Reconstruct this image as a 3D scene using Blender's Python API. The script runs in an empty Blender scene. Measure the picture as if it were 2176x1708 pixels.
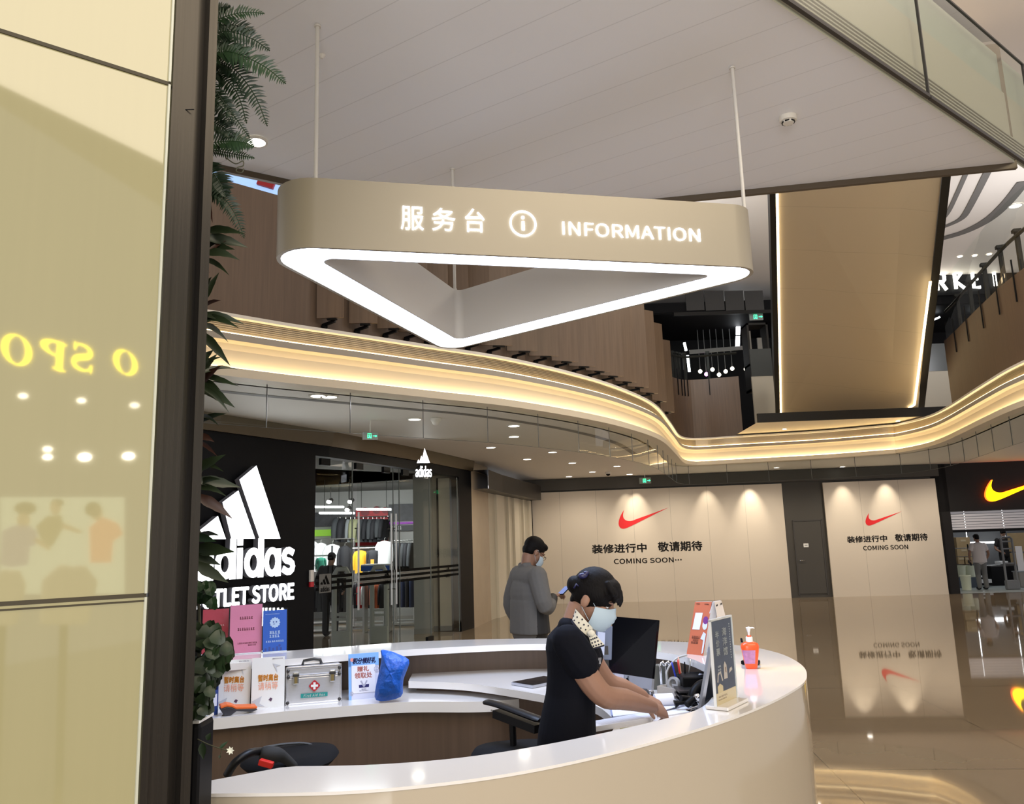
import bpy, bmesh, math, random
from mathutils import Vector, Matrix

random.seed(7)
S = bpy.context.scene
C = S.collection

# ------------------------------------------------------------------ camera
FPX, EYE = 1700.0, 1.70
W0, H0 = 2176.0, 1708.0
HOR, SLOPE = 1153.0, -0.032
ROLL = math.atan(-SLOPE)
PITCH = math.atan((HOR - H0 / 2) * math.cos(ROLL) / FPX)
FW = Vector((0, math.cos(PITCH), math.sin(PITCH)))
_u0 = Vector((0, -math.sin(PITCH), math.cos(PITCH)))
_r0 = Vector((1, 0, 0))
CR = _r0 * math.cos(ROLL) - _u0 * math.sin(ROLL)
CU = _r0 * math.sin(ROLL) + _u0 * math.cos(ROLL)
EYEP = Vector((0, 0, EYE))
cd = bpy.data.cameras.new('camera')
cam = bpy.data.objects.new('camera', cd)
C.objects.link(cam)
cd.sensor_fit = 'HORIZONTAL'
cd.sensor_width = 36.0
cd.lens = 36.0 * FPX / W0
cd.clip_start = 0.05
cd.clip_end = 200
mw = Matrix((CR, CU, -FW)).transposed().to_4x4()
mw.translation = EYEP
cam.matrix_world = mw
S.camera = cam

# ------------------------------------------------------------------ world, exposure
wd = bpy.data.worlds.new('mall_air')
S.world = wd
wd.use_nodes = True
wd.node_tree.nodes['Background'].inputs[0].default_value = (0.97, 0.96, 1.0, 1)
wd.node_tree.nodes['Background'].inputs[1].default_value = 0.58
S.view_settings.view_transform = 'Standard'
S.view_settings.look = 'None'
S.view_settings.gamma = 1.0
S.view_settings.use_curve_mapping = False
S.view_settings.exposure = 0.45
S.cycles.use_denoising = True
S.cycles.max_bounces = 8
S.cycles.sample_clamp_indirect = 6.0

# ------------------------------------------------------------------ lamps of the mall, and added fills
def area_lamp(name, loc, size, power, col=(1, 0.9, 0.75), target=None, sizey=None):
    l = bpy.data.lights.new(name, 'AREA')
    l.energy = power
    l.color = col
    l.size = size
    if sizey:
        l.shape = 'RECTANGLE'
        l.size_y = sizey
    o = bpy.data.objects.new(name, l)
    C.objects.link(o)
    o.location = loc
    if target is not None:
        o.rotation_euler = (Vector(target) - Vector(loc)).to_track_quat('-Z', 'Y').to_euler()
    return o

def spot_lamp(name, loc, target, power, ang, col=(1, 0.86, 0.66), blend=0.5, r=0.03):
    l = bpy.data.lights.new(name, 'SPOT')
    l.energy = power
    l.color = col
    l.spot_size = math.radians(ang)
    l.spot_blend = blend
    l.shadow_soft_size = r
    o = bpy.data.objects.new(name, l)
    C.objects.link(o)
    o.location = loc
    o.rotation_euler = (Vector(target) - Vector(loc)).to_track_quat('-Z', 'Y').to_euler()
    return o

area_lamp('atrium_lamp', (4.2, -1.6, 8.6), 6.0, 430, (1, 0.87, 0.68), (2.6, 4.5, 0))
area_lamp('atrium_lamp', (5.5, 11, 8.8), 3.0, 260, (1, 0.9, 0.74), (5.2, 12, 0))
area_lamp('added_front_fill', (-0.6, -4.5, 1.9), 3.5, 170, (1, 0.97, 0.95), (0.6, 4.0, 3.6), 2.2)  # added fill behind the camera; lifts soffit, bridge side and sign face
area_lamp('added_ceiling_fill', (7.6, 4.5, 6.4), 2.5, 150, (1, 0.90, 0.82), (7.0, 5.5, 9.3))  # this and the next two: added fills without fittings, brightening the upper ceiling
area_lamp('added_ceiling_fill', (11.5, 15.5, 6.4), 2.0, 85, (0.96, 0.97, 1.0), (10.5, 17.5, 9.3))
area_lamp('added_ceiling_fill', (3.2, 16.0, 6.6), 2.0, 85, (0.95, 0.97, 1.0), (3.6, 18.0, 9.3))
area_lamp('corridor_lamp', (-1.9, 9.6, 3.40), 0.7, 14, (0.92, 0.95, 1.0), (-1.9, 9.6, 0))
area_lamp('corridor_lamp', (0.6, 15.2, 3.40), 1.2, 40, (1, 0.88, 0.70), (0.6, 15.2, 0))
for _x in (1.8, 4.2, 6.6, 9.0, 11.2):
    spot_lamp('corridor_downlight', (_x, 20.75 - 0.1 * (_x - 5), 3.40), (_x, 20.9 - 0.1 * (_x - 5), 0), 75, 150, (1, 0.88, 0.71), 0.6, 0.06)

# ------------------------------------------------------------------ photo-to-place helpers
def ray(x, y):
    return FW + CR * ((x - W0 / 2) / FPX) - CU * ((y - H0 / 2) / FPX)
def PZ(x, y, z):            # where the sight line meets the level z
    d = ray(x, y); return EYEP + d * ((z - EYE) / d.z)
def PY(x, y, Y):            # where it meets the plane at distance Y
    d = ray(x, y); return EYEP + d * (Y / d.y)
def PP(x, y, p0, n):        # where it meets a plane
    d = ray(x, y); return EYEP + d * ((Vector(p0) - EYEP).dot(n) / d.dot(n))
def V(*a):
    return Vector(a)

# ------------------------------------------------------------------ materials
MATS = {}
def mat(name, col=(0.8, 0.8, 0.8), rough=0.5, metal=0.0, emit=None, estr=0.0, spec=0.5, coat=0.0, trans=0.0,
        ior=1.5, noise=None, bump=None, alpha=1.0, wave=None):
    if name in MATS:
        return MATS[name]
    m = bpy.data.materials.new(name)
    m.use_nodes = True
    nt = m.node_tree
    b = nt.nodes['Principled BSDF']
    b.inputs['Base Color'].default_value = (*col, 1)
    b.inputs['Roughness'].default_value = rough
    b.inputs['Metallic'].default_value = metal
    b.inputs['IOR'].default_value = ior
    b.inputs['Specular IOR Level'].default_value = spec
    b.inputs['Coat Weight'].default_value = coat
    b.inputs['Coat Roughness'].default_value = 0.05
    b.inputs['Transmission Weight'].default_value = trans
    b.inputs['Alpha'].default_value = alpha
    if emit is not None:
        b.inputs['Emission Color'].default_value = (*emit, 1)
        b.inputs['Emission Strength'].default_value = estr
    tc = None
    if noise or bump or wave:
        tc = nt.nodes.new('ShaderNodeTexCoord')
    if noise:                       # (scale, amount, (sx,sy,sz))
        mp = nt.nodes.new('ShaderNodeMapping')
        mp.inputs['Scale'].default_value = noise[2] if len(noise) > 2 else (1, 1, 1)
        nt.links.new(tc.outputs['Object'], mp.inputs[0])
        n = nt.nodes.new('ShaderNodeTexNoise')
        n.inputs['Scale'].default_value = noise[0]
        n.inputs['Detail'].default_value = 5
        nt.links.new(mp.outputs[0], n.inputs['Vector'])
        mx = nt.nodes.new('ShaderNodeMix'); mx.data_type = 'RGBA'
        a = noise[1]
        mx.inputs[6].default_value = (*[c * (1 - a) for c in col], 1)
        mx.inputs[7].default_value = (*[min(1, c * (1 + a)) for c in col], 1)
        nt.links.new(n.outputs['Fac'], mx.inputs[0])
        nt.links.new(mx.outputs[2], b.inputs['Base Color'])
    if bump:                        # (scale, strength, (sx,sy,sz))
        mp = nt.nodes.new('ShaderNodeMapping')
        mp.inputs['Scale'].default_value = bump[2] if len(bump) > 2 else (1, 1, 1)
        nt.links.new(tc.outputs['Object'], mp.inputs[0])
        n = nt.nodes.new('ShaderNodeTexNoise')
        n.inputs['Scale'].default_value = bump[0]
        nt.links.new(mp.outputs[0], n.inputs['Vector'])
        bp = nt.nodes.new('ShaderNodeBump')
        bp.inputs['Strength'].default_value = bump[1]
        bp.inputs['Distance'].default_value = 0.01
        nt.links.new(n.outputs['Fac'], bp.inputs['Height'])
        nt.links.new(bp.outputs[0], b.inputs['Normal'])
    MATS[name] = m
    return m

def glass(name, tint=(0.93, 0.97, 0.95), refl=1.0, ior=1.5):
    """thin architectural glass: clear with a fresnel reflection"""
    if name in MATS:
        return MATS[name]
    m = bpy.data.materials.new(name); m.use_nodes = True
    nt = m.node_tree
    for n in list(nt.nodes):
        nt.nodes.remove(n)
    out = nt.nodes.new('ShaderNodeOutputMaterial')
    t = nt.nodes.new('ShaderNodeBsdfTransparent'); t.inputs[0].default_value = (*tint, 1)
    g = nt.nodes.new('ShaderNodeBsdfGlossy'); g.inputs['Roughness'].default_value = 0.0
    g.inputs[0].default_value = (refl, refl, refl, 1)
    f = nt.nodes.new('ShaderNodeFresnel'); f.inputs[0].default_value = ior
    mx = nt.nodes.new('ShaderNodeMixShader')
    geo = nt.nodes.new('ShaderNodeNewGeometry')       # reflect on the way in only
    k = nt.nodes.new('ShaderNodeMath'); k.operation = 'SUBTRACT'; k.inputs[0].default_value = 1.0
    nt.links.new(geo.outputs['Backfacing'], k.inputs[1])
    q = nt.nodes.new('ShaderNodeMath'); q.operation = 'MULTIPLY'
    nt.links.new(f.outputs[0], q.inputs[0]); nt.links.new(k.outputs[0], q.inputs[1])
    nt.links.new(q.outputs[0], mx.inputs[0]); nt.links.new(t.outputs[0], mx.inputs[1])
    nt.links.new(g.outputs[0], mx.inputs[2]); nt.links.new(mx.outputs[0], out.inputs[0])
    MATS[name] = m
    return m

def glow(name, col, s):
    return mat(name, tuple(min(1, c) * 0.8 for c in col), 0.5, emit=col, estr=s)

# ------------------------------------------------------------------ mesh builder
class MB:
    def __init__(self):
        self.v = []; self.f = []; self.m = []
    def add(self, vs, fs, mi=0, M=None):
        k = len(self.v)
        for p in vs:
            p = Vector(p)
            self.v.append(M @ p if M is not None else p)
        for f in fs:
            self.f.append([i + k for i in f]); self.m.append(mi)
        return self
    def box(self, c, s, M=None, mi=0):
        x, y, z = s[0] / 2, s[1] / 2, s[2] / 2
        vs = [(c[0] + a * x, c[1] + b * y, c[2] + d * z) for d in (-1, 1) for a, b in ((-1, -1), (1, -1), (1, 1), (-1, 1))]
        fs = [(3, 2, 1, 0), (4, 5, 6, 7), (0, 1, 5, 4), (1, 2, 6, 5), (2, 3, 7, 6), (3, 0, 4, 7)]
        return self.add(vs, fs, mi, M)
    def bar(self, a, b, w, h, up=(0, 0, 1), mi=0):
        """box beam from a to b, w across, h along up"""
        a = Vector(a); b = Vector(b); d = (b - a).normalized(); u = Vector(up)
        s = d.cross(u)
        if s.length < 1e-4:
            u = Vector((0, 1, 0)); s = d.cross(u)
        s.normalize(); u = s.cross(d).normalized()
        s *= w / 2; u *= h / 2
        vs = [p + q for p in (a, b) for q in (-s - u, s - u, s + u, -s + u)]
        fs = [(3, 2, 1, 0), (4, 5, 6, 7), (0, 1, 5, 4), (1, 2, 6, 5), (2, 3, 7, 6), (3, 0, 4, 7)]
        return self.add(vs, fs, mi)
    def tube(self, pts, r, n=10, mi=0, cap=True, flat=1.0):
        pts = [Vector(p) for p in pts]
        rs = r if isinstance(r, (list, tuple)) else [r] * len(pts)
        d0 = (pts[1] - pts[0]).normalized()
        ref = Vector((0, 0, 1)) if abs(d0.z) < 0.9 else Vector((1, 0, 0))
        s = d0.cross(ref).normalized()
        vs = []; fs = []
        for i, p in enumerate(pts):
            d = (pts[min(i + 1, len(pts) - 1)] - pts[max(i - 1, 0)]).normalized()
            s = (s - d * s.dot(d)).normalized(); u = d.cross(s)
            for k in range(n):
                a = 2 * math.pi * k / n
                vs.append(p + (s * math.cos(a) + u * math.sin(a) * flat) * rs[i])
        for i in range(len(pts) - 1):
            for k in range(n):
                fs.append((i * n + k, i * n + (k + 1) % n, (i + 1) * n + (k + 1) % n, (i + 1) * n + k))
        if cap:
            fs.append(tuple(range(n - 1, -1, -1))); fs.append(tuple(range((len(pts) - 1) * n, len(pts) * n)))
        return self.add(vs, fs, mi)
    def cyl(self, a, b, r, r2=None, n=16, mi=0):
        return self.tube([a, b], [r, r if r2 is None else r2], n, mi)
    def lathe(self, prof, n=24, M=None, mi=0, cap=True):
        vs = []; fs = []
        for r, z in prof:
            for k in range(n):
                a = 2 * math.pi * k / n
                vs.append((r * math.cos(a), r * math.sin(a), z))
        for i in range(len(prof) - 1):
            for k in range(n):
                fs.append((i * n + k, i * n + (k + 1) % n, (i + 1) * n + (k + 1) % n, (i + 1) * n + k))
        if cap:
            fs.append(tuple(range(n - 1, -1, -1))); fs.append(tuple(range((len(prof) - 1) * n, len(prof) * n)))
        return self.add(vs, fs, mi, M)
    def ell(self, c, r, M=None, nu=16, nv=10, mi=0):
        vs = [(c[0], c[1], c[2] - r[2])]; fs = []
        for j in range(1, nv):
            t = -math.pi / 2 + math.pi * j / nv
            for i in range(nu):
                a = 2 * math.pi * i / nu
                vs.append((c[0] + r[0] * math.cos(t) * math.cos(a), c[1] + r[1] * math.cos(t) * math.sin(a), c[2] + r[2] * math.sin(t)))
        vs.append((c[0], c[1], c[2] + r[2])); top = len(vs) - 1
        for i in range(nu):
            fs.append((0, 1 + (i + 1) % nu, 1 + i))
            fs.append((top, top - nu + i, top - nu + (i + 1) % nu))
        for j in range(nv - 2):
            for i in range(nu):
                a = 1 + j * nu
                fs.append((a + i, a + (i + 1) % nu, a + nu + (i + 1) % nu, a + nu + i))
        return self.add(vs, fs, mi, M)
    def prism(self, poly, z0, z1, M=None, mi=0):
        n = len(poly)
        vs = [(p[0], p[1], z0) for p in poly] + [(p[0], p[1], z1) for p in poly]
        fs = [tuple(range(n - 1, -1, -1)), tuple(range(n, 2 * n))]
        fs += [(i, (i + 1) % n, n + (i + 1) % n, n + i) for i in range(n)]
        return self.add(vs, fs, mi, M)
    def strip(self, A, B, mi=0, closed=False):
        n = len(A)
        fs = [(i, (i + 1) % n, n + (i + 1) % n, n + i) for i in range(n if closed else n - 1)]
        return self.add(list(A) + list(B), fs, mi)
    def quad(self, a, b, c, d, mi=0):
        return self.add([a, b, c, d], [(0, 1, 2, 3)], mi)
    def slab(self, a, b, c, d, t, mi=0):
        """quad a b c d given thickness t against its normal"""
        a, b, c, d = (Vector(q) for q in (a, b, c, d))
        n = (b - a).cross(d - a).normalized() * t
        return self.add([a, b, c, d, a - n, b - n, c - n, d - n],
                        [(0, 1, 2, 3), (7, 6, 5, 4), (1, 0, 4, 5), (2, 1, 5, 6), (3, 2, 6, 7), (0, 3, 7, 4)], mi)
    def build(self, name, mats, parent=None, smooth=False, bevel=0.0, seg=2, sub=0, fix=True, kind=None):
        me = bpy.data.meshes.new(name)
        vs = self.v
        if parent is not None and parent.name in PM:
            inv = PM[parent.name]
            vs = [inv @ v for v in vs]
        me.from_pydata([tuple(v) for v in vs], [], self.f)
        if not isinstance(mats, (list, tuple)):
            mats = [mats]
        for m in mats:
            me.materials.append(m)
        for p, i in zip(me.polygons, self.m):
            p.material_index = i
        if fix:
            bm = bmesh.new(); bm.from_mesh(me)
            bmesh.ops.recalc_face_normals(bm, faces=bm.faces)
            bm.to_mesh(me); bm.free()
        me.update()
        if smooth:
            if smooth is True:
                for p in me.polygons:
                    p.use_smooth = True
            else:
                me.shade_auto_smooth(math.radians(smooth)) if hasattr(me, 'shade_auto_smooth') else None
                for p in me.polygons:
                    p.use_smooth = True
                bm = bmesh.new(); bm.from_mesh(me)
                for e in bm.edges:
                    if len(e.link_faces) == 2 and e.calc_face_angle(0) > math.radians(smooth):
                        e.smooth = False
                bm.to_mesh(me); bm.free()
        o = bpy.data.objects.new(name, me)
        C.objects.link(o)
        if parent is not None:
            o.parent = parent
            if parent.name in PM:
                PM[o.name] = PM[parent.name]
        if bevel:
            b = o.modifiers.new('bevel', 'BEVEL'); b.width = bevel; b.segments = seg; b.limit_method = 'ANGLE'
        if sub:
            s = o.modifiers.new('sub', 'SUBSURF'); s.levels = sub; s.render_levels = sub
        if kind:
            o['kind'] = kind
        return o

PM = {}                              # world-to-thing transforms
def thing(name, label, cat, loc=(0, 0, 0), rotz=0.0, group=None):
    o = bpy.data.objects.new(name, None)
    C.objects.link(o)
    o.empty_display_size = 0.1
    o.location = loc; o.rotation_euler = (0, 0, rotz)
    o['label'] = label; o['category'] = cat
    if group:
        o['group'] = group
    PM[o.name] = (Matrix.Translation(Vector(loc)) @ Matrix.Rotation(rotz, 4, 'Z')).inverted()
    return o
def local(o):                        # children of o given in its own coordinates from here on
    PM.pop(o.name, None)
    return o
def tag(o, label, cat, group=None):
    o['label'] = label; o['category'] = cat
    if group:
        o['group'] = group
    return o
def dup(root, loc, rotz=None, label=None, scale=None):
    r = root.copy(); C.objects.link(r); r.location = loc
    if rotz is not None:
        r.rotation_euler = (0, 0, rotz)
    if label:
        r['label'] = label
    if scale:
        r.scale = (scale,) * 3
    for ch in list(root.children):
        c = ch.copy(); C.objects.link(c); c.parent = r
        for g in list(ch.children):
            d = g.copy(); C.objects.link(d); d.parent = c
    return r

def crom(pts, n=8, closed=False):
    """Catmull-Rom resampling"""
    P = [Vector(p) for p in pts]; out = []
    m = len(P)
    for i in range(m if closed else m - 1):
        a = P[(i - 1) % m] if closed or i else P[0]
        b = P[i]; c = P[(i + 1) % m]
        d = P[(i + 2) % m] if closed or i + 2 < m else P[-1]
        for k in range(n):
            t = k / n
            out.append(0.5 * ((2 * b) + (c - a) * t + (2 * a - 5 * b + 4 * c - d) * t * t + (3 * b - a - 3 * c + d) * t ** 3))
    if not closed:
        out.append(P[-1])
    return out
def offs(path, o, closed=False):
    """path in the plan moved o to its right-hand side (mitred)"""
    n = len(path); out = []
    for i in range(n):
        a = path[(i - 1) % n] if closed or i else path[i]
        b = path[(i + 1) % n] if closed or i < n - 1 else path[i]
        d = Vector((b[0] - a[0], b[1] - a[1])).normalized()
        out.append(Vector((path[i][0] + d.y * o, path[i][1] - d.x * o, 0)))
    return out
def sweep(mb, path, prof, mi=0, closed=False):
    rows = []
    for o, z in prof:
        rows.append([Vector((p.x, p.y, z)) for p in offs(path, o, closed)])
    for i in range(len(rows) - 1):
        mb.strip(rows[i], rows[i + 1], mi, closed)
    return mb
def arc_len(path):
    L = [0.0]
    for a, b in zip(path, path[1:]):
        L.append(L[-1] + (Vector(b[:2]) - Vector(a[:2])).length)
    return L
def at_len(path, L, s):
    for i in range(len(L) - 1):
        if L[i + 1] >= s:
            t = (s - L[i]) / max(1e-6, L[i + 1] - L[i])
            a = Vector(path[i][:2]); b = Vector(path[i + 1][:2])
            return a.lerp(b, t), (b - a).normalized()
    a = Vector(path[-2][:2]); b = Vector(path[-1][:2])
    return b, (b - a).normalized()

def round_poly(pts, r, n=8):
    """closed polygon with rounded corners; r one radius or one per corner"""
    out = []; m = len(pts)
    for i in range(m):
        ri = r[i] if isinstance(r, (list, tuple)) else r
        p = Vector(pts[i][:2]); a = Vector(pts[i - 1][:2]); b = Vector(pts[(i + 1) % m][:2])
        da = (a - p).normalized(); db = (b - p).normalized()
        ang = da.angle(db); t = ri / math.tan(ang / 2)
        c = p + (da + db).normalized() * (ri / math.sin(ang / 2))
        s = p + da * t - c; e = p + db * t - c
        for k in range(n + 1):
            q = s.lerp(e, k / n)
            # slerp
            tot = s.angle(e); f = k / n
            q = (s * math.sin((1 - f) * tot) + e * math.sin(f * tot)) / math.sin(tot)
            out.append(Vector((c.x + q.x, c.y + q.y, 0)))
    return out

# ------------------------------------------------------------------ writing
def frame_m(o, u, v):
    """matrix whose x axis is u, y axis v, z their normal"""
    u = Vector(u).normalized(); v = Vector(v).normalized(); n = u.cross(v).normalized(); v = n.cross(u)
    m = Matrix((u, v, n)).transposed().to_4x4(); m.translation = Vector(o)
    return m
def sans_font():
    try:                              # the interface sans that ships with Blender
        import os
        return bpy.data.fonts.load(os.path.join(bpy.utils.system_resource('DATAFILES'), 'fonts', 'Noto Sans CJK Regular.woff2'))
    except Exception:
        return None
SANS = sans_font()
def text_mesh(body, bold=0.0, space=1.0, shear=0.0, ext=0.0):
    cu = bpy.data.curves.new('txt', 'FONT')
    if SANS is not None:
        cu.font = SANS
    cu.body = body; cu.offset = bold; cu.space_character = space; cu.shear = shear; cu.extrude = ext
    cu.resolution_u = 3
    o = bpy.data.objects.new('txt', cu)
    me = bpy.data.meshes.new_from_object(o)
    vs = [v.co.copy() for v in me.vertices]; fs = [tuple(p.vertices) for p in me.polygons]
    bpy.data.objects.remove(o); bpy.data.curves.remove(cu); bpy.data.meshes.remove(me)
    return vs, fs
def text(mb, body, M, w, h=None, x=0.0, y=0.0, d=0.0, bold=0.0, space=1.0, shear=0.0, ext=0.0, mi=0, align='l', mirror=False):
    """body fitted to width w (and height h) with its lower left corner at x, y in the frame M"""
    vs, fs = text_mesh(body, 0.0, space, shear, 1.0 if ext else 0.0)
    x0 = min(v.x for v in vs); x1 = max(v.x for v in vs); y0 = min(v.y for v in vs); y1 = max(v.y for v in vs)
    sx = w / (x1 - x0); sy = sx if h is None else h / (y1 - y0)
    if align == 'c':
        x -= w / 2
    out = []
    for v in vs:
        q = (v.x - x0) * sx
        if mirror:
            q = w - q
        out.append(Vector((x + q, y + (v.y - y0) * sy, d + (v.z + 1) / 2 * ext if ext else d)))
    mb.add(out, fs, mi, M)
    if bold:                          # heavier strokes: the same outline again, nudged each way
        e = bold * sx * 0.55
        for ex, ey in ((e, 0), (-e, 0), (0, e), (0, -e), (e * .7, e * .7), (-e * .7, -e * .7), (e * .7, -e * .7), (-e * .7, e * .7)):
            mb.add([p + Vector((ex, ey, 0)) for p in out], fs, mi, M)
    return mb
def rect(mb, M, x0, y0, x1, y1, d=0.0, mi=0):
    return mb.add([(x0, y0, d), (x1, y0, d), (x1, y1, d), (x0, y1, d)], [(0, 1, 2, 3)], mi, M)
def poly2(mb, M, pts, d=0.0, mi=0, ext=0.0):
    if ext:
        return mb.prism(pts, d, d + ext, M, mi)
    return mb.add([(p[0], p[1], d) for p in pts], [tuple(range(len(pts)))], mi, M)
def disc2(mb, M, cx, cy, r, d=0.0, mi=0, n=24, ry=None):
    return poly2(mb, M, [(cx + r * math.cos(2 * math.pi * k / n), cy + (ry or r) * math.sin(2 * math.pi * k / n)) for k in range(n)], d, mi)
def stroke2(mb, M, pts, w, d=0.0, mi=0, ext=0.0, closed=False, wy=None):
    """ribbon of width w along 2-D points"""
    P = [Vector(p[:2]) for p in pts]; n = len(P); L = []; R = []
    for i in range(n):
        a = P[(i - 1) % n] if closed or i else P[i]
        b = P[(i + 1) % n] if closed or i < n - 1 else P[i]
        t = (b - a).normalized(); q = Vector((-t.y, t.x)) * w / 2
        L.append(P[i] + q); R.append(P[i] - q)
    k = n if closed else n - 1
    for i in range(k):
        j = (i + 1) % n
        quad = [L[i], R[i], R[j], L[j]]
        if ext:
            mb.prism(quad, d, d + ext, M, mi)
        else:
            mb.add([(p.x, p.y, d) for p in quad], [(0, 1, 2, 3)], mi, M)
    return mb
def text_rows(mb, M, x0, x1, y, h, n=9, d=0.0, mi=0, rnd=None):
    """a row of small unreadable marks, as print too small to read"""
    rnd = rnd or random.Random(int(x0 * 1e4 + y * 1e5) & 0xffff)
    s = (x1 - x0) / n
    for i in range(n):
        a = x0 + i * s
        w = s * rnd.uniform(0.55, 0.85)
        rect(mb, M, a, y, a + w, y + h * 0.28, d, mi)
        rect(mb, M, a + w * rnd.uniform(0, 0.2), y + h * 0.42, a + w * rnd.uniform(0.7, 1), y + h * 0.62, d, mi)
        rect(mb, M, a + w * 0.4, y, a + w * 0.58, y + h, d, mi)
        rect(mb, M, a, y + h * 0.76, a + w * rnd.uniform(0.6, 1), y + h, d, mi)
    return mb

# ================================================================== THE SETTING
def plank_mat(name, col, direc, spacing, width=0.03, dark=0.6, rough=0.55, direc2=None, spacing2=1.0, width2=0.02, spec=0.5,
              ior=1.5, noise=None, coat=0.0):
    """surface with straight joints: lines across the direction direc every spacing metres"""
    m = mat(name, col, rough, spec=spec, ior=ior, coat=coat)
    nt = m.node_tree; b = nt.nodes['Principled BSDF']
    g = nt.nodes.new('ShaderNodeNewGeometry')
    fac = None
    for d, s, w in ((direc, spacing, width),) + (((direc2, spacing2, width2),) if direc2 else ()):
        dt = nt.nodes.new('ShaderNodeVectorMath'); dt.operation = 'DOT_PRODUCT'
        nt.links.new(g.outputs['Position'], dt.inputs[0])
        dd = Vector(d).normalized() / s
        dt.inputs[1].default_value = dd
        fr = nt.nodes.new('ShaderNodeMath'); fr.operation = 'FRACT'
        nt.links.new(dt.outputs['Value'], fr.inputs[0])
        lt = nt.nodes.new('ShaderNodeMath'); lt.operation = 'LESS_THAN'; lt.inputs[1].default_value = w
        nt.links.new(fr.outputs[0], lt.inputs[0])
        if fac is None:
            fac = lt.outputs[0]
        else:
            mxm = nt.nodes.new('ShaderNodeMath'); mxm.operation = 'MAXIMUM'
            nt.links.new(fac, mxm.inputs[0]); nt.links.new(lt.outputs[0], mxm.inputs[1]); fac = mxm.outputs[0]
    mx = nt.nodes.new('ShaderNodeMix'); mx.data_type = 'RGBA'
    mx.inputs[6].default_value = (*col, 1); mx.inputs[7].default_value = (*[c * dark for c in col], 1)
    if noise:
        n = nt.nodes.new('ShaderNodeTexNoise'); n.inputs['Scale'].default_value = noise[0]; n.inputs['Detail'].default_value = 6
        nt.links.new(g.outputs['Position'], n.inputs['Vector'])
        m2 = nt.nodes.new('ShaderNodeMix'); m2.data_type = 'RGBA'
        m2.inputs[6].default_value = (*[c * (1 - noise[1]) for c in col], 1)
        m2.inputs[7].default_value = (*[c * (1 + noise[1]) for c in col], 1)
        nt.links.new(n.outputs['Fac'], m2.inputs[0]); nt.links.new(m2.outputs[2], mx.inputs[6])
    nt.links.new(fac, mx.inputs[0]); nt.links.new(mx.outputs[2], b.inputs['Base Color'])
    return m

def wood_mat(name, col, rough=0.45):
    return mat(name, col, rough, noise=(6.0, 0.28, (6, 6, 0.25)), bump=(8.0, 0.05, (8, 8, 0.3)))

M_FLOOR = plank_mat('polished_stone_floor', (0.25, 0.19, 0.125), (0.1, 1, 0), 3.2, 0.006, 0.55, 0.035, (1, -0.1, 0), 1.6, 0.006,
                    ior=2.35, noise=(1.3, 0.12))
M_SOFFIT = plank_mat('white_plank_ceiling', (0.87, 0.87, 0.885), (0.55, 0.83, 0), 0.24, 0.022, 0.83, 0.5)
M_CEIL = mat('white_ceiling_paint', (0.78, 0.75, 0.71), 0.6)
M_CREAM = mat('cream_paint', (0.80, 0.72, 0.58), 0.5)
M_WHITEP = mat('white_paint', (0.80, 0.77, 0.72), 0.5)
M_GRILLE = mat('bronze_air_grille', (0.42, 0.35, 0.25), 0.35, 0.6)
M_WOOD = wood_mat('walnut_cladding', (0.112, 0.071, 0.046))
M_WOOD2 = wood_mat('walnut_fin', (0.145, 0.097, 0.064))
M_DARK = mat('dark_grey_metal', (0.035, 0.032, 0.03), 0.4)
M_BLACK = mat('black_cladding', (0.0045, 0.0045, 0.0055), 0.45, spec=0.12)
M_BROWNTRIM = mat('bronze_trim', (0.10, 0.075, 0.05), 0.4, 0.3)
M_TAUPE = mat('taupe_wall', (0.062, 0.055, 0.045), 0.5)
M_LED = glow('warm_led_line', (1.0, 0.76, 0.40), 6.0)
M_SPOTDISC = glow('warm_downlight_glow', (1.0, 0.92, 0.80), 9.0)
M_CLEAR = glass('clear_glass', ior=1.28)
M_STONE = mat('beige_stone', (0.46, 0.36, 0.25), 0.25, noise=(3, 0.1))

Z1 = 3.44            # ceiling of the ground floor around the atrium
ZB = 4.08            # underside of the footbridge
Z3 = 9.3             # ceiling over the upper floor

# ring path of the atrium edge
ring_px = [(437, 776), (504, 784), (618, 798), (738, 811), (916, 831), (1065, 848), (1214, 873), (1313, 896), (1388, 923),
           (1422, 953), (1442, 974)]
ring_a = [PZ(x, y, 3.55) for x, y in ring_px]
ring_b = [V(4.35, 19.72, 0), V(4.75, 19.78, 0), PZ(1560, 975, 3.55), PZ(1746, 965, 3.55), PZ(1880, 955, 3.55), V(8.86, 18.3, 0), V(9.0, 17.3, 0),
          PZ(2020, 925, 3.55), PZ(2111, 881, 3.55), PZ(2176, 852, 3.55), V(7.45, 10.2, 0), V(7.3, 8.0, 0)]
ring_pts = [V(-4.6, 6.75, 0), V(-3.7, 7.35, 0)] + [V(p.x, p.y, 0) for p in ring_a] + [V(p.x, p.y, 0) for p in ring_b]
RING = crom(ring_pts, 6)
RL = arc_len(RING)
def ring_index(x, y):
    return min(range(len(RING)), key=lambda i: (RING[i].x - x) ** 2 + (RING[i].y - y) ** 2)

# floor
mb = MB(); mb.quad((-16, -8, 0), (18, -8, 0), (18, 30, 0), (-16, 30, 0))
mb.build('floor', M_FLOOR, kind='structure')

# ground floor ceiling behind the ring
mb = MB()
mb.add([(p.x, p.y, Z1) for p in offs(RING, -0.2)] + [(16, 8, Z1), (16, 24.5, Z1), (-9, 24.5, Z1), (-9, 6.0, Z1)],
       [tuple(range(len(RING) + 4))])
mb.build('ceiling', M_CEIL, kind='structure')
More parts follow.
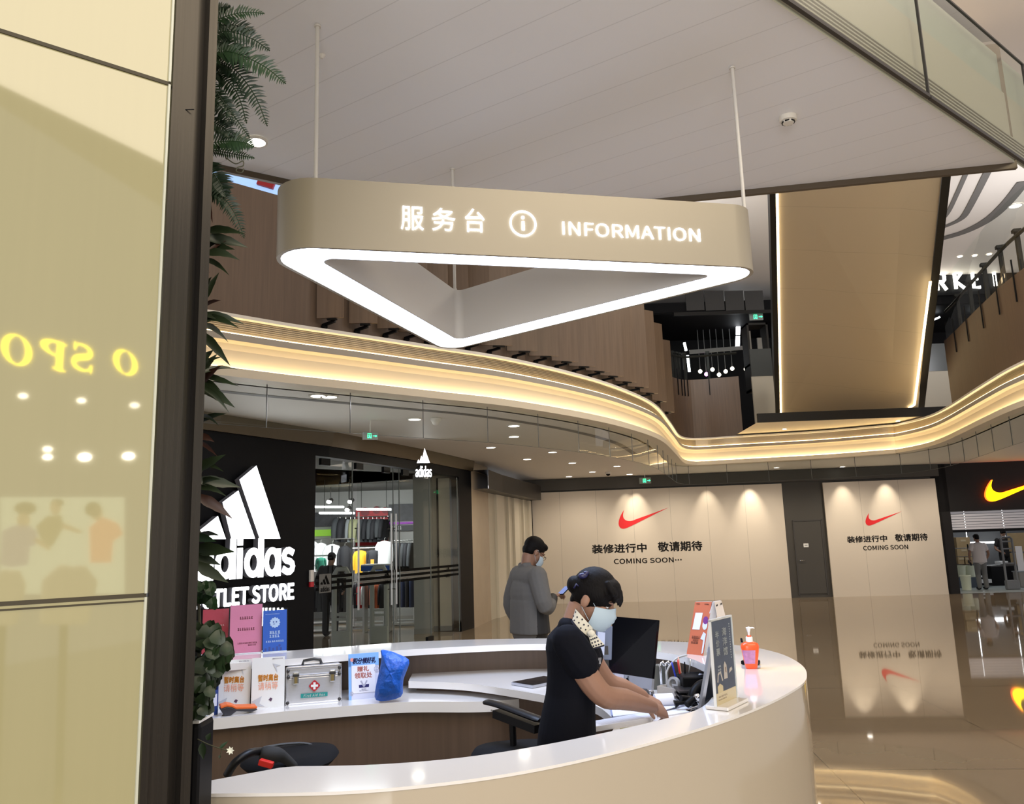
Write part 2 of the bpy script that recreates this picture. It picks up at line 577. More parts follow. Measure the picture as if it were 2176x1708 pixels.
# a dark slot that follows the edge in that ceiling
mb = MB()
sl = RING[2:ring_index(3.28, 16.8)]
sweep(mb, sl, [(-0.62, Z1 - 0.004), (-0.74, Z1 - 0.004)])
mb.build('trim_1', mat('grey_slot', (0.22, 0.21, 0.2), 0.6), kind='structure')

# stepped fascia of the ring
mb = MB(); sweep(mb, RING, [(-0.25, Z1), (0.12, Z1), (0.12, 3.53), (0.035, 3.53), (0.035, 3.515), (0.0, 3.515), (0.0, 3.74), (0.03, 3.80), (0.10, 3.82)])
mb.build('trim_2', M_CREAM, smooth=30, kind='structure')
mb = MB(); sweep(mb, RING, [(0.10, 3.82), (0.10, 3.89), (0.04, 3.89), (0.04, 3.875), (0.0, 3.875), (0.0, 3.91)])
mb.build('trim_3', mat('grey_fascia', (0.42, 0.38, 0.33), 0.5), kind='structure')
mb = MB(); sweep(mb, RING, [(0.0, 3.91), (0.0, 4.07)])
for k in range(7):
    z = 3.925 + k * 0.021
    sweep(mb, RING, [(0.0, z), (0.012, z), (0.012, z + 0.009), (0.0, z + 0.009)])
mb.build('trim_4', M_GRILLE, kind='structure')
mb = MB(); sweep(mb, RING, [(0.0, 4.07), (0.07, 4.075), (0.07, 4.11), (-0.16, 4.12)])
mb.build('trim_5', M_WHITEP, kind='structure')
mb = MB(); sweep(mb, RING, [(0.06, 3.54), (0.06, 3.548), (0.02, 3.548), (0.02, 3.54)])
tag(mb.build('light_strip', M_LED), 'warm light line along the foot of the curved cream fascia', 'light strip', 'warm light lines of the fascia')
mb = MB(); sweep(mb, RING, [(0.085, 3.895), (0.085, 3.902), (0.03, 3.902), (0.03, 3.895)])
tag(mb.build('light_strip', M_LED), 'warm light line under the air grille of the curved fascia', 'light strip', 'warm light lines of the fascia')

# wood cladding above the ring: left run, right run
iA = ring_index(5.55, 19.5); iB = ring_index(8.75, 15.9)
left_run = RING[:iA + 1]; right_run = RING[iB:]
ZW = 5.62
mb = MB(); sweep(mb, left_run, [(-0.10, 4.10), (-0.10, ZW), (-0.20, ZW), (-0.20, 4.10)])
mb.build('wall_left', M_WOOD, kind='structure')
mb = MB(); sweep(mb, right_run, [(-0.10, 4.10), (-0.10, ZW - 0.12), (-0.20, ZW - 0.12), (-0.20, 4.10)])
mb.build('wall_right', M_WOOD, kind='structure')
# upper floor slab behind the ring
mb = MB()
up = offs(RING, -0.16)
mb.add([(p.x, p.y, 4.14) for p in up] + [(18, 8, 4.14), (18, 30, 4.14), (-14, 30, 4.14), (-14, 6.0, 4.14)], [tuple(range(len(up) + 4))])
mb.build('floor_upper', M_STONE, kind='structure')

# upper ceiling
mb = MB(); mb.quad((-16, -8, Z3), (18, -8, Z3), (18, 30, Z3), (-16, 30, Z3))
mb.build('ceiling_upper', mat('upper_ceiling_paint', (0.80, 0.74, 0.68), 0.6), kind='structure')
# curved dark slots in it, right
mb = MB()
for pts, w in (([(2060, 352), (2030, 420), (2012, 455), (1990, 478)], 0.10), ([(2105, 352), (2060, 440), (2040, 466), (2000, 484)], 0.16),
               ([(2176, 385), (2140, 430), (2100, 466), (2050, 492), (1996, 508)], 0.28)):
    P = crom([PZ(x, y, Z3 - 0.01) for x, y in pts], 6)
    P = [V(p.x, p.y, 0) for p in P]
    sweep(mb, P, [(-w / 2, Z3 - 0.02), (w / 2, Z3 - 0.02)])
mb.build('trim_6', mat('slot_shade', (0.16, 0.15, 0.14), 0.7), kind='structure')

# footbridge: soffit, far edge, near side
A0 = PZ(1640, 0, ZB); A1 = PZ(2150, 341, ZB)
dA = (A1 - A0).normalized()
B1 = PZ(2176, 345, ZB); B0 = PZ(1420, 421, ZB)
Lk0 = PZ(470, 352, ZB); Lk1 = PZ(640, 389, ZB)
dB = (B1 - B0).normalized(); dL = (Lk1 - Lk0).normalized()
def meet(p, d, q, e):
    t = ((q.x - p.x) * e.y - (q.y - p.y) * e.x) / (d.x * e.y - d.y * e.x)
    return p + d * t
cornerR = meet(A0, dA, B0, dB); cornerB = meet(B0, dB, Lk0, dL)
A_far = A0 - dA * 9.0; L_far = Lk0 - dL * 7.0
mb = MB()
mb.add([A_far, cornerR, cornerB, L_far], [(0, 1, 2, 3)])
mb.add([p + V(0, 0, 0.9) for p in (A_far, cornerR, cornerB, L_far)], [(0, 1, 2, 3)])
mb.build('ceiling_bridge', M_SOFFIT, kind='structure')
mb = MB()
for a, b in ((cornerR, cornerB), (cornerB, L_far)):
    mb.bar(a + V(0, 0, -0.005), b + V(0, 0, -0.005), 0.03, 0.07)
    mb.bar(a + V(0, 0, 0.45), b + V(0, 0, 0.45), 0.03, 0.84)
mb.build('trim_7', M_BROWNTRIM, kind='structure')
nA = V(dA.y, -dA.x, 0)
mb = MB()
EXR = cornerR + dA * 2.0
mb.add([A_far, EXR, EXR + V(0, 0, 0.19), A_far + V(0, 0, 0.19)], [(0, 1, 2, 3)])
for k in range(7):
    z = 0.025 + k * 0.024
    mb.bar(A_far + nA * 0.006 + V(0, 0, z), EXR + nA * 0.006 + V(0, 0, z), 0.012, 0.010)
mb.build('trim_8', mat('bridge_grille', (0.36, 0.345, 0.28), 0.5), kind='structure')
mb = MB(); mb.add([A_far + V(0, 0, 0.19), EXR + V(0, 0, 0.19), EXR + V(0, 0, 0.50), A_far + V(0, 0, 0.50)], [(0, 1, 2, 3)])
mb.add([A_far + V(0, 0, 0.50), EXR + V(0, 0, 0.50), EXR - nA * 0.01 + V(0, 0, 0.505), A_far - nA * 0.01 + V(0, 0, 0.505)], [(0, 1, 2, 3)])
mg = MB(); mg.add([A_far - nA * 0.01 + V(0, 0, 0.505), EXR - nA * 0.01 + V(0, 0, 0.505), EXR - nA * 0.01 + V(0, 0, 0.79), A_far - nA * 0.01 + V(0, 0, 0.79)], [(0, 1, 2, 3)])
mg.build('trim_19', mat('bridge_grey_green', (0.37, 0.40, 0.345), 0.4), kind='structure')
mb.build('trim_9', mat('bridge_cream', (0.43, 0.405, 0.33), 0.5), kind='structure')
# bridge glass: panels between the visible joints
M_BGLASS = glass('green_edge_glass', (0.94, 0.955, 0.93))
J1 = PZ(1958, 206, ZB); J2 = PZ(2188, 366, ZB)
sp = (J2 - J1).length
tops = 0.80
bgl = thing('glass_parapet', 'green tinted glass parapet along the near side of the footbridge, at the upper right', 'parapet', (J1.x, J1.y, ZB))
names = ['leftmost green tinted glass panel on the side of the footbridge', 'middle green tinted glass panel of the footbridge, between its two joints',
         'rightmost green tinted glass panel on the side of the footbridge']
for k, (a, b) in enumerate(((J1 - dA * (sp - 0.01), J1 - dA * 0.005), (J1 + dA * 0.005, J1 + dA * (sp - 0.005)), (J1 + dA * (sp + 0.005), J1 + dA * 2 * sp))):
    a = V(a.x, a.y, ZB - 0.02) + nA * 0.04; b = V(b.x, b.y, ZB - 0.02) + nA * 0.04
    mb = MB(); mb.slab(a, b, b + V(0, 0, tops), a + V(0, 0, tops), 0.012)
    g = mb.build('glass_pane', M_BGLASS, bgl)
    e = MB(); e.bar(a + V(0, 0, tops), b + V(0, 0, tops), 0.014, 0.012); e.bar(b, b + V(0, 0, tops), 0.014, 0.012, up=(dA.x, dA.y, 0))
    e.bar(a, b, 0.02, 0.02)
    e.build('edge', M_DARK, g)

# ---- ground floor walls: left shop wall as a broken line
LW = [V(-5.6, 6.6, 0), V(-3.88, 10.0, 0), V(-2.79, 12.04, 0), V(-1.67, 14.78, 0), V(-0.92, 17.0, 0), V(-0.62, 18.6, 0), V(0.45, 22.9, 0)]
def LWp(seg):
    a, b = LW[seg], LW[seg + 1]
    d = (b - a).normalized()
    return a, d, V(d.y, -d.x, 0)          # origin, along, outward normal
def on_wall(seg, x, y):
    a, d, n = LWp(seg)
    return PP(x, y, a, n)
# solid part left of the entrance (seg 0,1 until px 668)
e0 = on_wall(1, 668, 1200); e0.z = 0
HD = on_wall(1, 672, 968).z               # head of the entrance
a1, d1, n1 = LWp(1)
def wall_run(mb, pts, z0, z1, t=0.2):
    sweep(mb, pts, [(0, z0), (0, z1), (-t, z1), (-t, z0), (0, z0)])
mb = MB()
wall_run(mb, [LW[0], LW[1], e0], 0, Z1 - 0.001)
wall_run(mb, [e0, LW[2], LW[3], LW[4]], HD, Z1 - 0.001)
for q in (e0,):
    pass
mb.build('wall_shop', M_BLACK, kind='structure')
# gold brown band below the ceiling
mb = MB()
sweep(mb, LW[:5], [(0.0, 3.22), (0.05, 3.22), (0.09, Z1 - 0.002), (0.0, Z1 - 0.002)])
mb.build('trim_10', mat('brushed_gold_brown', (0.085, 0.062, 0.034), 0.28, 0.75), kind='structure')
# black jamb at the far end of the entrance
j0 = on_wall(3, 978, 1200); j0.z = 0
mb = MB(); wall_run(mb, [j0, LW[4]], 0, HD, 0.5)
mb.build('wall_jamb', M_BLACK, kind='structure')
# beige stone pier beyond
mb = MB(); wall_run(mb, [LW[4], LW[5]], 0, Z1 - 0.001, 0.6)
mb.build('wall_pier', M_STONE, kind='structure')
# recessed shopfront between the pier and the hoarding
mb = MB(); wall_run(mb, [LW[5], LW[6]], 0, 2.85, 0.1)
a5, d5, n5 = LWp(5)
mb.build('wall_far_left', mat('pale_shopfront', (0.56, 0.51, 0.40), 0.3), kind='structure')
mb = MB()
for t, w in ((0.5, 0.7), (1.6, 0.16), (2.2, 0.5), (3.2, 0.12), (3.9, 0.3)):
    q = a5 + d5 * t
    mb.bar(q + n5 * 0.03 + V(0, 0, 1.42), q + n5 * 0.03 + d5 * w + V(0, 0, 1.42), 0.06, 2.84)
mb.build('trim_11', mat('pale_pilaster', (0.70, 0.64, 0.52), 0.4), kind='structure')
mb = MB(); sweep(mb, [LW[4] + d5 * 0.1, LW[5], LW[6] - d5 * 0.25], [(0, 2.85), (0.35, 2.85), (0.35, 3.25), (0, 3.25)])
mb.build('trim_12', M_DARK, kind='structure')

# ---- back wall and hoardings
HA = V(0.45, 22.9, 0); HB = V(11.4, 21.8, 0)
dH = (HB - HA).normalized(); nH = V(dH.y, -dH.x, 0)
def on_back(x, y, o=0.0):
    return PP(x, y, HA + nH * o, nH)
mb = MB()
r0 = HA - dH * 0.4; r1 = on_back(2014, 1200); r1.z = 0
wall_run(mb, [r0, r1], 0, Z1 - 0.001, 0.3)
mb.build('wall_back', M_TAUPE, kind='structure')
mb = MB(); mb.bar(r0 + nH * 0.07 + V(0, 0, 3.27), r1 + nH * 0.07 + V(0, 0, 3.27), 0.14, 0.32)
mb.build('trim_13', M_TAUPE, kind='structure')
# glazing bar and door
mb = MB(); q = on_back(1133, 1200, 0.12); q.z = 0
mb.bar(q, q + V(0, 0, 3.1), 0.06, 0.06)
mb.build('trim_14', M_BLACK, kind='structure')
dl = on_back(1699, 1250, 0.012); dr = on_back(1757, 1250, 0.012)
hd_ = on_back(1725, 1109, 0.0).z
ff = frame_m(V(dl.x, dl.y, 0.06), dH, (0, 0, 1)); wd_ = (V(dr.x, dr.y, 0) - V(dl.x, dl.y, 0)).length
mb = MB(); mb.box((wd_ / 2, hd_ / 2, 0.0), (wd_, hd_ - 0.08, 0.03), ff)
d1o = mb.build('door_1', mat('taupe_door', (0.058, 0.052, 0.043), 0.45), kind='structure', bevel=0.004)
mb = MB()
for x0, y0, x1, y1 in ((-0.03, 0, 0, hd_), (wd_, 0, wd_ + 0.03, hd_), (-0.03, hd_ - 0.03, wd_ + 0.03, hd_)):
    mb.box(((x0 + x1) / 2, (y0 + y1) / 2, 0.0), (x1 - x0, y1 - y0, 0.05), ff)
mb.build('door_frame', mat('door_frame_dark', (0.05, 0.045, 0.04), 0.4), d1o)
mb = MB(); mb.box((wd_ * 0.38, hd_ * 0.66, 0.02), (0.13, 0.10, 0.006), ff)
nb = mb.build('notice', mat('white_paper', (0.82, 0.82, 0.80), 0.6), d1o)
mb = MB(); rect(mb, ff, wd_ * 0.38 - 0.04, hd_ * 0.66 - 0.01, wd_ * 0.38 + 0.04, hd_ * 0.66 + 0.015, 0.025)
mb.build('print', mat('grey_print', (0.25, 0.25, 0.27), 0.6), nb)
mb = MB(); mb.cyl(ff @ V(0.07, hd_ * 0.46, 0.01), ff @ V(0.07, hd_ * 0.46, 0.07), 0.012); mb.cyl(ff @ V(0.06, hd_ * 0.46, 0.06), ff @ V(0.19, hd_ * 0.46, 0.06), 0.01)
mb.build('door_handle', mat('steel', (0.5, 0.5, 0.5), 0.25, 1.0), d1o)

def swoosh(n=14):
    """outline of the tick mark in a 1 x 0.373 box"""
    def bz(p, k):
        out = []
        for i in range(k):
            t = i / k
            out.append(tuple((1 - t) ** 3 * p[0][j] + 3 * (1 - t) ** 2 * t * p[1][j] + 3 * (1 - t) * t * t * p[2][j] + t ** 3 * p[3][j] for j in (0, 1)))
        return out
    o = bz(((1, 0.375), (0.75, 0.27), (0.50, 0.16), (0.28, 0.065)), n)
    o += bz(((0.28, 0.065), (0.15, 0.01), (0.06, -0.03), (0.015, 0.045)), n)
    o += bz(((0.015, 0.045), (-0.03, 0.12), (0.04, 0.26), (0.128, 0.365)), n)
    o += bz(((0.128, 0.365), (0.085, 0.27), (0.08, 0.185), (0.165, 0.155)), n)
    o += bz(((0.165, 0.155), (0.23, 0.13), (0.29, 0.155), (0.36, 0.178)), n)
    o += bz(((0.36, 0.178), (0.55, 0.235), (0.78, 0.305), (1, 0.375)), n)
    return o

M_HOARD = plank_mat('hoarding_board', (0.69, 0.61, 0.51), (1, -0.1, 0), 1.02, 0.008, 0.62, 0.42)
M_RED = mat('signal_red_print', (0.75, 0.015, 0.02), 0.5)
M_INK = mat('black_print', (0.012, 0.008, 0.006), 0.5)
def hoarding(xl, xr, ytop, logo, line1, line2, txt2, label, dots=()):
    a = on_back(xl[1], 1200, 0.10); b = on_back(xr[1], 1200, 0.10)
    a.z = b.z = 0
    zt = on_back(xr[0], ytop, 0.10).z
    w = (b - a).length
    t = thing('hoarding', label, 'hoarding', (a.x, a.y, 0), 0, 'printed shopfront hoardings')
    mb = MB(); mb.slab(a, b, b + V(0, 0, zt), a + V(0, 0, zt), 0.06)
    mb.build('board', M_HOARD, t)
    F = frame_m(a + nH * 0.004, dH, (0, 0, 1))
    Fi = F.inverted()
    def loc(px, py):
        q = Fi @ on_back(px, py, 0.104); return q.x, q.y
    x0, y0 = loc(*logo[0]); x1, y1 = loc(*logo[1])
    mb = MB(); sw = swoosh()
    poly2(mb, F, [(x0 + u * (x1 - x0), y0 + v / 0.375 * (y1 - y0)) for u, v in sw], 0.0)
    mb.build('logo', M_RED, t)
    for body, (pa, pb) in line1:
        mb = MB()
        xa, ya = loc(*pa); xb, yb = loc(*pb)
        text(mb, body, F, xb - xa, yb - ya, xa, ya, bold=0.016)
        mb.build('lettering', M_INK, t)
    mb = MB(); xa, ya = loc(*line2[0]); xb, yb = loc(*line2[1])
    text(mb, txt2, F, xb - xa, yb - ya, xa, ya, bold=0.012)
    for px, py in dots:
        disc2(mb, F, *loc(px, py), 0.022, n=12)
    mb.build('lettering', M_INK, t)
    return t
hoarding((1132, 1133), (1665, 1676), 1027, ((1315, 1124), (1421, 1078)),
         (('装修进行中', ((1259, 1176), (1373, 1154))), ('敬请期待', ((1399, 1172), (1491, 1149)))),
         ((1305, 1198), (1431, 1184)), 'COMING SOON', 'wide cream hoarding with red tick mark, left of the dark service door', ((1436, 1189.5), (1441.5, 1189.3), (1447, 1189)))
hoarding((1755, 1765), (1995, 2009), 1016, ((1840, 1117), (1917, 1086)),
         (('装修进行中', ((1801, 1153), (1884, 1137))), ('敬请期待', ((1903, 1150), (1970, 1133)))),
         ((1835, 1169), (1929, 1157)), 'COMING SOON', 'narrow cream hoarding with red tick mark, right of the dark service door')
# lamps grazing the hoardings
for px, py, s in ((1352, 1030, 1.0), (1330, 1030, 0.5), (1505, 1030, 0.7), (1597, 1028, 1.3), (1797, 1020, 0.8), (1890, 1018, 1.0)):
    q = on_back(px, py, 0.50)
    spot_lamp('wall_washer', (q.x, q.y, 3.38), (q.x + nH.x * -0.32, q.y + nH.y * -0.32, 2.45), 62 * s, 52, (1, 0.88, 0.70), 0.95, 0.02)

# ================================================================== HANGING SIGN
ZS0, ZS1 = 2.95, 3.262
P1 = PZ(700, 526.5, ZS0); P2 = PZ(1590, 567, ZS0)
Q1 = PZ(625, 578, ZS0); Q2 = PZ(900, 722, ZS0)
R1 = PZ(1600, 590, ZS0); R2 = PZ(1020, 730, ZS0)
cL = meet(P1, P2 - P1, Q1, Q2 - Q1); cR = meet(P1, P2 - P1, R1, R2 - R1); cB = meet(Q1, Q2 - Q1, R1, R2 - R1)
tri = [cL, cR, cB]
OUT = round_poly(tri, [0.17, 0.13, 0.12], 10)
def inset_tri(ds, r):
    L = []
    for i in range(3):
        a, b = tri[i], tri[(i + 1) % 3]; d = (b - a).normalized(); n = V(-d.y, d.x, 0)
        L.append((a + n * ds[i], d))
    pts = [meet(L[i - 1][0], L[i - 1][1], L[i][0], L[i][1]) for i in range(3)]
    return round_poly(pts, r, 10)
M_SIGN = mat('champagne_metal', (0.37, 0.325, 0.245), 0.38, 0.25)
M_DIFF = glow('cool_white_diffuser', (0.64, 0.76, 1.0), 8.5)
M_LETTER = glow('white_letter_light', (0.86, 0.90, 1.0), 4.0)
cen = (cL + cR + cB) / 3
sgn = thing('hanging_sign', 'big triangular hanging information sign with glowing white underside above the round counter', 'sign', (cen.x, cen.y, ZS0))
i1 = inset_tri((0.015, 0.018, 0.018), [0.155, 0.115, 0.105]); i2 = inset_tri((0.13, 0.165, 0.185), [0.05, 0.035, 0.045]); i3 = inset_tri((0.137, 0.172, 0.192), [0.044, 0.03, 0.04])
def lift(P, z):
    return [V(p.x, p.y, z) for p in P]
mb = MB()
mb.strip(lift(OUT, ZS0), lift(OUT, ZS1), closed=True)
mb.strip(lift(OUT, ZS1), lift(i1, ZS1 + 0.002), closed=True)
mb.strip(lift(i1, ZS1 + 0.002), lift(i3, ZS1), closed=True)
mb.strip(lift(i1, ZS0), lift(OUT, ZS0), closed=True)
mb.strip(lift(i1, ZS0), lift(i1, ZS0 + 0.012), closed=True)
mb.build('shell', M_SIGN, sgn, smooth=40)
mb = MB()
mb.strip(lift(i3, ZS0), lift(i3, ZS1), closed=True)
mb.strip(lift(i2, ZS0), lift(i3, ZS0), closed=True)
mb.strip(lift(i2, ZS0), lift(i2, ZS0 + 0.012), closed=True)
mb.build('inner_wall', mat('pale_inner_metal', (0.62, 0.60, 0.57), 0.45), sgn, smooth=40)
mb = MB(); mb.strip(lift(i1, ZS0 + 0.003), lift(i2, ZS0 + 0.003), closed=True)
mb.build('light_panel', M_DIFF, sgn)
dF = (P2 - P1).normalized(); nF = V(dF.y, -dF.x, 0)
def on_sign(x, y):
    return PP(x, y, P1 + nF * 0.003, nF)
FS = frame_m(on_sign(700, 526), dF, (0, 0, 1)); FSi = FS.inverted()
def sloc(x, y):
    q = FSi @ on_sign(x, y); return q.x, q.y
for ch, a, b in (('服', (852, 487), (900, 440)), ('务', (918, 489), (967, 444)), ('台', (989, 492), (1029, 445))):
    mb = MB(); xa, ya = sloc(*a); xb, yb = sloc(*b)
    text(mb, ch, FS, xb - xa, yb - ya, xa, ya, d=0.002, bold=0.0)
    mb.build('lettering', M_LETTER, sgn)
mb = MB(); cx, cy = sloc(1111.5, 475); rr = sloc(1138, 476)[0] - cx
stroke2(mb, FS, [(cx + rr * math.cos(t * math.pi / 24), cy + rr * math.sin(t * math.pi / 24)) for t in range(48)], 0.008, 0.002, closed=True)
rect(mb, FS, cx - 0.0065, cy - rr * 0.55, cx + 0.0065, cy + rr * 0.20, 0.002)
disc2(mb, FS, cx, cy + rr * 0.50, 0.0075, 0.002)
mb.build('information_symbol', M_LETTER, sgn)
mb = MB(); xa, ya = sloc(1196, 499); xb, yb = sloc(1486, 476)
text(mb, 'INFORMATION', FS, xb - xa, 0.064, xa, ya + 0.001, d=0.002)
mb.build('lettering', M_LETTER, sgn)
ir = offs(OUT, -0.09, True)
def rod(px, py, Yd, nm=None):
    q = PY(px, py, Yd)
    mb = MB(); mb.cyl((q.x, q.y, ZS1 - 0.01), (q.x, q.y, ZB - 0.004), 0.0095, n=12)
    mb.cyl((q.x, q.y, ZB - 0.012), (q.x, q.y, ZB - 0.003), 0.015, n=16)
    mb.cyl((q.x, q.y, ZS1 - 0.005), (q.x, q.y, ZS1 + 0.012), 0.013, n=16)
    mb.build('hanger_rod', mat('white_rod', (0.66, 0.63, 0.58), 0.4), sgn, smooth=40)
rod(671, 383, 3.33); rod(1581, 434, 3.77); rod(966, 590, 4.80)
area_lamp('sign_lamp', (0.0, 4.0, 2.93), 1.2, 34, (0.52, 0.66, 1.0), (0.0, 4.0, 0))

# ================================================================== ROUND COUNTER
ZC = 1.10
def resample(path, n):
    L = arc_len(path); out = []
    for k in range(n):
        p, d = at_len(path, L, L[-1] * k / (n - 1)); out.append(V(p.x, p.y, 0))
    return out
def flat(P):
    return [V(p.x, p.y, 0) for p in P]
outer_px = [(700, 1682), (900, 1667), (1100, 1640), (1300, 1598), (1500, 1543), (1620, 1499), (1690, 1463), (1714, 1440),
            (1703, 1412), (1650, 1386), (1560, 1370), (1400, 1362), (1170, 1356), (900, 1362), (700, 1376), (500, 1391)]
inner_px = [(610, 1628), (800, 1624), (1000, 1607), (1200, 1574), (1400, 1530), (1495, 1500), (1522, 1452), (1500, 1413), (1400, 1385),
            (1165, 1368), (900, 1378), (690, 1394), (500, 1409)]
outer = [V(-0.93, 2.33, 0)] + flat([PZ(411, 1678, ZC)]) + flat([PZ(433, 1686, ZC)])
outer = outer + crom(flat([PZ(433, 1686, ZC)] + [PZ(x, y, ZC) for x, y in outer_px]) + [V(-2.15, 4.62, 0), V(-2.6, 4.25, 0)], 8)[1:]
inner = [V(-0.90, 2.35, 0)] + flat([PZ(415, 1664, ZC)])
inner = inner + crom(flat([PZ(x, y, ZC) for x, y in inner_px]) + [V(-2.0, 4.33, 0), V(-2.4, 4.0, 0)], 8)
NR = 150
OUTC = resample(outer, NR); INC = resample(inner, NR)
ctr = thing('reception_counter', 'large round white reception counter with walnut lining and curved shelves', 'counter', (0, 3.7, 0))
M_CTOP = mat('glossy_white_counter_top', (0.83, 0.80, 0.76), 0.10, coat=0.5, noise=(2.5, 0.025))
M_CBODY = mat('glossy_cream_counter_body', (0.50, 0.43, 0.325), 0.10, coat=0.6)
mb = MB()
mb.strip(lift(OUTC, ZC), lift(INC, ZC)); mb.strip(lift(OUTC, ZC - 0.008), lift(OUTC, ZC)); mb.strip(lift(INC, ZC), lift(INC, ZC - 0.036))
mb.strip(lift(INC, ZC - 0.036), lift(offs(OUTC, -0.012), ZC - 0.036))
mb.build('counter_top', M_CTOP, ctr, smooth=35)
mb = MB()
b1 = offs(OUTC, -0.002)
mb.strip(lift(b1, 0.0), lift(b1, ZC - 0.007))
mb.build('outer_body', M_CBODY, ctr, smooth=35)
k0 = 6
b2 = [p + (q - p).normalized() * min(0.23 + 0.09 * min(1, max(0, (-p.x - 0.6) / 0.6)), max(0.03, (q - p).length - 0.05)) for p, q in zip(INC, OUTC)]
mb = MB(); mb.strip(lift(b2[k0:], 0.0), lift(b2[k0:], ZC - 0.034))
mb.build('inner_lining', M_WOOD, ctr, smooth=35)
# low shelf at the back left
ZL = 0.862
ls_f = crom(flat([V(-2.5, 4.05, 0), PZ(437, 1528, ZL), PZ(640, 1508, ZL), PZ(850, 1492, ZL), PZ(1030, 1490, ZL), V(0.15, 4.62, 0)]), 8)
ls_f = resample(ls_f, 50)
ks = min(range(NR), key=lambda k: (b2[k].x - 0.2) ** 2 + (b2[k].y - 5.05) ** 2)
ls_b = resample(list(reversed(b2[ks:])), 50)
def shelf(name, f, b, z, t, m, lip=0.0):
    mb = MB(); mb.strip(lift(f, z), lift(b, z)); mb.strip(lift(f, z - t), lift(f, z)); mb.strip(lift(b, z - t), lift(f, z - t))
    mb.strip([f[0] + V(0, 0, z - t), b[0] + V(0, 0, z - t)], [f[0] + V(0, 0, z), b[0] + V(0, 0, z)])
    mb.strip([f[-1] + V(0, 0, z - t), b[-1] + V(0, 0, z - t)], [f[-1] + V(0, 0, z), b[-1] + V(0, 0, z)])
    return mb.build(name, m, ctr, smooth=35)
shelf('shelf', ls_f, ls_b, ZL, 0.055, M_CTOP)
mb = MB(); wf = offs(ls_f, -0.035); mb.strip(lift(wf, 0), lift(wf, ZL - 0.05)); mb.build('shelf_panel', M_WOOD, ctr, smooth=35)
# raised desk along the back right
ZD = 0.93
dk_px = [(868, 1447), (1000, 1453), (1165, 1478), (1258, 1496), (1300, 1524), (1306, 1536), (1302, 1552), (1286, 1570)]
dk_f = crom(flat([PZ(x, y, ZD) for x, y in dk_px]) + [V(0.30, 3.02, 0), V(0.12, 2.88, 0)], 8)
dk_f = resample(dk_f, 60)
ke = min(range(NR), key=lambda k: (b2[k].x - dk_f[0].x) ** 2 + (b2[k].y - dk_f[0].y - 0.25) ** 2)
kb = min(range(NR), key=lambda k: (b2[k].x - 0.05) ** 2 + (b2[k].y - 2.5) ** 2)
dk_b = resample(list(reversed(b2[kb:ke + 1])), 60)
shelf('desk_top', dk_f, dk_b, ZD, 0.038, M_CTOP)
mb = MB(); wf = offs(dk_f, -0.10); mb.strip(lift(wf, 0), lift(wf, ZD - 0.05)); mb.build('desk_panel', M_WOOD, ctr, smooth=35)

# ================================================================== ATRIUM EDGE AND UPPER FLOOR
ORD = ['first', 'second', 'third', 'fourth', 'fifth', 'sixth', 'seventh', 'eighth', 'ninth', 'tenth', 'eleventh', 'twelfth',
       'thirteenth', 'fourteenth', 'fifteenth', 'sixteenth', 'seventeenth', 'eighteenth', 'nineteenth', 'twentieth',
       'twenty-first', 'twenty-second', 'twenty-third', 'twenty-fourth', 'twenty-fifth', 'twenty-sixth', 'twenty-seventh',
       'twenty-eighth', 'twenty-ninth', 'thirtieth', 'thirty-first', 'thirty-second', 'thirty-third', 'thirty-fourth']
def path_hit(path, px, py=900):
    """point of a plan path on the sight line through px (nearest one), with its tangent"""
    d = ray(px, py); best = None
    for a, b in zip(path, path[1:]):
        ex, ey = b.x - a.x, b.y - a.y
        den = d.x * ey - d.y * ex
        if abs(den) < 1e-9:
            continue
        t = (a.x * ey - a.y * ex) / den
        u = (a.x * d.y - a.y * d.x) / den
        if t > 0 and -1e-6 <= u <= 1 + 1e-6 and (best is None or t < best[0]):
            best = (t, V(a.x + ex * u, a.y + ey * u, 0), V(ex, ey, 0).normalized())
    return best[1], best[2]

M_DARK2 = mat('charcoal_metal', (0.014, 0.013, 0.012), 0.45, spec=0.25)
# ---- clear smoke curtain of glass panes under the ring
GP = offs(RING, -0.06)
GPL = arc_len(GP)
def s_of(path, L, p):
    k = min(range(len(path)), key=lambda i: (path[i] - p).length); return L[k] + (p - path[k]).length * (1 if k == 0 or (p - path[k]).dot(path[k] - path[k - 1]) > 0 else -1)
s0 = s_of(GP, GPL, path_hit(GP, 570, 812)[0])
smax = GPL[-1] - 1.0
s = s0 - 2 * 0.98; k = 0
panes = []
while s < smax:
    panes.append((s, min(s + 0.98, smax))); s += 0.98
smk = thing('smoke_curtain', 'clear glass smoke curtain hanging under the curved fascia', 'glass screen', (0.0, 10.3, 2.975))
M_JOINT = mat('glass_joint_shade', (0.10, 0.11, 0.11), 0.4)
for k, (sa, sb) in enumerate(panes):
    m = 4
    pts = [at_len(GP, GPL, sa + (sb - sa - 0.012) * i / m)[0] for i in range(m + 1)]
    pts = [V(p.x, p.y, 0) for p in pts]
    mb = MB()
    mb.strip(lift(pts, 2.975), lift(pts, Z1 - 0.002))
    g = mb.build('glass_pane', M_CLEAR, smk)
    e = MB(); e.bar(V(pts[-1].x, pts[-1].y, 2.975), V(pts[-1].x, pts[-1].y, Z1 - 0.002), 0.008, 0.014)
    e.tube(lift(pts, 2.975), 0.0025, 4)
    e.build('edge', M_JOINT, g)

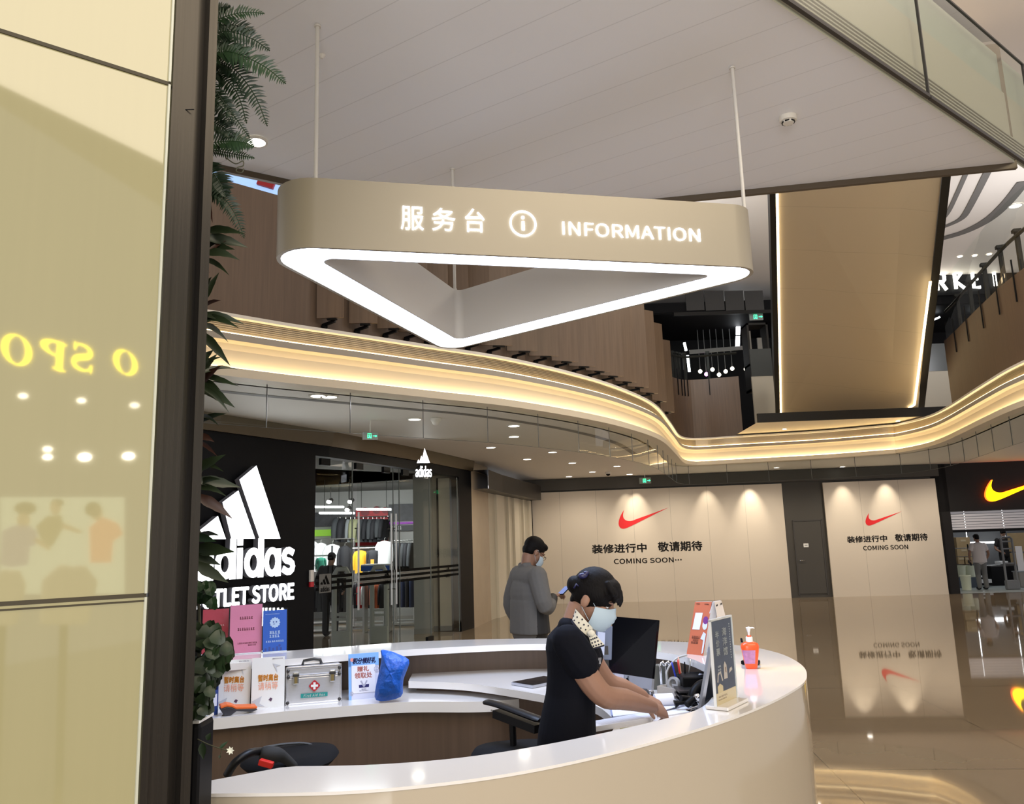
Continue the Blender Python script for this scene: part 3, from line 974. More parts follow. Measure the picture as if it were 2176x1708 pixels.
# ---- downlights of the ground floor ceiling
def downlight(t_label, p, r, group, disc=M_SPOTDISC, strength=None):
    t = thing('downlight', t_label, 'ceiling light', (p.x, p.y, p.z), 0, group)
    mb = MB(); mb.lathe([(r * 1.25, -0.012), (r * 1.28, 0.0), (r * 0.98, 0.0), (r, -0.012)], 20, Matrix.Translation(p), cap=False)
    mb.strip([p + V(math.cos(a * .314) * r * 1.25, math.sin(a * .314) * r * 1.25, -0.012) for a in range(20)],
             [p + V(math.cos(a * .314) * r, math.sin(a * .314) * r, -0.012) for a in range(20)], closed=True)
    mb.build('trim_ring', M_WHITEP, t)
    mb = MB(); mb.lathe([(r, -0.006), (r * 0.01, -0.004)], 20, Matrix.Translation(p), cap=False); mb.build('lamp', disc, t)
    return t
DL = [((676, 840), 'round ceiling light seen through the glass above the dark shop wall, left one of two'), ((700, 842), 'round ceiling light above the dark shop wall, right one of two'),
      ((881, 890), 'round ceiling light above the shop entrance'), ((1092, 904), 'ceiling light nearest the curved fascia above the man with the phone'),
      ((1092, 927), 'ceiling light directly under the one nearest the curved fascia'), ((1043, 950), 'ceiling light left of the pair above the pale shopfront'),
      ((1174, 960), 'ceiling light in the second row above the pale shopfront'), ((1120, 975), 'ceiling light above the dark lintel of the pale shopfront'),
      ((1216, 983), 'ceiling light above the left corner of the wide hoarding'), ((1311, 990), 'ceiling light near the dome camera over the wide hoarding'),
      ((1259, 1002), 'ceiling light left of the dome camera'), ((1209, 1012), 'lowest ceiling light, over the left edge of the wide hoarding'),
      ((1338, 1007), 'ceiling light left of the exit sign over the wide hoarding')]
for (px, py), lb in DL:
    p = PZ(px, py, Z1 - 0.002)
    downlight(lb, p, 0.085, 'ground floor ceiling lights')
for px, py, lb in ((1590, 1006, 'small ceiling light over the wide hoarding near its right end'), (1650, 985, 'small ceiling light above the service door'), (1790, 983, 'small ceiling light above the narrow hoarding')):
    downlight(lb, PZ(px, py + 8, Z1 - 0.002), 0.07, 'ground floor ceiling lights')
p = PZ(545, 299, ZB - 0.002)
downlight('bright round downlight in the plank soffit beside the fern', p, 0.052, 'footbridge ceiling light', glow('bright_downlight', (1, 0.93, 0.8), 14))

# exit signs
def exit_sign(px, py, Yd, w, label, hang, dirx=(1, 0, 0)):
    c = PY(px, py, Yd)
    d = V(*dirx).normalized()
    t = thing('exit_sign', label, 'exit sign', (c.x, c.y, c.z))
    F = frame_m(c, d, (0, 0, 1))
    h = w * 0.5
    mb = MB(); mb.box((0, 0, -0.02), (w, h, 0.04), F); mb.build('housing', mat('exit_housing', (0.30, 0.33, 0.31), 0.4), t, bevel=0.004)
    if hang:
        mb = MB(); mb.cyl(F @ V(0, h / 2, -0.02), V(c.x, c.y, hang), 0.008, n=8); mb.build('stem', M_WHITEP, t)
    mb = MB(); g = glow('exit_green', (0.05, 0.95, 0.35), 2.2)
    # running figure in a doorway and an arrow
    x = -w * 0.06
    stroke2(mb, F, [(x - h * .22, -h * .32), (x - h * .22, h * .3), (x + h * .22, h * .3), (x + h * .22, -h * .32)], h * 0.09, 0.004)
    stroke2(mb, F, [(x - h * .05, h * .12), (x + h * .02, -h * .08), (x - h * .12, -h * .3)], h * 0.1, 0.004)
    stroke2(mb, F, [(x + h * .02, -h * .08), (x + h * .14, -h * .3)], h * 0.09, 0.004)
    disc2(mb, F, x + h * .03, h * .2, h * .06, 0.004, n=10)
    stroke2(mb, F, [(w * .18, 0), (w * .40, 0)], h * .1, 0.004)
    poly2(mb, F, [(w * .34, h * .16), (w * .46, 0), (w * .34, -h * .16)], 0.004)
    mb.build('symbol', g, t)
    return t
exit_sign(787, 926, 11.0, 0.21, 'small green exit sign hung over the dark shop wall', Z1, (0.9, 0.35, 0))
exit_sign(1371, 1021, 20.6, 0.30, 'small green exit sign above the wide hoarding', Z1)

# dome camera, ceiling sensors
def dome(px, py, lb, dark=True):
    p = PZ(px, py, Z1 - 0.002)
    t = thing('dome_camera' if dark else 'ceiling_sensor', lb, 'camera' if dark else 'sensor', (p.x, p.y, p.z))
    mb = MB(); mb.lathe([(0.06, -0.05), (0.075, -0.02), (0.075, 0)], 18, Matrix.Translation(p)); mb.build('base', M_WHITEP, t, smooth=40)
    mb = MB(); mb.ell((p.x, p.y, p.z - 0.05), (0.055, 0.055, 0.05)); mb.build('dome', M_BLACK if dark else M_WHITEP, t, smooth=True)
dome(1292, 1003, 'black dome camera on the ceiling before the wide hoarding')
dome(926, 889, 'white box sensor on the ceiling over the shop entrance', False)
# smoke detector on the footbridge soffit
p = PZ(1674, 248, ZB - 0.001)
t = thing('smoke_detector', 'white round smoke detector on the soffit right of the sign', 'smoke detector', (p.x, p.y, p.z))
TM = Matrix.Translation(p)
mb = MB(); mb.lathe([(0.001, -0.042), (0.030, -0.042), (0.034, -0.030), (0.046, -0.028), (0.050, -0.018), (0.050, 0.0)], 26, TM); mb.build('body', mat('warm_white_plastic', (0.78, 0.74, 0.66), 0.4), t, smooth=50)
mb = MB()
for k in range(6):
    a = k * math.pi / 3
    mb.box((0.0335, 0, -0.036), (0.004, 0.024, 0.007), TM @ Matrix.Rotation(a, 4, 'Z'))
mb.build('slot', M_BLACK, t)
p = PZ(684, 117, ZB - 0.001)
mb = MB(); mb.lathe([(0.006, -0.018), (0.016, -0.004), (0.018, 0)], 14, Matrix.Translation(p))
tag(mb.build('sprinkler', M_WHITEP), 'small white sprinkler cap on the soffit beside the left hanger rod', 'sprinkler')

# ---- fins of the wood cladding
fin_px = [(688, 670), (757, 680), (817, 695), (862, 705), (905, 714), (948, 720), (992, 728), (1037, 736), (1090, 742), (1135, 748), (1179, 758),
          (1216, 767), (1249, 775), (1278, 784), (1308, 791), (1334, 799), (1357, 806), (1379, 814), (1397, 824)]
WPTH = offs(left_run, -0.10)
finr = random.Random(3)
for k, (px, py) in enumerate(fin_px):
    c, tn = path_hit(WPTH, px, py)
    nn = V(tn.y, -tn.x, 0)
    cc = c + nn * 0.17
    a = math.radians(-36 + finr.uniform(-6, 6))
    dd = V(tn.x * math.cos(a) - tn.y * math.sin(a), tn.x * math.sin(a) + tn.y * math.cos(a), 0)
    wdt = 0.30 + 0.02 * k
    wdt = min(wdt, 0.42)
    t = thing('wood_fin', '%s tall walnut fin from the left on the curved wood cladding, on a black bracket' % ORD[k], 'wood fin', (cc.x, cc.y, 4.2), 0, 'walnut fins above the curved fascia')
    mb = MB(); mb.bar(cc - dd * wdt / 2 + V(0, 0, 5.0), cc + dd * wdt / 2 + V(0, 0, 5.0), 0.025, 1.52)
    mb.build('board', M_WOOD2, t)
    mb = MB(); b0 = V(c.x, c.y, 4.19) + nn * 0.02; b1 = V(cc.x, cc.y, 4.21) - nn * 0.02
    mb.bar(b0 - dd * 0.02, b1 + dd * 0.06, 0.03, 0.03); mb.bar(V(cc.x, cc.y, 4.225) - dd * wdt * 0.12, V(cc.x, cc.y, 4.225) + dd * wdt * 0.25, 0.045, 0.012)
    mb.ell((b0.x, b0.y, 4.175), (0.04, 0.04, 0.03), nu=10, nv=6)
    mb.build('bracket', M_BLACK, t)

# ---- balustrades with glass and slim posts on the wood cladding
def balustrade(path, hits, z0, label, gl, h=0.95):
    t = thing('glass_balustrade', label, 'balustrade', (path[0].x, path[0].y, z0), 0, 'balustrades of the upper floor')
    mb = MB(); P = offs(path, -0.15)
    mb.strip(lift(P, z0), lift(P, z0 + h + 0.25)); mb.build('glass', gl, t)
    for px, py in hits:
        c, tn = path_hit(offs(path, -0.17), px, py); nn = V(tn.y, -tn.x, 0)
        q = c - nn * 0.05
        mb = MB(); mb.bar(V(q.x, q.y, z0), V(q.x, q.y, z0 + 0.70), 0.06, 0.06, up=(tn.x, tn.y, 0))
        mb.bar(V(q.x, q.y, z0 + 0.68), V(q.x, q.y, z0 + 0.73), 0.11, 0.10, up=(tn.x, tn.y, 0))
        mb.build('post', M_DARK2, t)
        f = c + nn * 0.085
        mb = MB(); mb.bar(V(f.x, f.y, z0 - 0.42), V(f.x, f.y, z0 + 0.25), 0.018, 0.02, up=(tn.x, tn.y, 0)); mb.build('spike', M_BLACK, t)
    mb = MB()
    mb.tube(lift(offs(path, -0.2), z0 + 0.62), 0.03, 6); mb.build('handrail', M_DARK2, t)
balustrade(right_run, [(2040, 725), (2066, 700), (2098, 668), (2133, 640), (2168, 600)], ZW - 0.12, 'glass balustrade with dark posts on the right wood cladding', M_CLEAR)
iL = ring_index(2.2, 13.6)
balustrade(RING[iL:iA + 1], [(1412, 700), (1431, 760), (1441, 790), (1448, 800), (1458, 806), (1507, 806)], ZW, 'glass balustrade with dark posts on the far left wood cladding', M_CLEAR)

# ---- landing and escalator seen from below
ZLn = 4.15
f0 = PZ(1610, 897, ZLn); f1 = PZ(2032, 881, ZLn)
dE = (f1 - f0).normalized(); nE = V(dE.y, -dE.x, 0)
mb = MB(); mb.add([f0, f1, f1 - nE * 4.0, f0 - nE * 4.0], [(0, 1, 2, 3)])
mb.build('ceiling_landing', M_CREAM, kind='structure')
mb = MB(); mb.bar(f0 + V(0, 0, 0.09), f1 + V(0, 0, 0.09), 0.06, 0.2)
mb.build('trim_15', M_DARK2, kind='structure')
for px, py, lb in ((1667, 911, 'leftmost small downlight under the escalator landing'), (1778, 913, 'second small downlight under the escalator landing'),
                   (1893, 905, 'third small downlight under the escalator landing'), (1908, 894, 'rightmost small downlight under the escalator landing')):
    p = PZ(px, py, ZLn - 0.003)
    downlight(lb, p, 0.05, 'downlights under the escalator landing')

BL = PZ(1662, 889, 4.40); BR = PZ(1950, 868, 4.40)
TLp = PY(1655, 408, 12.6); TRp = PY(2001, 372, 12.2)
esc = thing('escalator', 'cream underside of the escalator rising behind the sign, edged with warm light lines', 'escalator', (BL.x, BL.y, 4.4))
uE = (TLp - BL).normalized(); uR = (TRp - BR).normalized()
TL2 = TLp + uE * 0.9; TR2 = TRp + uR * 0.9
nrm = (BR - BL).cross(TL2 - BL).normalized()
if nrm.dot(EYEP - BL) < 0:
    nrm = -nrm
M_ESC = plank_mat('escalator_soffit', (0.45, 0.38, 0.28), (0, 1, 0.0), 0.92, 0.006, 0.75, 0.4)
mb = MB(); mb.slab(BL, BR, TR2, TL2, 0.05); mb.build('soffit', M_ESC, esc)
LB = BL + (BL - BR).normalized() * 0.12 ; RB = BR + (BR - BL).normalized() * 0.08
upv = V(0, 0, 1.0)
def side(a, b, dirn, mm, nm):
    mb = MB(); o = dirn * 0.0
    mb.slab(a + o - nrm * -0.04, b + o - nrm * -0.04, b + o + upv * 1.1, a + o + upv * 1.1, 0.05)
    mb.add([a + nrm * 0.04 - dirn * 0.08, a + nrm * 0.04 + dirn * 0.03, b + nrm * 0.04 + dirn * 0.03, b + nrm * 0.04 - dirn * 0.08], [(0, 1, 2, 3)])
    mb.build(nm, mm, esc)
wl = (BL - BR).normalized(); wr = -wl
side(LB, TL2 + wl * 0.12, wl, M_DARK2, 'side_panel')
side(RB, TR2 + wr * 0.08, wr, M_DARK2, 'side_panel')
def ledline(a, b, r, nm='light_line'):
    mb = MB(); mb.bar(a, b, r, 0.02, up=nrm); mb.build(nm, glow('escalator_led', (1.0, 0.78, 0.45), 3.6), esc)
ledline(BL + nrm * 0.03 + wl * 0.03, TL2 + nrm * 0.03 + wl * 0.03, 0.045)
def on_esc(x, y):
    return PP(x, y, BL + nrm * 0.03, nrm)
ledline(on_esc(1977, 598), on_esc(1943, 860), 0.045)
ledline(on_esc(1943, 860), on_esc(1930, 868), 0.045)
mb = MB(); mb.slab(BL, BR, BR - nE * 0.5 + V(0, 0, -0.1), BL - nE * 0.5 + V(0, 0, -0.1), 0.03); mb.build('lower_apron', M_CREAM, esc)
# pale parapet pieces either side of its foot
for (x0, y0, x1, y1, lb, n_) in ((1606, 912, 1652, 800, 'l', 1), (1950, 878, 2030, 790, 'r', 2)):
    a = PY(x0, y0, 19.6); b = PY(x1, y0, 19.6); zt = PY(x0, y1, 19.6).z
    mb = MB(); mb.bar(V(a.x, 19.6, (4.2 + zt) / 2), V(b.x, 19.6, (4.2 + zt) / 2), 0.06, zt - 4.2)
    mb.build('wall_parapet_%d' % n_, mat('pale_parapet', (0.36, 0.33, 0.27), 0.5), kind='structure')
    mb = MB(); mb.bar(V(a.x, 19.58, zt + 0.35), V(b.x, 19.58, zt + 0.35), 0.04, 0.7)
    mb.build('trim_%d' % (15 + n_), mat('dark_glazed_panel', (0.05, 0.055, 0.055), 0.2), kind='structure')

# ---- dark upper shops beyond
mb = MB(); mb.bar(V(1.5, 27, 6.7), V(17, 27, 6.7), 0.1, 5.2); mb.build('wall_upper_back', mat('dark_shop', (0.006, 0.006, 0.007), 0.6, spec=0.1), kind='structure')
mb = MB(); mb.bar(V(2.6, 24, 6.1), V(2.6, 27, 6.1), 0.1, 4.0)
mb.bar(V(1.2, 23.5, 8.55), V(18, 23.5, 8.55), 0.1, 0.35)
mb.build('wall_upper_side', mat('dark_shop', (0.006, 0.006, 0.007), 0.6, spec=0.1), kind='structure')
mb = MB(); mb.quad((1.5, 23.4, 8.4), (18, 23.4, 8.4), (18, 27, 8.4), (1.5, 27, 8.4)); mb.build('ceiling_upper_shop', mat('dark_shop', (0.006, 0.006, 0.007), 0.6, spec=0.1), kind='structure')
# transom windows
fr = thing('shop_transom', 'row of four dark framed transom windows above the dark upper shop', 'window frame', tuple(PY(1540, 635, 23.4)))
for x0, x1 in ((1459, 1497), (1500, 1540), (1543, 1582), (1585, 1624)):
    a = PY(x0, 660, 23.4); b = PY(x1, 655, 23.4); zt = PY(x0, 618, 23.4).z
    mb = MB(); mb.slab(V(a.x, 23.4, a.z), V(b.x, 23.4, a.z), V(b.x, 23.4, zt), V(a.x, 23.4, zt), 0.03)
    mb.build('pane', mat('grey_transom_pane', (0.05, 0.05, 0.05), 0.15), fr)
a = PY(1432, 668, 23.38); b = PY(1640, 660, 23.38)
mb = MB(); mb.bar(V(a.x, 23.38, a.z), V(b.x, 23.38, a.z), 0.06, 0.10); mb.build('rail', M_DARK2, fr)
for i, (y0, y1) in enumerate(((655, 681), (684, 711), (714, 737))):
    a = PY(1570 - i, y0, 25.0 + i * 0.3); b = PY(1569 - i, y1, 25.0 + i * 0.3)
    mb = MB(); mb.bar(a, b, 0.13, 0.05, up=(0, 1, 0))
    tag(mb.build('tube_light', glow('cool_tube', (0.9, 0.95, 1.0), 5.0)), '%s white tube light from the top in the dark upper shop' % ORD[i], 'tube light', 'tube lights of the dark upper shop')
for i, (x, y0, y1) in enumerate(((1454, 728, 745), (1461, 755, 790))):
    a = PY(x, y0, 24.4); b = PY(x + 4, y1, 24.4)
    mb = MB(); mb.bar(a, b, 0.07, 0.05, up=(0, 1, 0))
    tag(mb.build('tube_light', glow('cool_tube', (0.9, 0.95, 1.0), 5.0)), ('upper' if i == 0 else 'lower') + ' slim tube light beside the far left balustrade', 'tube light', 'tube lights of the dark upper shop')
for i, (x, y, c_) in enumerate(((1488, 789, 0), (1514, 785, 0), (1501, 795, 1), (1528, 796, 0), (1542, 789, 0), (1556, 783, 0), (1585, 784, 0))):
    p = PY(x, y, 25.5)
    t = thing('pendant_lamp', ('magenta pendant lamp' if c_ else 'small warm pendant bulb') + ', %s from the left in the dark upper shop' % ORD[i if i < 2 else (i if i > 2 else 2)], 'pendant lamp', tuple(p), 0, 'pendant lamps of the dark upper shop')
    mb = MB(); mb.ell(p, (0.065, 0.065, 0.065), nu=12, nv=8); mb.build('bulb', glow('magenta_bulb', (0.9, 0.35, 1.0), 4.0) if c_ else glow('warm_bulb', (1.0, 0.88, 0.7), 5.0), t, smooth=True)
    mb = MB(); mb.cyl(p + V(0, 0, 0.08), V(p.x, p.y, 8.39), 0.012, n=6); mb.build('cord', mat('grey_cord', (0.15, 0.15, 0.15), 0.5), t)
a = PY(1465, 748, 24.2); b = PY(1590, 738, 24.2)
mb = MB(); mb.bar(a, b, 0.05, 0.12)
tag(mb.build('ceiling_rail', mat('grey_rail', (0.16, 0.16, 0.16), 0.4)), 'grey horizontal rail across the dark upper shop', 'rail')
exit_sign(1607, 673, 23.6, 0.42, 'green exit sign with arrows beside the escalator on the upper floor', None)
# kiosk frame left of the escalator
c0 = PY(1612, 832, 20.6); c1 = PY(1643, 690, 20.6)
k_ = thing('display_kiosk', 'dark framed glazed kiosk left of the escalator foot', 'kiosk', (c0.x, 20.6, c0.z))
x0, x1, z0, z1 = PY(1592, 832, 20.6).x, PY(1637, 832, 20.6).x, c0.z, c1.z
mb = MB()
for xa, xb, za, zb in ((x0, x0 + .05, z0, z1), (x1 - .05, x1, z0, z1), (x0, x1, z0, z0 + .05), (x0, x1, z1 - .05, z1), (x0, x1, z0 + (z1 - z0) * .36, z0 + (z1 - z0) * .36 + .06)):
    mb.box(((xa + xb) / 2, 20.6, (za + zb) / 2), (xb - xa, 0.5, zb - za))
mb.box(((x0 + x1) / 2, 20.6, (z0 + 4.14) / 2), (0.3, 0.3, z0 - 4.14))
mb.build('frame', M_DARK2, k_)
mb = MB(); mb.box(((x0 + x1) / 2, 20.7, z0 + (z1 - z0) * .18), (x1 - x0 - .08, 0.05, (z1 - z0) * .32)); mb.build('panel', mat('grey_glazed', (0.07, 0.075, 0.075), 0.2), k_)
mb = MB(); mb.box((x0 + .14, 20.7, z0 + (z1 - z0) * .72), (0.1, 0.05, (z1 - z0) * .42)); mb.box((x1 - .14, 20.7, z0 + (z1 - z0) * .62), (0.12, 0.05, (z1 - z0) * .40))
mb.build('poster', mat('grey_poster', (0.28, 0.27, 0.25), 0.5), k_)

# lit letters of the food hall
mk = thing('marquee_sign', 'glowing bulb letters on the dark upper shop right of the escalator', 'sign', tuple(PY(2050, 600, 23.3)))
STK = {'R': [[(0, 0), (0, 1), (.7, 1), (.85, .88), (.85, .62), (.7, .5), (0, .5)], [(.4, .5), (.95, 0)]],
       'K': [[(0, 0), (0, 1)], [(.85, 1), (0.05, .45), (.95, 0)]],
       'E': [[(.85, 1), (0, 1), (0, 0), (.85, 0)], [(0, .5), (.65, .5)]],
       'T': [[(-.1, 1), (.9, 1)], [(.4, 1), (.4, 0)]],
       'M': [[(0, 0), (0, 1), (.45, .35), (.9, 1), (.9, 0)]], 'A': [[(0, 0), (.45, 1), (.9, 0)], [(.2, .38), (.7, .38)]]}
ym = 23.3
for ch, x0_, yb, yt, w_ in (('M', 1880, 624, 586, 20), ('A', 1938, 621, 584, 20), ('R', 1992, 617, 582, 20), ('K', 2031, 614, 578, 20), ('E', 2069, 611, 575, 16), ('T', 2109, 608, 572, 15)):
    o = PY(x0_, yb, ym); e = PY(x0_ + w_, yb, ym); h = PY(x0_, yt, ym).z - o.z
    F = frame_m(V(o.x, ym, o.z), (1, 0, 0), (0, 0, 1))
    mb = MB()
    for st in STK[ch]:
        stroke2(mb, F, [(u * (e.x - o.x), v * h) for u, v in st], 0.085, 0.0, ext=0.05)
    mb.build('letter', glow('bulb_letter', (1.0, 0.96, 0.86), 4.5), mk)
mb = MB(); a = PY(1860, 632, 23.36); b = PY(2175, 612, 23.36); zt = PY(1990, 568, 23.36).z
mb.box(((a.x + b.x) / 2, 23.38, (a.z + zt) / 2), (b.x - a.x, 0.05, zt - a.z)); mb.build('back_board', mat('dark_board', (0.006, 0.006, 0.007), 0.5, spec=0.1), mk)
for i, (x0_, y0_, x1_, y1_, w_) in enumerate(((2018, 643, 2040, 624, 0.09), (2001, 664, 2008, 658, 0.10), (1987, 678, 1996, 674, 0.10), (2060, 676, 2066, 675, .05))):
    mb = MB(); mb.bar(PY(x0_, y0_, 24.5), PY(x1_, y1_, 24.5), w_, 0.05)
    tag(mb.build('strip_light', glow('cool_tube', (0.9, 0.95, 1.0), 5.0)), '%s slanted strip light from the top under the glowing bulb letters' % ORD[i], 'strip light', 'strip lights under the bulb letters')
for i, (x, y) in enumerate(((2040, 545), (2071, 543), (2102, 540))):
    downlight('%s small bright ceiling light from the left above the bulb letters' % ORD[i], PZ(x, y, Z3 - 0.01), 0.06, 'upper ceiling lights')
downlight('large bright ceiling light at the upper right edge', PZ(2158, 437, Z3 - 0.01), 0.13, 'upper ceiling lights')
# cool light over the upper walkway behind the left cladding
mb = MB(); a = PY(440, 335, 10.5); b = PY(640, 410, 10.5)
mb.bar(V(-5.5, 11.0, PY(470, 362, 11.0).z), V(-2.4, 11.0, PY(640, 396, 11.0).z), 0.1, 0.45)
sgl = tag(mb.build('light_box', glow('cool_lightbox', (0.40, 0.62, 1.0), 0.6)), 'pale blue lit shop fascia glimpsed above the left wood cladding', 'light box')
mb = MB(); mb.bar(V(-5.5, 11.03, 5.4), V(-2.4, 11.03, 5.4), 0.06, 2.5); mb.build('front_panel', M_DARK2, sgl)
mb = MB(); q = PY(548, 386, 10.9); mb.bar(q, PY(582, 396, 10.9), 0.05, 0.09); mb.build('red_band', mat('red_band', (0.5, 0.03, 0.04), 0.5), sgl)

# ================================================================== SHOP ON THE LEFT
M_FACE = glow('white_sign_face', (0.95, 0.97, 1.0), 4.0)
M_RETURN = mat('grey_letter_side', (0.22, 0.22, 0.25), 0.5)
def on_w(seg, x, y, o):
    a, d, n = LWp(seg); return PP(x, y, a + n * o, n)
a, d, n = LWp(1)
FA = frame_m(V(a.x, a.y, 0) + n * 0.13, d, (0, 0, 1)); FAi = FA.inverted()
def al(x, y):
    q = FAi @ on_w(1, x, y, 0.13); return q.x, q.y
def solid_letter(polys, name, par, F, depth=0.09, face=M_FACE):
    mb = MB()
    for p in polys:
        mb.prism(p, -depth, -0.002, F, 0)
        poly2(mb, F, p, 0.0, 1)
    return mb.build(name, [M_RETURN, face], par, fix=True)
ads = thing('shop_sign', 'big white lit three bar logo with lettering on the black shop wall', 'sign', tuple(on_w(1, 560, 1150, 0.1)))
for q in (((509, 1019), (545, 989), (596, 1144), (552, 1144.5)), ((473, 1067), (506.5, 1042), (542, 1144), (492, 1145)), ((425.5, 1126), (463, 1096), (480, 1145), (434, 1145.5))):
    solid_letter([[al(*p) for p in q]], 'logo_bar', ads, FA)
gx0, gy0 = al(408, 1236); gx1, gy1 = al(624, 1221.5)
def ring_polys(cx, cy, rx, ry, ix, iy, n=20):
    out = []
    for k in range(n):
        a0, a1 = 2 * math.pi * k / n, 2 * math.pi * (k + 1) / n
        out.append([(cx + ix * math.cos(a0), cy + iy * math.sin(a0)), (cx + rx * math.cos(a0), cy + ry * math.sin(a0)),
                    (cx + rx * math.cos(a1), cy + ry * math.sin(a1)), (cx + ix * math.cos(a1), cy + iy * math.sin(a1))])
    return out
def band_polys(pts, w):
    P = [Vector(p) for p in pts]; out = []; L = []; R = []
    for i in range(len(P)):
        t = (P[min(i + 1, len(P) - 1)] - P[max(i - 1, 0)]).normalized(); q = Vector((-t.y, t.x)) * w / 2
        L.append(P[i] + q); R.append(P[i] - q)
    for i in range(len(P) - 1):
        out.append([tuple(L[i]), tuple(R[i]), tuple(R[i + 1]), tuple(L[i + 1])])
    return out
XH = al(624, 1161)[1] - gy1
U = (gx1 - gx0) / 216.0
def gl_round(x, w, stem, up=0.0):
    p = ring_polys(x + w * U * 0.47, gy1 + XH / 2, w * U * 0.47, XH / 2, w * U * 0.19, XH * 0.27)
    sx = x + w * U
    p.append([(sx - 13 * U, gy1), (sx, gy1), (sx, gy1 + XH + up), (sx - 13 * U, gy1 + XH + up)])
    return p
x = gx0
solid_letter(gl_round(x, 40, 1, -0.02), 'letter', ads, FA); x += 42 * U
UPH = XH * 0.31
solid_letter(gl_round(x, 43, 1, UPH), 'letter', ads, FA); x += 45 * U
solid_letter([[(x, gy1), (x + 12 * U, gy1), (x + 12 * U, gy1 + XH), (x, gy1 + XH)], [(x, gy1 + XH * 1.08), (x + 12 * U, gy1 + XH * 1.08), (x + 12 * U, gy1 + XH + UPH), (x, gy1 + XH + UPH)]], 'letter', ads, FA); x += 15 * U
solid_letter(gl_round(x, 43, 1, UPH), 'letter', ads, FA); x += 44 * U
solid_letter(gl_round(x, 39, 1, -0.02), 'letter', ads, FA); x += 41 * U
sw_ = 31 * U; cy = gy1 + XH / 2
spts = [(x + sw_ * .92, cy + XH * .27)] + [(x + sw_ * (.5 + .33 * math.cos(t)), cy + XH * (.19 + .19 * math.sin(t))) for t in [0.9, 1.4, 1.9, 2.5, 3.1, 3.7, 4.2]] + \
       [(x + sw_ * (.52 + .34 * math.cos(t)), cy - XH * .19 + XH * .19 * math.sin(t)) for t in [1.2, .6, 0, -.6, -1.2, -1.8, -2.3]] + [(x + sw_ * .06, cy - XH * .25)]
solid_letter(band_polys(spts, XH * 0.235), 'letter', ads, FA)
mb = MB(); xa, ya = al(404, 1289); xb, yb = al(624, 1272)
text(mb, 'OUTLET STORE', FA, xb - xa, al(624, 1239)[1] - yb, xa, yb, d=-0.08, bold=0.03, ext=0.075, mi=0)
text(mb, 'OUTLET STORE', FA, xb - xa, al(624, 1239)[1] - yb, xa, yb, d=0.0, bold=0.03, mi=1)
mb.build('lettering', [M_RETURN, M_FACE], ads)
mb = MB()
for xx in (556, 563, 571, 579, 588, 597):
    x0, y0 = al(xx, 1330); x1, y1 = al(xx + 5, 1291)
    rect(mb, FA, x0, y0, x1, y1)
x0, y0 = al(570, 1298); x1, y1 = al(604, 1294.5); rect(mb, FA, x0, y0, x1, y1)
mb.build('lettering_row', M_FACE, ads)

# small blade sign over the entrance
c = PY(900, 984, 13.2)
bs = thing('blade_sign', 'small white lit three bar logo sign over the shop entrance', 'sign', tuple(c))
db = V(0.97, 0.24, 0); FB = frame_m(c, db, (0, 0, 1)); k = 13.2 / 1700
for (q) in (((-2, 12), (2.5, 32), (13.5, 0.5), (4.0, 0.5)), ((-9, 2), (-4.5, 16), (3.0, 0.5), (-5, 0.5)), ((-14, -6 + 6.5), (-11.0, 8), (-6, 0.5), (-13, .4))):
    solid_letter([[(u * k, v * k) for u, v in q]], 'logo_bar', bs, FB, 0.06)
mb = MB(); text(mb, 'adidas', FB, 34 * k, 23 * k, -17 * k, -29 * k, d=0.0, bold=0.02, mi=1); text(mb, 'adidas', FB, 34 * k, 23 * k, -17 * k, -29 * k, d=-0.06, bold=0.035, ext=0.055)
mb.build('lettering', [M_RETURN, M_FACE], bs)
mb = MB(); mb.bar(c - V(db.y, -db.x, 0) * 0.08, c - V(db.y, -db.x, 0) * 0.9, 0.03, 0.03); mb.build('bracket', M_BLACK, bs)

# shop interior shell
mb = MB(); mb.bar(V(-10, 20.55, 1.6), V(-0.75, 20.55, 1.6), 0.1, 3.2); mb.build('wall_shop_back', mat('shop_back_wall', (0.36, 0.36, 0.34), 0.5), kind='structure')
M_SHOPD = mat('shop_dark_panel', (0.03, 0.03, 0.032), 0.5)
mb = MB(); mb.quad((-10, 8, 3.12), (-10, 20.5, 3.12), (-1.0, 20.5, 3.12), (-1.0, 16.9, 3.12)); mb.add([LW[0] + V(-.3, .2, 3.12), e0 + V(-.25, .1, 3.12), LW[3] + V(-.25, .1, 3.12), V(-1.2, 16.9, 3.12), V(-10, 20.5, 3.12), V(-10, 8, 3.12)], [(0, 1, 2, 3, 4, 5)])
mb.build('ceiling_shop', mat('shop_grey_ceiling', (0.16, 0.165, 0.155), 0.6), kind='structure')
def yb(px, py, Yd=20.45):
    return PY(px, py, Yd)
def back_panel(name, x0, y0, x1, y1, m, label, cat, Yd=20.44, th=0.05):
    a = yb(x0, y1, Yd); b = yb(x1, y0, Yd)
    mb = MB(); mb.box(((a.x + b.x) / 2, Yd + th / 2, (a.z + b.z) / 2), (b.x - a.x, th, b.z - a.z))
    return tag(mb.build(name, m), label, cat)
back_panel('graphic_panel', 655, 1086, 757, 1120, mat('dark_graphic', (0.05, 0.05, 0.055), 0.5, noise=(9, 0.9)), 'dark picture band above the green strip inside the shop', 'wall panel')
back_panel('colour_strip', 655, 1124, 724, 1140, mat('green_strip', (0.20, 0.42, 0.03), 0.5, emit=(0.2, 0.42, 0.03), estr=0.5), 'lime green strip on the back wall of the shop', 'wall panel')
rp = back_panel('poster', 756, 1080, 824, 1160, mat('red_poster', (0.50, 0.015, 0.02), 0.5), 'red poster behind the hanging jackets in the shop', 'poster', 20.40)
mb = MB(); FR = frame_m(PY(756, 1160, 20.39), (1, 0, 0), (0, 0, 1))
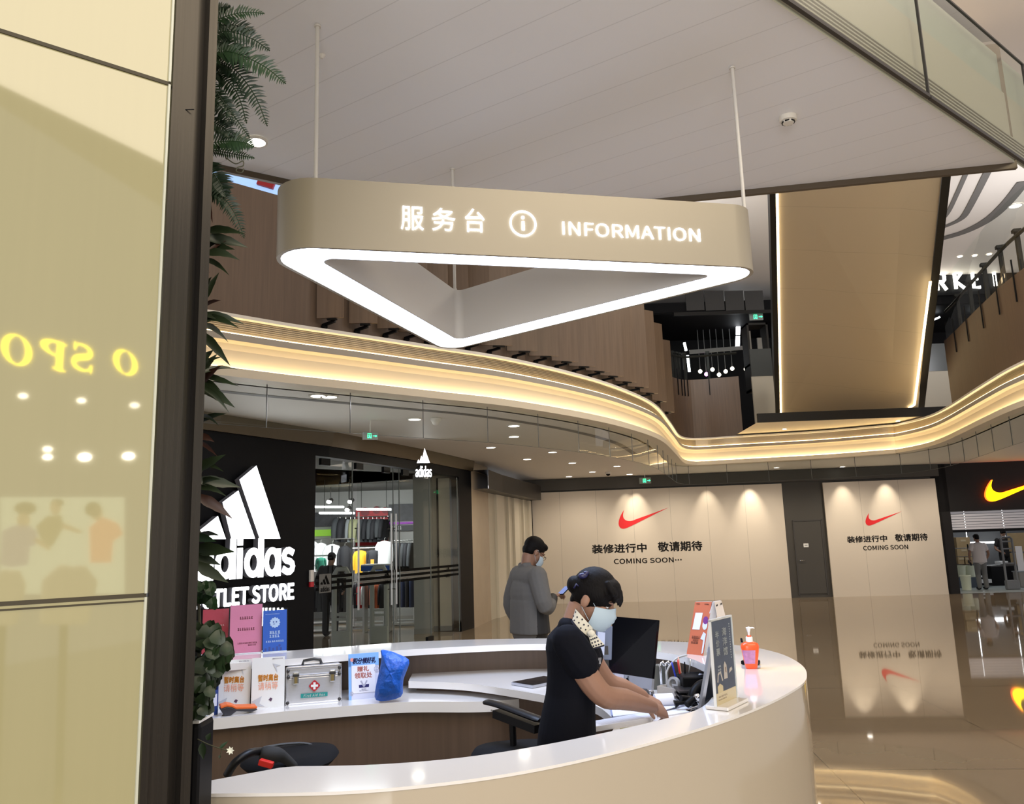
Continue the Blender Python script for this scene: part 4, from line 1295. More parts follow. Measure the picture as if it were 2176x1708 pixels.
for q in ((0.05, 0.80, 0.18), (0.36, 0.83, 0.16), (0.60, 0.82, .14)):
    disc2(mb, FR, q[0] + q[2], q[1] + .05, q[2] * .6, 0.004)
mb.build('print', mat('dark_red_print', (0.22, 0.01, 0.015), 0.5), rp)
back_panel('graphic_panel', 826, 1070, 880, 1108, mat('dark_graphic', (0.05, 0.05, 0.055), 0.5, noise=(9, 0.9)), 'speckled dark picture band above the purple strip inside the shop', 'wall panel')
back_panel('colour_strip', 826, 1108, 882, 1114, mat('purple_strip', (0.22, 0.03, 0.32), 0.5, emit=(0.25, 0.03, 0.35), estr=0.4), 'purple strip on the back wall of the shop', 'wall panel', 20.40)
bp = back_panel('category_board', 826, 1115, 882, 1129, M_SHOPD, 'black board with small white lettering under the purple strip', 'sign', 20.40)
mb = MB(); FR = frame_m(PY(829, 1125.5, 20.39), (1, 0, 0), (0, 0, 1)); text_rows(mb, FR, 0, 0.30, 0, 0.09, 6, 0.004); mb.build('lettering', mat('white_print', (0.85, 0.85, 0.85), 0.5), bp)
for i, (x0, x1, y) in enumerate(((660, 730, 1077), (679, 753, 1090), (758, 831, 1082))):
    yl_ = (17.2, 16.7, 17.2)[i]; a = PY(x0, y, yl_); b = PY(x1, y, yl_)
    mb = MB(); mb.bar(a, b, 0.10, 0.035)
    t_ = tag(mb.build('linear_light', glow('shop_tube', (0.95, 0.98, 1.0), 7.0)), ('upper left', 'lower left', 'right')[i] + ' long white linear light hanging inside the shop', 'linear light', 'linear lights inside the shop')
    e = MB(); e.cyl(a + V(.1, 0, 0.01), V(a.x + .1, a.y, 3.11), 0.006, n=6); e.cyl(b - V(.1, 0, -0.01), V(b.x - .1, b.y, 3.11), 0.006, n=6); e.build('wire', M_DARK, t_)
    area_lamp('shop_lamp', ((a.x + b.x) / 2, 17.4, a.z - 0.05), 1.0, 19, (0.95, 0.98, 1.0), ((a.x + b.x) / 2, 19.2, 0.6), 0.3)
for i, (x, y) in enumerate(((699, 1066), (744, 1066), (738, 1083))):
    p = PY(x, y, 18.5)
    t = thing('track_spotlight', ('left', 'right', 'low')[i] + ' glowing track spotlight inside the shop', 'spotlight', tuple(p), 0, 'track spotlights inside the shop')
    mb = MB(); mb.cyl(p + V(0.03, 0.12, 0.05), p + V(0, 0.005, 0), 0.05, 0.055, 12); mb.cyl(p + V(0.02, .07, .04), V(p.x + .02, p.y + .07, 3.11), 0.01, n=6); mb.build('housing', M_DARK, t)
    mb = MB(); mb.ell(p, (0.06, 0.02, 0.045), nu=12, nv=8); mb.build('lens', glow('spot_lens', (1, 0.98, 0.94), 9.0), t, smooth=True)

# columns inside
def column(x0, x1, Yd, m, label, w=0.5, cat='column'):
    a = PY(x0, 1200, Yd); b = PY(x1, 1200, Yd)
    mb = MB(); mb.box(((a.x + b.x) / 2, Yd + w / 2, 1.56), (b.x - a.x, w, 3.12)); t = tag(mb.build('column', m), label, cat)
    mb = MB(); mb.box(((a.x + b.x) / 2, Yd + w / 2 - 0.005, 0.05), (b.x - a.x + .01, w, 0.10)); mb.build('plinth', mat('grey_plinth', (0.2, 0.2, 0.19), 0.4), t)
column(879, 916, 16.2, mat('grey_column', (0.24, 0.25, 0.24), 0.35), 'plain grey column inside the shop entrance')
column(919, 958, 16.6, mat('cream_column', (0.46, 0.43, 0.35), 0.35), 'pale cream column right of the grey column in the shop')

# glass front: panes with stripes, handles, floor hinge
M_STRIPE = mat('black_stripe_film', (0.003, 0.003, 0.003), 0.7, spec=0.08)
M_FROST = mat('grey_stripe_film', (0.16, 0.16, 0.15), 0.5)
ent = [e0, LW[2], LW[3], j0]
sf = thing('glass_shopfront', 'glass entrance of the shop with three black stripes across its panes', 'shopfront', (e0.x, e0.y, 0))
M_SGLASS = glass('shopfront_glass', (0.88, 0.91, 0.88), ior=1.16)
ENT = offs(ent, -0.02)
def zof(px, py):
    c, tn = path_hit(ENT, px, py); d_ = ray(px, py); return EYE + d_.z * (c.x / d_.x)
ST0 = zof(735, 1222); ST1 = ST0 - 0.085; ST2 = ST0 - 0.17
EL = arc_len(ENT)
for i, (x0, x1) in enumerate(((671, 748), (758, 836), (838, 849), (850, 914), (916, 974))):
    p0, _ = path_hit(ENT, x0, 1200); p1, _ = path_hit(ENT, x1, 1200)
    mids = [p for p in ENT[1:-1] if (p - p0).dot(p1 - p0) > 0.02 and (p - p1).dot(p0 - p1) > 0.02]
    pts = [p0] + mids + [p1]
    mb = MB(); mb.strip(lift(pts, 0.02), lift(pts, HD - 0.02)); pn = mb.build('glass_pane', M_SGLASS, sf)
    o3 = offs(pts, 0.006)
    mb = MB()
    for z in (ST0, ST1, ST2):
        mb.strip(lift(o3, z - 0.022), lift(o3, z + 0.022))
    mb.build('stripe', M_STRIPE, pn)
    if i in (1, 3):
        mb = MB(); mb.strip(lift(o3, ST1 - 0.06), lift(o3, ST1 - 0.025)); mb.strip(lift(o3, ST1 + 0.025), lift(o3, ST1 + 0.06)); mb.build('stripe', M_FROST, pn)
    e = MB(); e.cyl(V(p1.x, p1.y, 0.02), V(p1.x, p1.y, HD - 0.02), 0.010, n=6); e.build('edge', mat('glass_edge', (0.12, 0.14, 0.13), 0.3), pn)
for px, py, lab in ((693, 1237, 0), (823, 1224, 1), (952, 1212, 2)):
    c, tn = path_hit(offs(ENT, 0.012), px, py); F = frame_m(V(c.x, c.y, ST1 - 0.02), tn, (0, 0, 1))
    mb = MB()
    for q in (((.02, 0), (.075, 0), (-.005, .14), (-.03, .10)), ((-.05, 0), (.0, 0), (-.045, .085), (-.075, .055)), ((-.115, 0), (-.07, 0), (-.09, .045), (-.125, .02))):
        poly2(mb, F, q, 0.004, 1)
    rect(mb, F, -.15, -.12, .11, .15, 0.0, 0) if lab == 0 else None
    text(mb, 'adidas', F, .19, .07, -.12, -.10, d=0.004, bold=.02, mi=1)
    mb.build('logo_decal', [M_FROST, M_STRIPE], sf)
M_STEEL = mat('brushed_steel', (0.55, 0.55, 0.53), 0.3, 1.0)
for px in (762, 832, 842):
    c, tn = path_hit(offs(ENT, 0.06), px, 1200)
    mb = MB(); mb.cyl(V(c.x, c.y, 0.75), V(c.x, c.y, 2.25), 0.016, n=10)
    nn_ = V(tn.y, -tn.x, 0)
    for z in (1.0, 2.0):
        mb.cyl(V(c.x, c.y, z), V(c.x, c.y, z) - nn_ * 0.07, 0.010, n=8)
    mb.build('door_handle', M_STEEL, sf)
for px in (690, 762, 820, 860):
    c, tn = path_hit(offs(ENT, 0.02), px, 990)
    mb = MB(); mb.bar(V(c.x, c.y, HD - 0.08) - tn * 0.10, V(c.x, c.y, HD - 0.08) + tn * 0.10, 0.05, 0.10); mb.build('clamp', M_BLACK, sf)
c, tn = path_hit(offs(ENT, 0.02), 913, 1345); mb = MB(); mb.bar(V(c.x, c.y, 0.045) - tn * 0.12, V(c.x, c.y, 0.045) + tn * 0.12, 0.05, 0.08); mb.build('floor_clamp', M_BLACK, sf)
c = on_w(1, 667, 1226, 0.02)
F = frame_m(c, LWp(1)[1], (0, 0, 1)); mb = MB(); mb.box((-0.05, 0.02, 0), (0.07, 0.16, 0.03), F); t_ = tag(mb.build('alarm_button', M_WHITEP), 'small white and red alarm box on the edge of the black shop wall', 'alarm box')
mb = MB(); mb.box((-0.05, -0.10, 0), (0.07, 0.07, 0.03), F); mb.build('button', mat('alarm_red', (0.6, 0.02, 0.03), 0.4), t_)

# security gates
def gate(px0, px1, ytop, Yd, m, label, group=None):
    a = PY(px0, ytop, Yd); b = PY(px1, ytop, Yd); w = b.x - a.x; h = a.z
    t = thing('security_gate', label, 'security gate', ((a.x + b.x) / 2, Yd, 0), 0, group)
    mb = MB(); cx = (a.x + b.x) / 2
    pts = [V(cx - w / 2 + .03, Yd, 0.0), V(cx - w / 2 + .03, Yd, h - .12), V(cx - w / 2 + .08, Yd, h - .03), V(cx + w / 2 - .08, Yd, h - .03), V(cx + w / 2 - .03, Yd, h - .12), V(cx + w / 2 - .03, Yd, 0.0)]
    mb.tube(pts, 0.032, 8, flat=1.4); mb.build('frame', m, t, smooth=40)
    for z in (h - .16, h * .42, h * .36):
        mb = MB(); mb.box((cx, Yd, z), (w - .08, 0.03, 0.045)); mb.build('crossbar', m, t)
    mb = MB(); mb.box((cx, Yd, 0.15), (w, 0.09, 0.30)); mb.build('base', m, t, bevel=0.015)
    return t
M_GATE = mat('grey_gate_plastic', (0.33, 0.35, 0.32), 0.4)
gate(707, 745, 1206, 14.2, M_GATE, 'left grey security gate behind the shop glass', 'security gates of the shop')
gate(787, 824, 1202, 14.9, M_GATE, 'right grey security gate behind the shop glass', 'security gates of the shop')

# ---- garments
def garment_mb(w, h, sleeve=True, fl=0.35):
    """jacket hanging from a hook at the origin, front in the xz plane"""
    mb = MB(); d = w * fl
    rows = [(0.10, 0.0), (0.34, -0.05), (0.48, -0.12), (0.44, -0.3), (0.45, -0.6), (0.47, -0.92), (0.46, -1.0)]
    n = 12; vs = []; fs = []
    for r, z in rows:
        for k in range(n):
            a = 2 * math.pi * k / n
            vs.append((w * r * math.cos(a) * (0.82 if abs(r) > .4 else 1), d * (0.5 if z > -.1 else 1) * .5 * math.sin(a), h * z))
    for i in range(len(rows) - 1):
        for k in range(n):
            fs.append((i * n + k, i * n + (k + 1) % n, (i + 1) * n + (k + 1) % n, (i + 1) * n + k))
    fs.append(tuple(range(n))); fs.append(tuple(range((len(rows) - 1) * n, len(rows) * n)))
    mb.add(vs, fs)
    if sleeve:
        for s in (-1, 1):
            mb.tube([(s * w * .30, 0, -h * .07), (s * w * .44, 0, -h * .25), (s * w * .47, 0.01, -h * .55), (s * w * .45, 0.02, -h * .86)], [w * .10, w * .105, w * .09, w * .07], 8)
    return mb
def garment(x0, y0, x1, y1, Yd, m, label, group, rz=0.0, name='jacket', sleeve=True, fl=0.35, trim=None):
    a = PY((x0 + x1) / 2, y0, Yd); w = abs(PY(x1, y0, Yd).x - PY(x0, y0, Yd).x); h = a.z - PY((x0 + x1) / 2, y1, Yd).z
    t = thing(name, label, 'garment', tuple(a), rz, group); local(t)
    sw = w / max(0.30, abs(math.cos(rz)))
    garment_mb(sw, h, sleeve, fl).build('body', m, t, smooth=50)
    mb = MB(); mb.tube([(0, 0, 0.0), (0, 0, 0.05), (0.02, 0, 0.075), (0.035, 0, 0.06)], 0.004, 5); mb.build('hanger_hook', M_STEEL, t)
    if trim:
        mb = MB(); mb.box((0, -sw * fl * .5 - 0.004, -h * .45), (sw * .10, 0.01, h * .8)); mb.build('zip', trim, t)
    return t
GC = {'black': mat('black_cloth', (0.02, 0.02, 0.024), 0.8), 'charcoal': mat('charcoal_cloth', (0.055, 0.06, 0.065), 0.8), 'white': mat('white_cloth', (0.80, 0.82, 0.82), 0.8),
      'olive': mat('olive_cloth', (0.30, 0.31, 0.17), 0.8), 'yellow': mat('yellow_cloth', (0.80, 0.40, 0.02), 0.8), 'navy': mat('navy_cloth', (0.02, 0.03, 0.075), 0.8),
      'green': mat('green_cloth', (0.02, 0.22, 0.14), 0.8), 'rust': mat('rust_cloth', (0.50, 0.12, 0.05), 0.8), 'grey': mat('grey_cloth', (0.25, 0.27, 0.28), 0.8), 'red': mat('red_cloth', (0.5, 0.03, 0.03), 0.8)}
def rail(x0, x1, y, Yd, label, legs=False):
    a = PY(x0, y, Yd); b = PY(x1, y, Yd); b.z = a.z
    t = thing('clothes_rail', label, 'clothes rail', ((a.x + b.x) / 2, Yd, 0 if legs else a.z))
    mb = MB(); mb.cyl(a, b, 0.014, n=8); mb.build('bar', M_STEEL, t)
    mb = MB()
    for q in (a, b):
        if legs:
            mb.cyl(V(q.x, q.y, 0.04), q, 0.014, n=8)
        else:
            mb.cyl(q, V(q.x, 20.5, q.z), 0.012, n=8)
    if legs:
        mb.box(((a.x + b.x) / 2, Yd, 0.05), (b.x - a.x + .1, 0.35, 0.04))
    mb.build('support', M_STEEL, t)
rail(718, 824, 1100, 19.9, 'high clothes rail on the back wall with dark and olive jackets')
up_ = [(712, 733, 'charcoal'), (724, 746, 'black'), (738, 752, 'grey'), (746, 762, 'olive'), (754, 770, 'olive'), (764, 780, 'charcoal'), (774, 790, 'black'), (784, 800, 'charcoal'), (792, 809, 'black'), (801, 818, 'charcoal'), (808, 824, 'black')]
for i, (x0, x1, cn) in enumerate(up_):
    garment(x0, 1103, x1, 1152 if i < 9 else 1148, 19.86, GC[cn], '%s jacket from the left on the high rail, %s' % (ORD[i], cn), 'jackets on the high rail', 1.42, fl=0.2)
rail(655, 752, 1147, 19.0, 'low clothes rail at left with white and black tops', True)
for i, (x0, x1, y1, cn, rz) in enumerate(((656, 676, 1215, 'white', .6), (670, 694, 1208, 'white', .5), (688, 724, 1222, 'white', 0.2), (718, 748, 1236, 'black', 0.2))):
    garment(x0, 1150 + 3 * i, x1, y1, 18.9, GC[cn], '%s top from the left on the low rail, %s' % (ORD[i], cn), 'tops on the low left rail', rz, 'top', trim=GC['black'] if i == 2 else None)
rail(666, 700, 1181, 17.55, 'short clothes rail with the green top', True)
garment(672, 1184, 692, 1212, 17.5, GC['green'], 'green top left of the black clad shopper', 'tops on the floor racks', .3, 'top')
rail(748, 838, 1165, 18.4, 'middle clothes rail with the yellow top and the white jacket', True)
garment(751, 1169, 780, 1218, 18.35, GC['yellow'], 'yellow top behind the shop glass', None, 0.1, 'top')
g_ = garment(779, 1168, 805, 1210, 18.2, GC['black'], 'black top with an orange print beside the yellow top', None, 0.05, 'top')
mb = MB(); mb.box((0.0, -0.062, -0.26), (0.075, 0.01, 0.10)); mb.build('print', mat('orange_print', (0.9, 0.4, 0.05), 0.5), g_)
garment(798, 1149, 836, 1200, 18.2, GC['white'], 'large white jacket behind the shop glass', None, -0.25, 'jacket', fl=.5)
rail(832, 878, 1149, 18.6, 'right clothes rail with a tight row of dark jackets', True)
for i in range(6):
    garment(832 + i * 7, 1153, 848 + i * 7, 1210, 18.55, GC['charcoal' if i % 2 else 'black'], '%s dark jacket from the left on the right rail' % ORD[i], 'dark jackets on the right rail', 1.42, fl=.2)
rail(842, 880, 1226, 18.0, 'low rail with dark trousers near the grey column', True)
for i in range(4):
    garment(842 + i * 9, 1229, 853 + i * 9, 1290, 17.95, GC['navy' if i % 2 else 'black'], '%s pair of dark trousers from the left on the low right rail' % ORD[i], 'dark trousers on the low right rail', 0.9, 'trousers', sleeve=False)
rail(752, 815, 1236, 17.6, 'low rail with rust and black tops behind the right gate', True)
for i, cn in enumerate(('black', 'red', 'white', 'charcoal', 'rust', 'rust', 'black')):
    garment(751 + i * 9, 1239, 765 + i * 9, 1292, 17.55, GC[cn], '%s garment from the left on the low middle rail, %s' % (ORD[i], cn), 'garments on the low middle rail', .8, 'top')
rail(660, 742, 1240, 17.2, 'low rail with black and white garments behind the left gate', True)
for i, cn in enumerate(('black', 'charcoal', 'black', 'white', 'white', 'black', 'charcoal')):
    garment(662 + i * 11, 1243, 677 + i * 11, 1300, 17.15, GC[cn], '%s garment from the left on the low left rail, %s' % (ORD[i], cn), 'garments on the low left rail', .5, 'top')
def rail_table(x0, x1, yt, yb_, Yd, m, label):
    a = PY(x0, yt, Yd); b = PY(x1, yb_, Yd)
    mb = MB(); mb.box(((a.x + b.x) / 2, Yd, a.z - 0.03), (b.x - a.x, 0.5, 0.06)); t = thing('display_table', label, 'table', ((a.x + b.x) / 2, Yd, 0))
    mb.build('top', m, t)
    mb = MB(); mb.box(((a.x + b.x) / 2, Yd - .26, a.z - 0.08), (b.x - a.x, 0.02, 0.10)); mb.build('edge_label', mat('blue_label', (0.02, 0.10, 0.45), 0.4), t)
    for s in (a.x + .04, b.x - .04):
        mb = MB(); mb.box((s, Yd, (a.z - .06) / 2), (0.04, 0.4, a.z - .06)); mb.build('leg', M_STEEL, t)
rail_table(772, 832, 1199, 1212, 16.9, GC['white'], 'white display table with a blue edge label inside the shop')

# ================================================================== SHOP ON THE RIGHT
BK = [r1, on_back(2022, 1200)]
M_NBLACK = mat('black_shop_front', (0.010, 0.008, 0.007), 0.5, spec=0.3)
def nb(x, y, o=0.0):
    return on_back(x, y, o)
ja = nb(1999, 1200, 0.0); jb = nb(2036, 1200, 0.0)
zh = nb(2018, 1087).z
endp = HA + dH * 17
mb = MB()
ja.z = jb.z = 0
jb2 = nb(2021, 1100, 0); jb2.z = 0
wall_run(mb, [ja, jb2], 0, Z1 - 0.001, 0.25)
mb.bar(V(ja.x, ja.y, (zh + Z1) / 2) - nH * 0.125, V(endp.x, endp.y, (zh + Z1) / 2) - nH * 0.125, 0.25, Z1 - zh)
mb.build('wall_right_shop', M_NBLACK, kind='structure')
FN = frame_m(HA + nH * 0.12, dH, (0, 0, 1)); FNi = FN.inverted()
def nl(x, y):
    q = FNi @ on_back(x, y, 0.12); return q.x, q.y
x0, y0 = nl(2097, 1066); x1 = x0 + (nl(2176, 1066)[0] - x0) * 1.85; hh = (nl(2112, 1021)[1] - nl(2112, 1067)[1]) * 1.04
sg = thing('shop_sign', 'glowing yellow tick mark sign on the black shopfront at the right edge', 'sign', tuple(FN @ V(x0, y0, 0)))
pts = [(x0 + u * (x1 - x0), y0 + (v + 0.0) / 0.375 * hh) for u, v in swoosh()]
mb = MB(); mb.prism(pts, -0.10, -0.01, FN, 0); poly2(mb, FN, pts, 0.0, 1)
mb.build('tick', [glow('red_halo_side', (1.0, 0.10, 0.01), 3.0), glow('yellow_sign_face', (1.0, 0.66, 0.0), 2.6)], sg)
# roller shutter, half up
zs = nb(2030, 1131).z
sh = thing('roller_shutter', 'half raised grey roller shutter of the right shop', 'roller shutter', (jb2.x, jb2.y, zs))
mb = MB(); qa = V(jb2.x, jb2.y, 0) - nH * 0.10; qb = V(endp.x, endp.y, 0) - nH * 0.10
nsl = 7; hsl = (zh - zs - 0.06) / nsl
for i in range(nsl):
    z = zs + 0.06 + (i + .5) * hsl
    mb.bar(V(qa.x, qa.y, z), V(qb.x, qb.y, z), 0.012, hsl * 0.82)
mb.build('curtain', mat('translucent_slat', (0.50, 0.48, 0.50), 0.25, emit=(0.6, 0.58, 0.62), estr=0.12), sh)
mb = MB(); mb.bar(V(qa.x, qa.y, zs + 0.03), V(qb.x, qb.y, zs + 0.03), 0.05, 0.07); mb.build('bottom_bar', M_BLACK, sh)
# interior
mb = MB(); mb.bar(V(10.5, 27.5, 1.6), V(19, 27.0, 1.6), 0.1, 3.3); mb.build('wall_right_shop_back', mat('grey_shop_back', (0.06, 0.062, 0.065), 0.5), kind='structure')
mb = MB(); mb.quad((10.8, 22.2, 3.2), (19, 21.4, 3.2), (19, 27.3, 3.2), (10.8, 27.3, 3.2)); mb.build('ceiling_right_shop', mat('grey_shop_back', (0.06, 0.062, 0.065), 0.5), kind='structure')
mb = MB(); a = nb(2024, 1255, -0.02); b_ = HA + dH * 17
mb.add([V(a.x, a.y, 0.004), V(b_.x, b_.y, 0.004), V(19, 27.4, 0.004), V(10.8, 27.4, 0.004)], [(0, 1, 2, 3)])
mb.build('floor_right_shop', mat('pale_shop_floor', (0.36, 0.40, 0.39), 0.35), kind='structure')
area_lamp('shop_lamp', (14, 24.2, 3.1), 2.0, 26, (0.95, 0.97, 1.0), (14, 24.5, 0))
def box_px(name, x0, y0, x1, y1, Yd, dep, m, label, cat, group=None, bev=0.0, floor=False):
    a = PY(x0, y1, Yd); b = PY(x1, y0, Yd)
    z0 = 0.006 if floor else a.z
    mb = MB(); mb.box(((a.x + b.x) / 2, Yd + dep / 2, (z0 + b.z) / 2), (b.x - a.x, dep, b.z - z0))
    return tag(mb.build(name, m, bevel=bev), label, cat, group), a, b
M_CARD = mat('brown_cardboard', (0.34, 0.24, 0.12), 0.8, noise=(4, 0.1))
for i, (x0, y0, x1, y1, pos) in enumerate(((2034, 1141, 2060, 1164, 'topmost carton in the stack behind the right shop doorway'), (2035, 1165, 2063, 1182, 'second carton from the top in the stack behind the right shop doorway'),
                                        (2037, 1183, 2050, 1199, 'low carton at the left of the stack in the right shop'), (2050, 1183, 2066, 1199, 'low carton at the right of the stack, with a dark round mark'))):
    o, a, b = box_px('carton', x0, y0, x1, y1, 25.4, 0.45, M_CARD, pos, 'carton', 'cartons in the right shop')
    mb = MB(); mb.box(((a.x + b.x) / 2, 25.395, (a.z + b.z) / 2 + .06), (0.16, 0.004, 0.06)); mb.build('tape', mat('pale_tape', (0.45, 0.36, 0.22), 0.4), o)
    if i == 3:
        mb = MB(); F = frame_m(V((a.x + b.x) / 2 + .03, 25.392, (a.z + b.z) / 2 - .03), (1, 0, 0), (0, 0, 1)); disc2(mb, F, 0, 0, 0.06); mb.build('mark', M_INK, o)
o, a, b = box_px('storage_rack', 2036, 1200, 2070, 1203, 25.2, 0.5, M_DARK, 'dark low rack carrying the cartons in the right shop', 'rack')
mb = MB()
for xx in (a.x + .03, b.x - .03):
    mb.box((xx, 25.4, a.z / 2), (0.04, 0.4, a.z))
mb.build('leg', M_DARK, o)
for i, (x0, x1, y0, y1) in enumerate(((2164, 2200, 1131, 1172), (2168, 2204, 1174, 1198))):
    box_px('carton', x0, y0, x1, y1, 24.6, 0.45, M_CARD, ('upper', 'lower')[i] + ' carton at the right edge of the photo', 'carton', 'cartons in the right shop')
M_TUB = mat('pale_green_tub', (0.72, 0.76, 0.58), 0.45)
def tub(x0, y0, x1, y1, Yd, label, floor):
    a = PY(x0, y1, Yd); b = PY(x1, y0, Yd); z0 = 0.006 if floor else a.z
    w = (b.x - a.x) / 2; h = b.z - z0
    t = thing('plastic_tub', label, 'tub', ((a.x + b.x) / 2, Yd, z0), 0, 'pale plastic tubs'); local(t)
    mb = MB(); mb.lathe([(w * .78, 0), (w * .95, h * .9), (w, h * .92), (w, h), (w * .93, h), (w * .75, 0.02)], 20); mb.build('body', M_TUB, t, smooth=40)
    mb = MB(); mb.lathe([(w * .9, h * .86), (0.001, h * .88)], 20, cap=False); mb.build('lid', mat('tub_lid', (0.60, 0.64, 0.5), 0.5), t)
tub(2031, 1201, 2051, 1226, 23.95, 'left pale tub of the stacked pair in the right shop', False)
tub(2050, 1201, 2071, 1226, 23.95, 'right pale tub of the stacked pair in the right shop', False)
tub(2042, 1221, 2062, 1241, 22.9, 'lowest pale tub on the floor of the right shop', True)
o, a, b = box_px('storage_bin', 2034, 1226, 2076, 1240, 23.8, 0.4, mat('dark_blue_bin', (0.06, 0.08, 0.11), 0.5), 'dark bin under the pale tubs', 'bin', floor=True)
dsk, a, b = box_px('cash_desk', 2110, 1200, 2230, 1240, 24.2, 0.6, M_BLACK, 'black cash desk in the right shop', 'desk', floor=True)
mb = MB(); mb.box(((a.x + b.x) / 2, 24.5, b.z + .015), (b.x - a.x + .06, .7, .03)); mb.build('desk_top', M_DARK, dsk)
pp_, a, b = box_px('paper_stack', 2127, 1192, 2142, 1198.2, 24.25, 0.3, GC['white'], 'white stack of paper on the black cash desk', 'paper stack')
o, a, b = box_px('waste_bin', 2168, 1214, 2190, 1237, 23.2, 0.3, mat('grey_bin', (0.28, 0.26, 0.23), 0.5), 'grey bin before the black cash desk at the right edge', 'bin', None, 0.02, True)
mb = MB(); mb.box(((a.x + b.x) / 2, 23.35, b.z), (b.x - a.x + .03, .33, .03)); mb.build('rim', GC['grey'], o)
box_px('standee', 2162, 1160, 2171, 1192, 23.9, 0.03, mat('white_standee', (0.85, 0.8, 0.78), 0.5), 'white and red standee beside the cash desk', 'standee', floor=True)
a = PY(2046, 1154, 26.6); b = PY(2148, 1151, 26.6); mb = MB(); mb.bar(a, b, 0.05, 0.06)
mb.cyl(a.lerp(b, .1), V(a.lerp(b, .1).x, a.y, 3.19), .008, n=6); mb.cyl(a.lerp(b, .9), V(a.lerp(b, .9).x, a.y, 3.19), .008, n=6)
tag(mb.build('linear_light', glow('shop_tube', (0.95, 0.98, 1.0), 7.0)), 'white linear light behind the man in the right shop', 'linear light')
M_NG = mat('mid_grey_gate', (0.16, 0.165, 0.17), 0.4)
a = PY(2147, 1141, 22.6); b = PY(2164, 1250, 22.6)
t = thing('security_gate', 'tall grey security gate in the doorway of the right shop', 'security gate', (b.x, 22.6, 0))
mb = MB(); w = 0.30; cx = PY(2157, 1250, 22.6).x - .06
mb.tube([(cx - w / 2, 22.6, .1), (cx - w / 2, 22.6, a.z - .05), (cx - w / 2 + .05, 22.6, a.z), (cx + w / 2 - .05, 22.6, a.z), (cx + w / 2, 22.6, a.z - .05), (cx + w / 2, 22.6, .1)], 0.03, 8); mb.build('frame', M_NG, t, smooth=40)
for z in (a.z * .78, a.z * .5, a.z * .92):
    mb = MB(); mb.box((cx, 22.6, z), (w, .02, .04)); mb.build('crossbar', M_NG, t)
mb = MB(); mb.box((cx, 22.6, .13), (w + .06, .14, .26)); mb.build('base', M_NG, t, bevel=.03)
a = PY(2060, 1156, 24.0)
t = thing('hand_truck', 'dark pole trolley with papers behind the man in the right shop', 'trolley', (a.x, 24.0, 0))
mb = MB(); mb.cyl(V(a.x, 24, .05), V(a.x - .06, 24, a.z), .02, n=8); mb.build('pole', M_BLACK, t)
mb = MB(); mb.box((a.x + .2, 24, .08), (.5, .35, .06)); mb.build('tray', M_BLACK, t)
mb = MB(); mb.box((a.x + .25, 23.9, .17), (.3, .2, .10)); mb.box((a.x + .2, 23.95, .30), (.2, .2, .04)); mb.build('paper', GC['white'], t)

# ================================================================== THINGS ON THE COUNTER
M_PAPER = mat('white_paper', (0.82, 0.82, 0.80), 0.6)
M_ACR = glass('acrylic', (0.95, 0.97, 0.97), ior=1.3)
M_ORANGE = mat('orange_print', (0.85, 0.22, 0.08), 0.5)
def standing(pBL, pBR, yTL, z, lean=0.0):
    """frame of a board standing on level z: origin lower left, x along it, y up; returns frame, width, height"""
    a = PZ(*pBL, z); b = PZ(*pBR, z)
    h = PY(pBL[0], yTL, a.y).z - z
    u = (b - a); w = u.length; u.normalize()
    n = V(u.y, -u.x, 0)
    v = V(0, 0, 1) * math.cos(lean) - n * math.sin(lean)
    return frame_m(a, u, v), w, h / math.cos(lean)
def sign_board(name, pBL, pBR, yTL, z, m, label, cat, lean=0.08, acr=True, group=None, th=0.004):
    F, w, h = standing(pBL, pBR, yTL, z, lean)
    o = F.translation
    t = thing(name, label, cat, tuple(o), 0, group)
    mb = MB(); mb.box((w / 2, h / 2, -th / 2), (w, h, th), F); mb.build('sheet', m, t)
    if acr:
        mb = MB(); mb.box((w / 2, h / 2 + 0.004, 0.002), (w + 0.012, h + 0.010, 0.0015), F); mb.build('acrylic_cover', M_ACR, t)
        u = (F @ V(1, 0, 0) - o).normalized(); n = V(u.y, -u.x, 0)
        mb = MB(); c = o + u * w / 2 - n * 0.025
        mb.bar(V(c.x, c.y, z + 0.003) - u * w * .5, V(c.x, c.y, z + 0.003) + u * w * .5, 0.08, 0.005); mb.build('foot', mat('clear_foot', (0.75, 0.78, 0.8), 0.1, coat=.5), t)
    return t, F, w, h

# boards on the back of the counter top
M_INKR = mat('dark_red_ink', (0.16, 0.01, 0.03), 0.6)
t, F, w, h = sign_board('notice_board', (428, 1392), (484, 1388), 1296, ZC, mat('red_sheet', (0.48, 0.05, 0.075), 0.5), 'dark red notice in a clear stand, leftmost of three on the back counter top', 'notice')
mb = MB()
for y, a, b in ((.62, .45, .85), (.40, .5, .8), (.32, .45, .78), (.20, .5, .85)):
    text_rows(mb, F, w * a, w * b, h * y, h * .035, 5, 0.0012)
mb.build('print', mat('pale_pink_print', (0.75, 0.45, 0.45), 0.6), t)
t, F, w, h = sign_board('notice_board', (487, 1391), (556, 1386), 1287, ZC, mat('pink_sheet', (0.74, 0.22, 0.35), 0.5), 'pink notice in a clear stand, middle of three on the back counter top', 'notice')
mb = MB()
for y, a, b, n, hh in ((.70, .30, .72, 6, .055), (.47, .24, .78, 8, .055), (.20, .25, .85, 14, .03), (.155, .57, .83, 7, .03)):
    text_rows(mb, F, w * a, w * b, h * y, h * hh, n, 0.0012)
mb.build('print', M_INKR, t)
t, F, w, h = sign_board('notice_board', (558, 1387), (609, 1383), 1298, ZC, mat('blue_sheet', (0.015, 0.10, 0.48), 0.45), 'blue notice with a round pale emblem, rightmost of three on the back counter top', 'notice')
mb = MB()
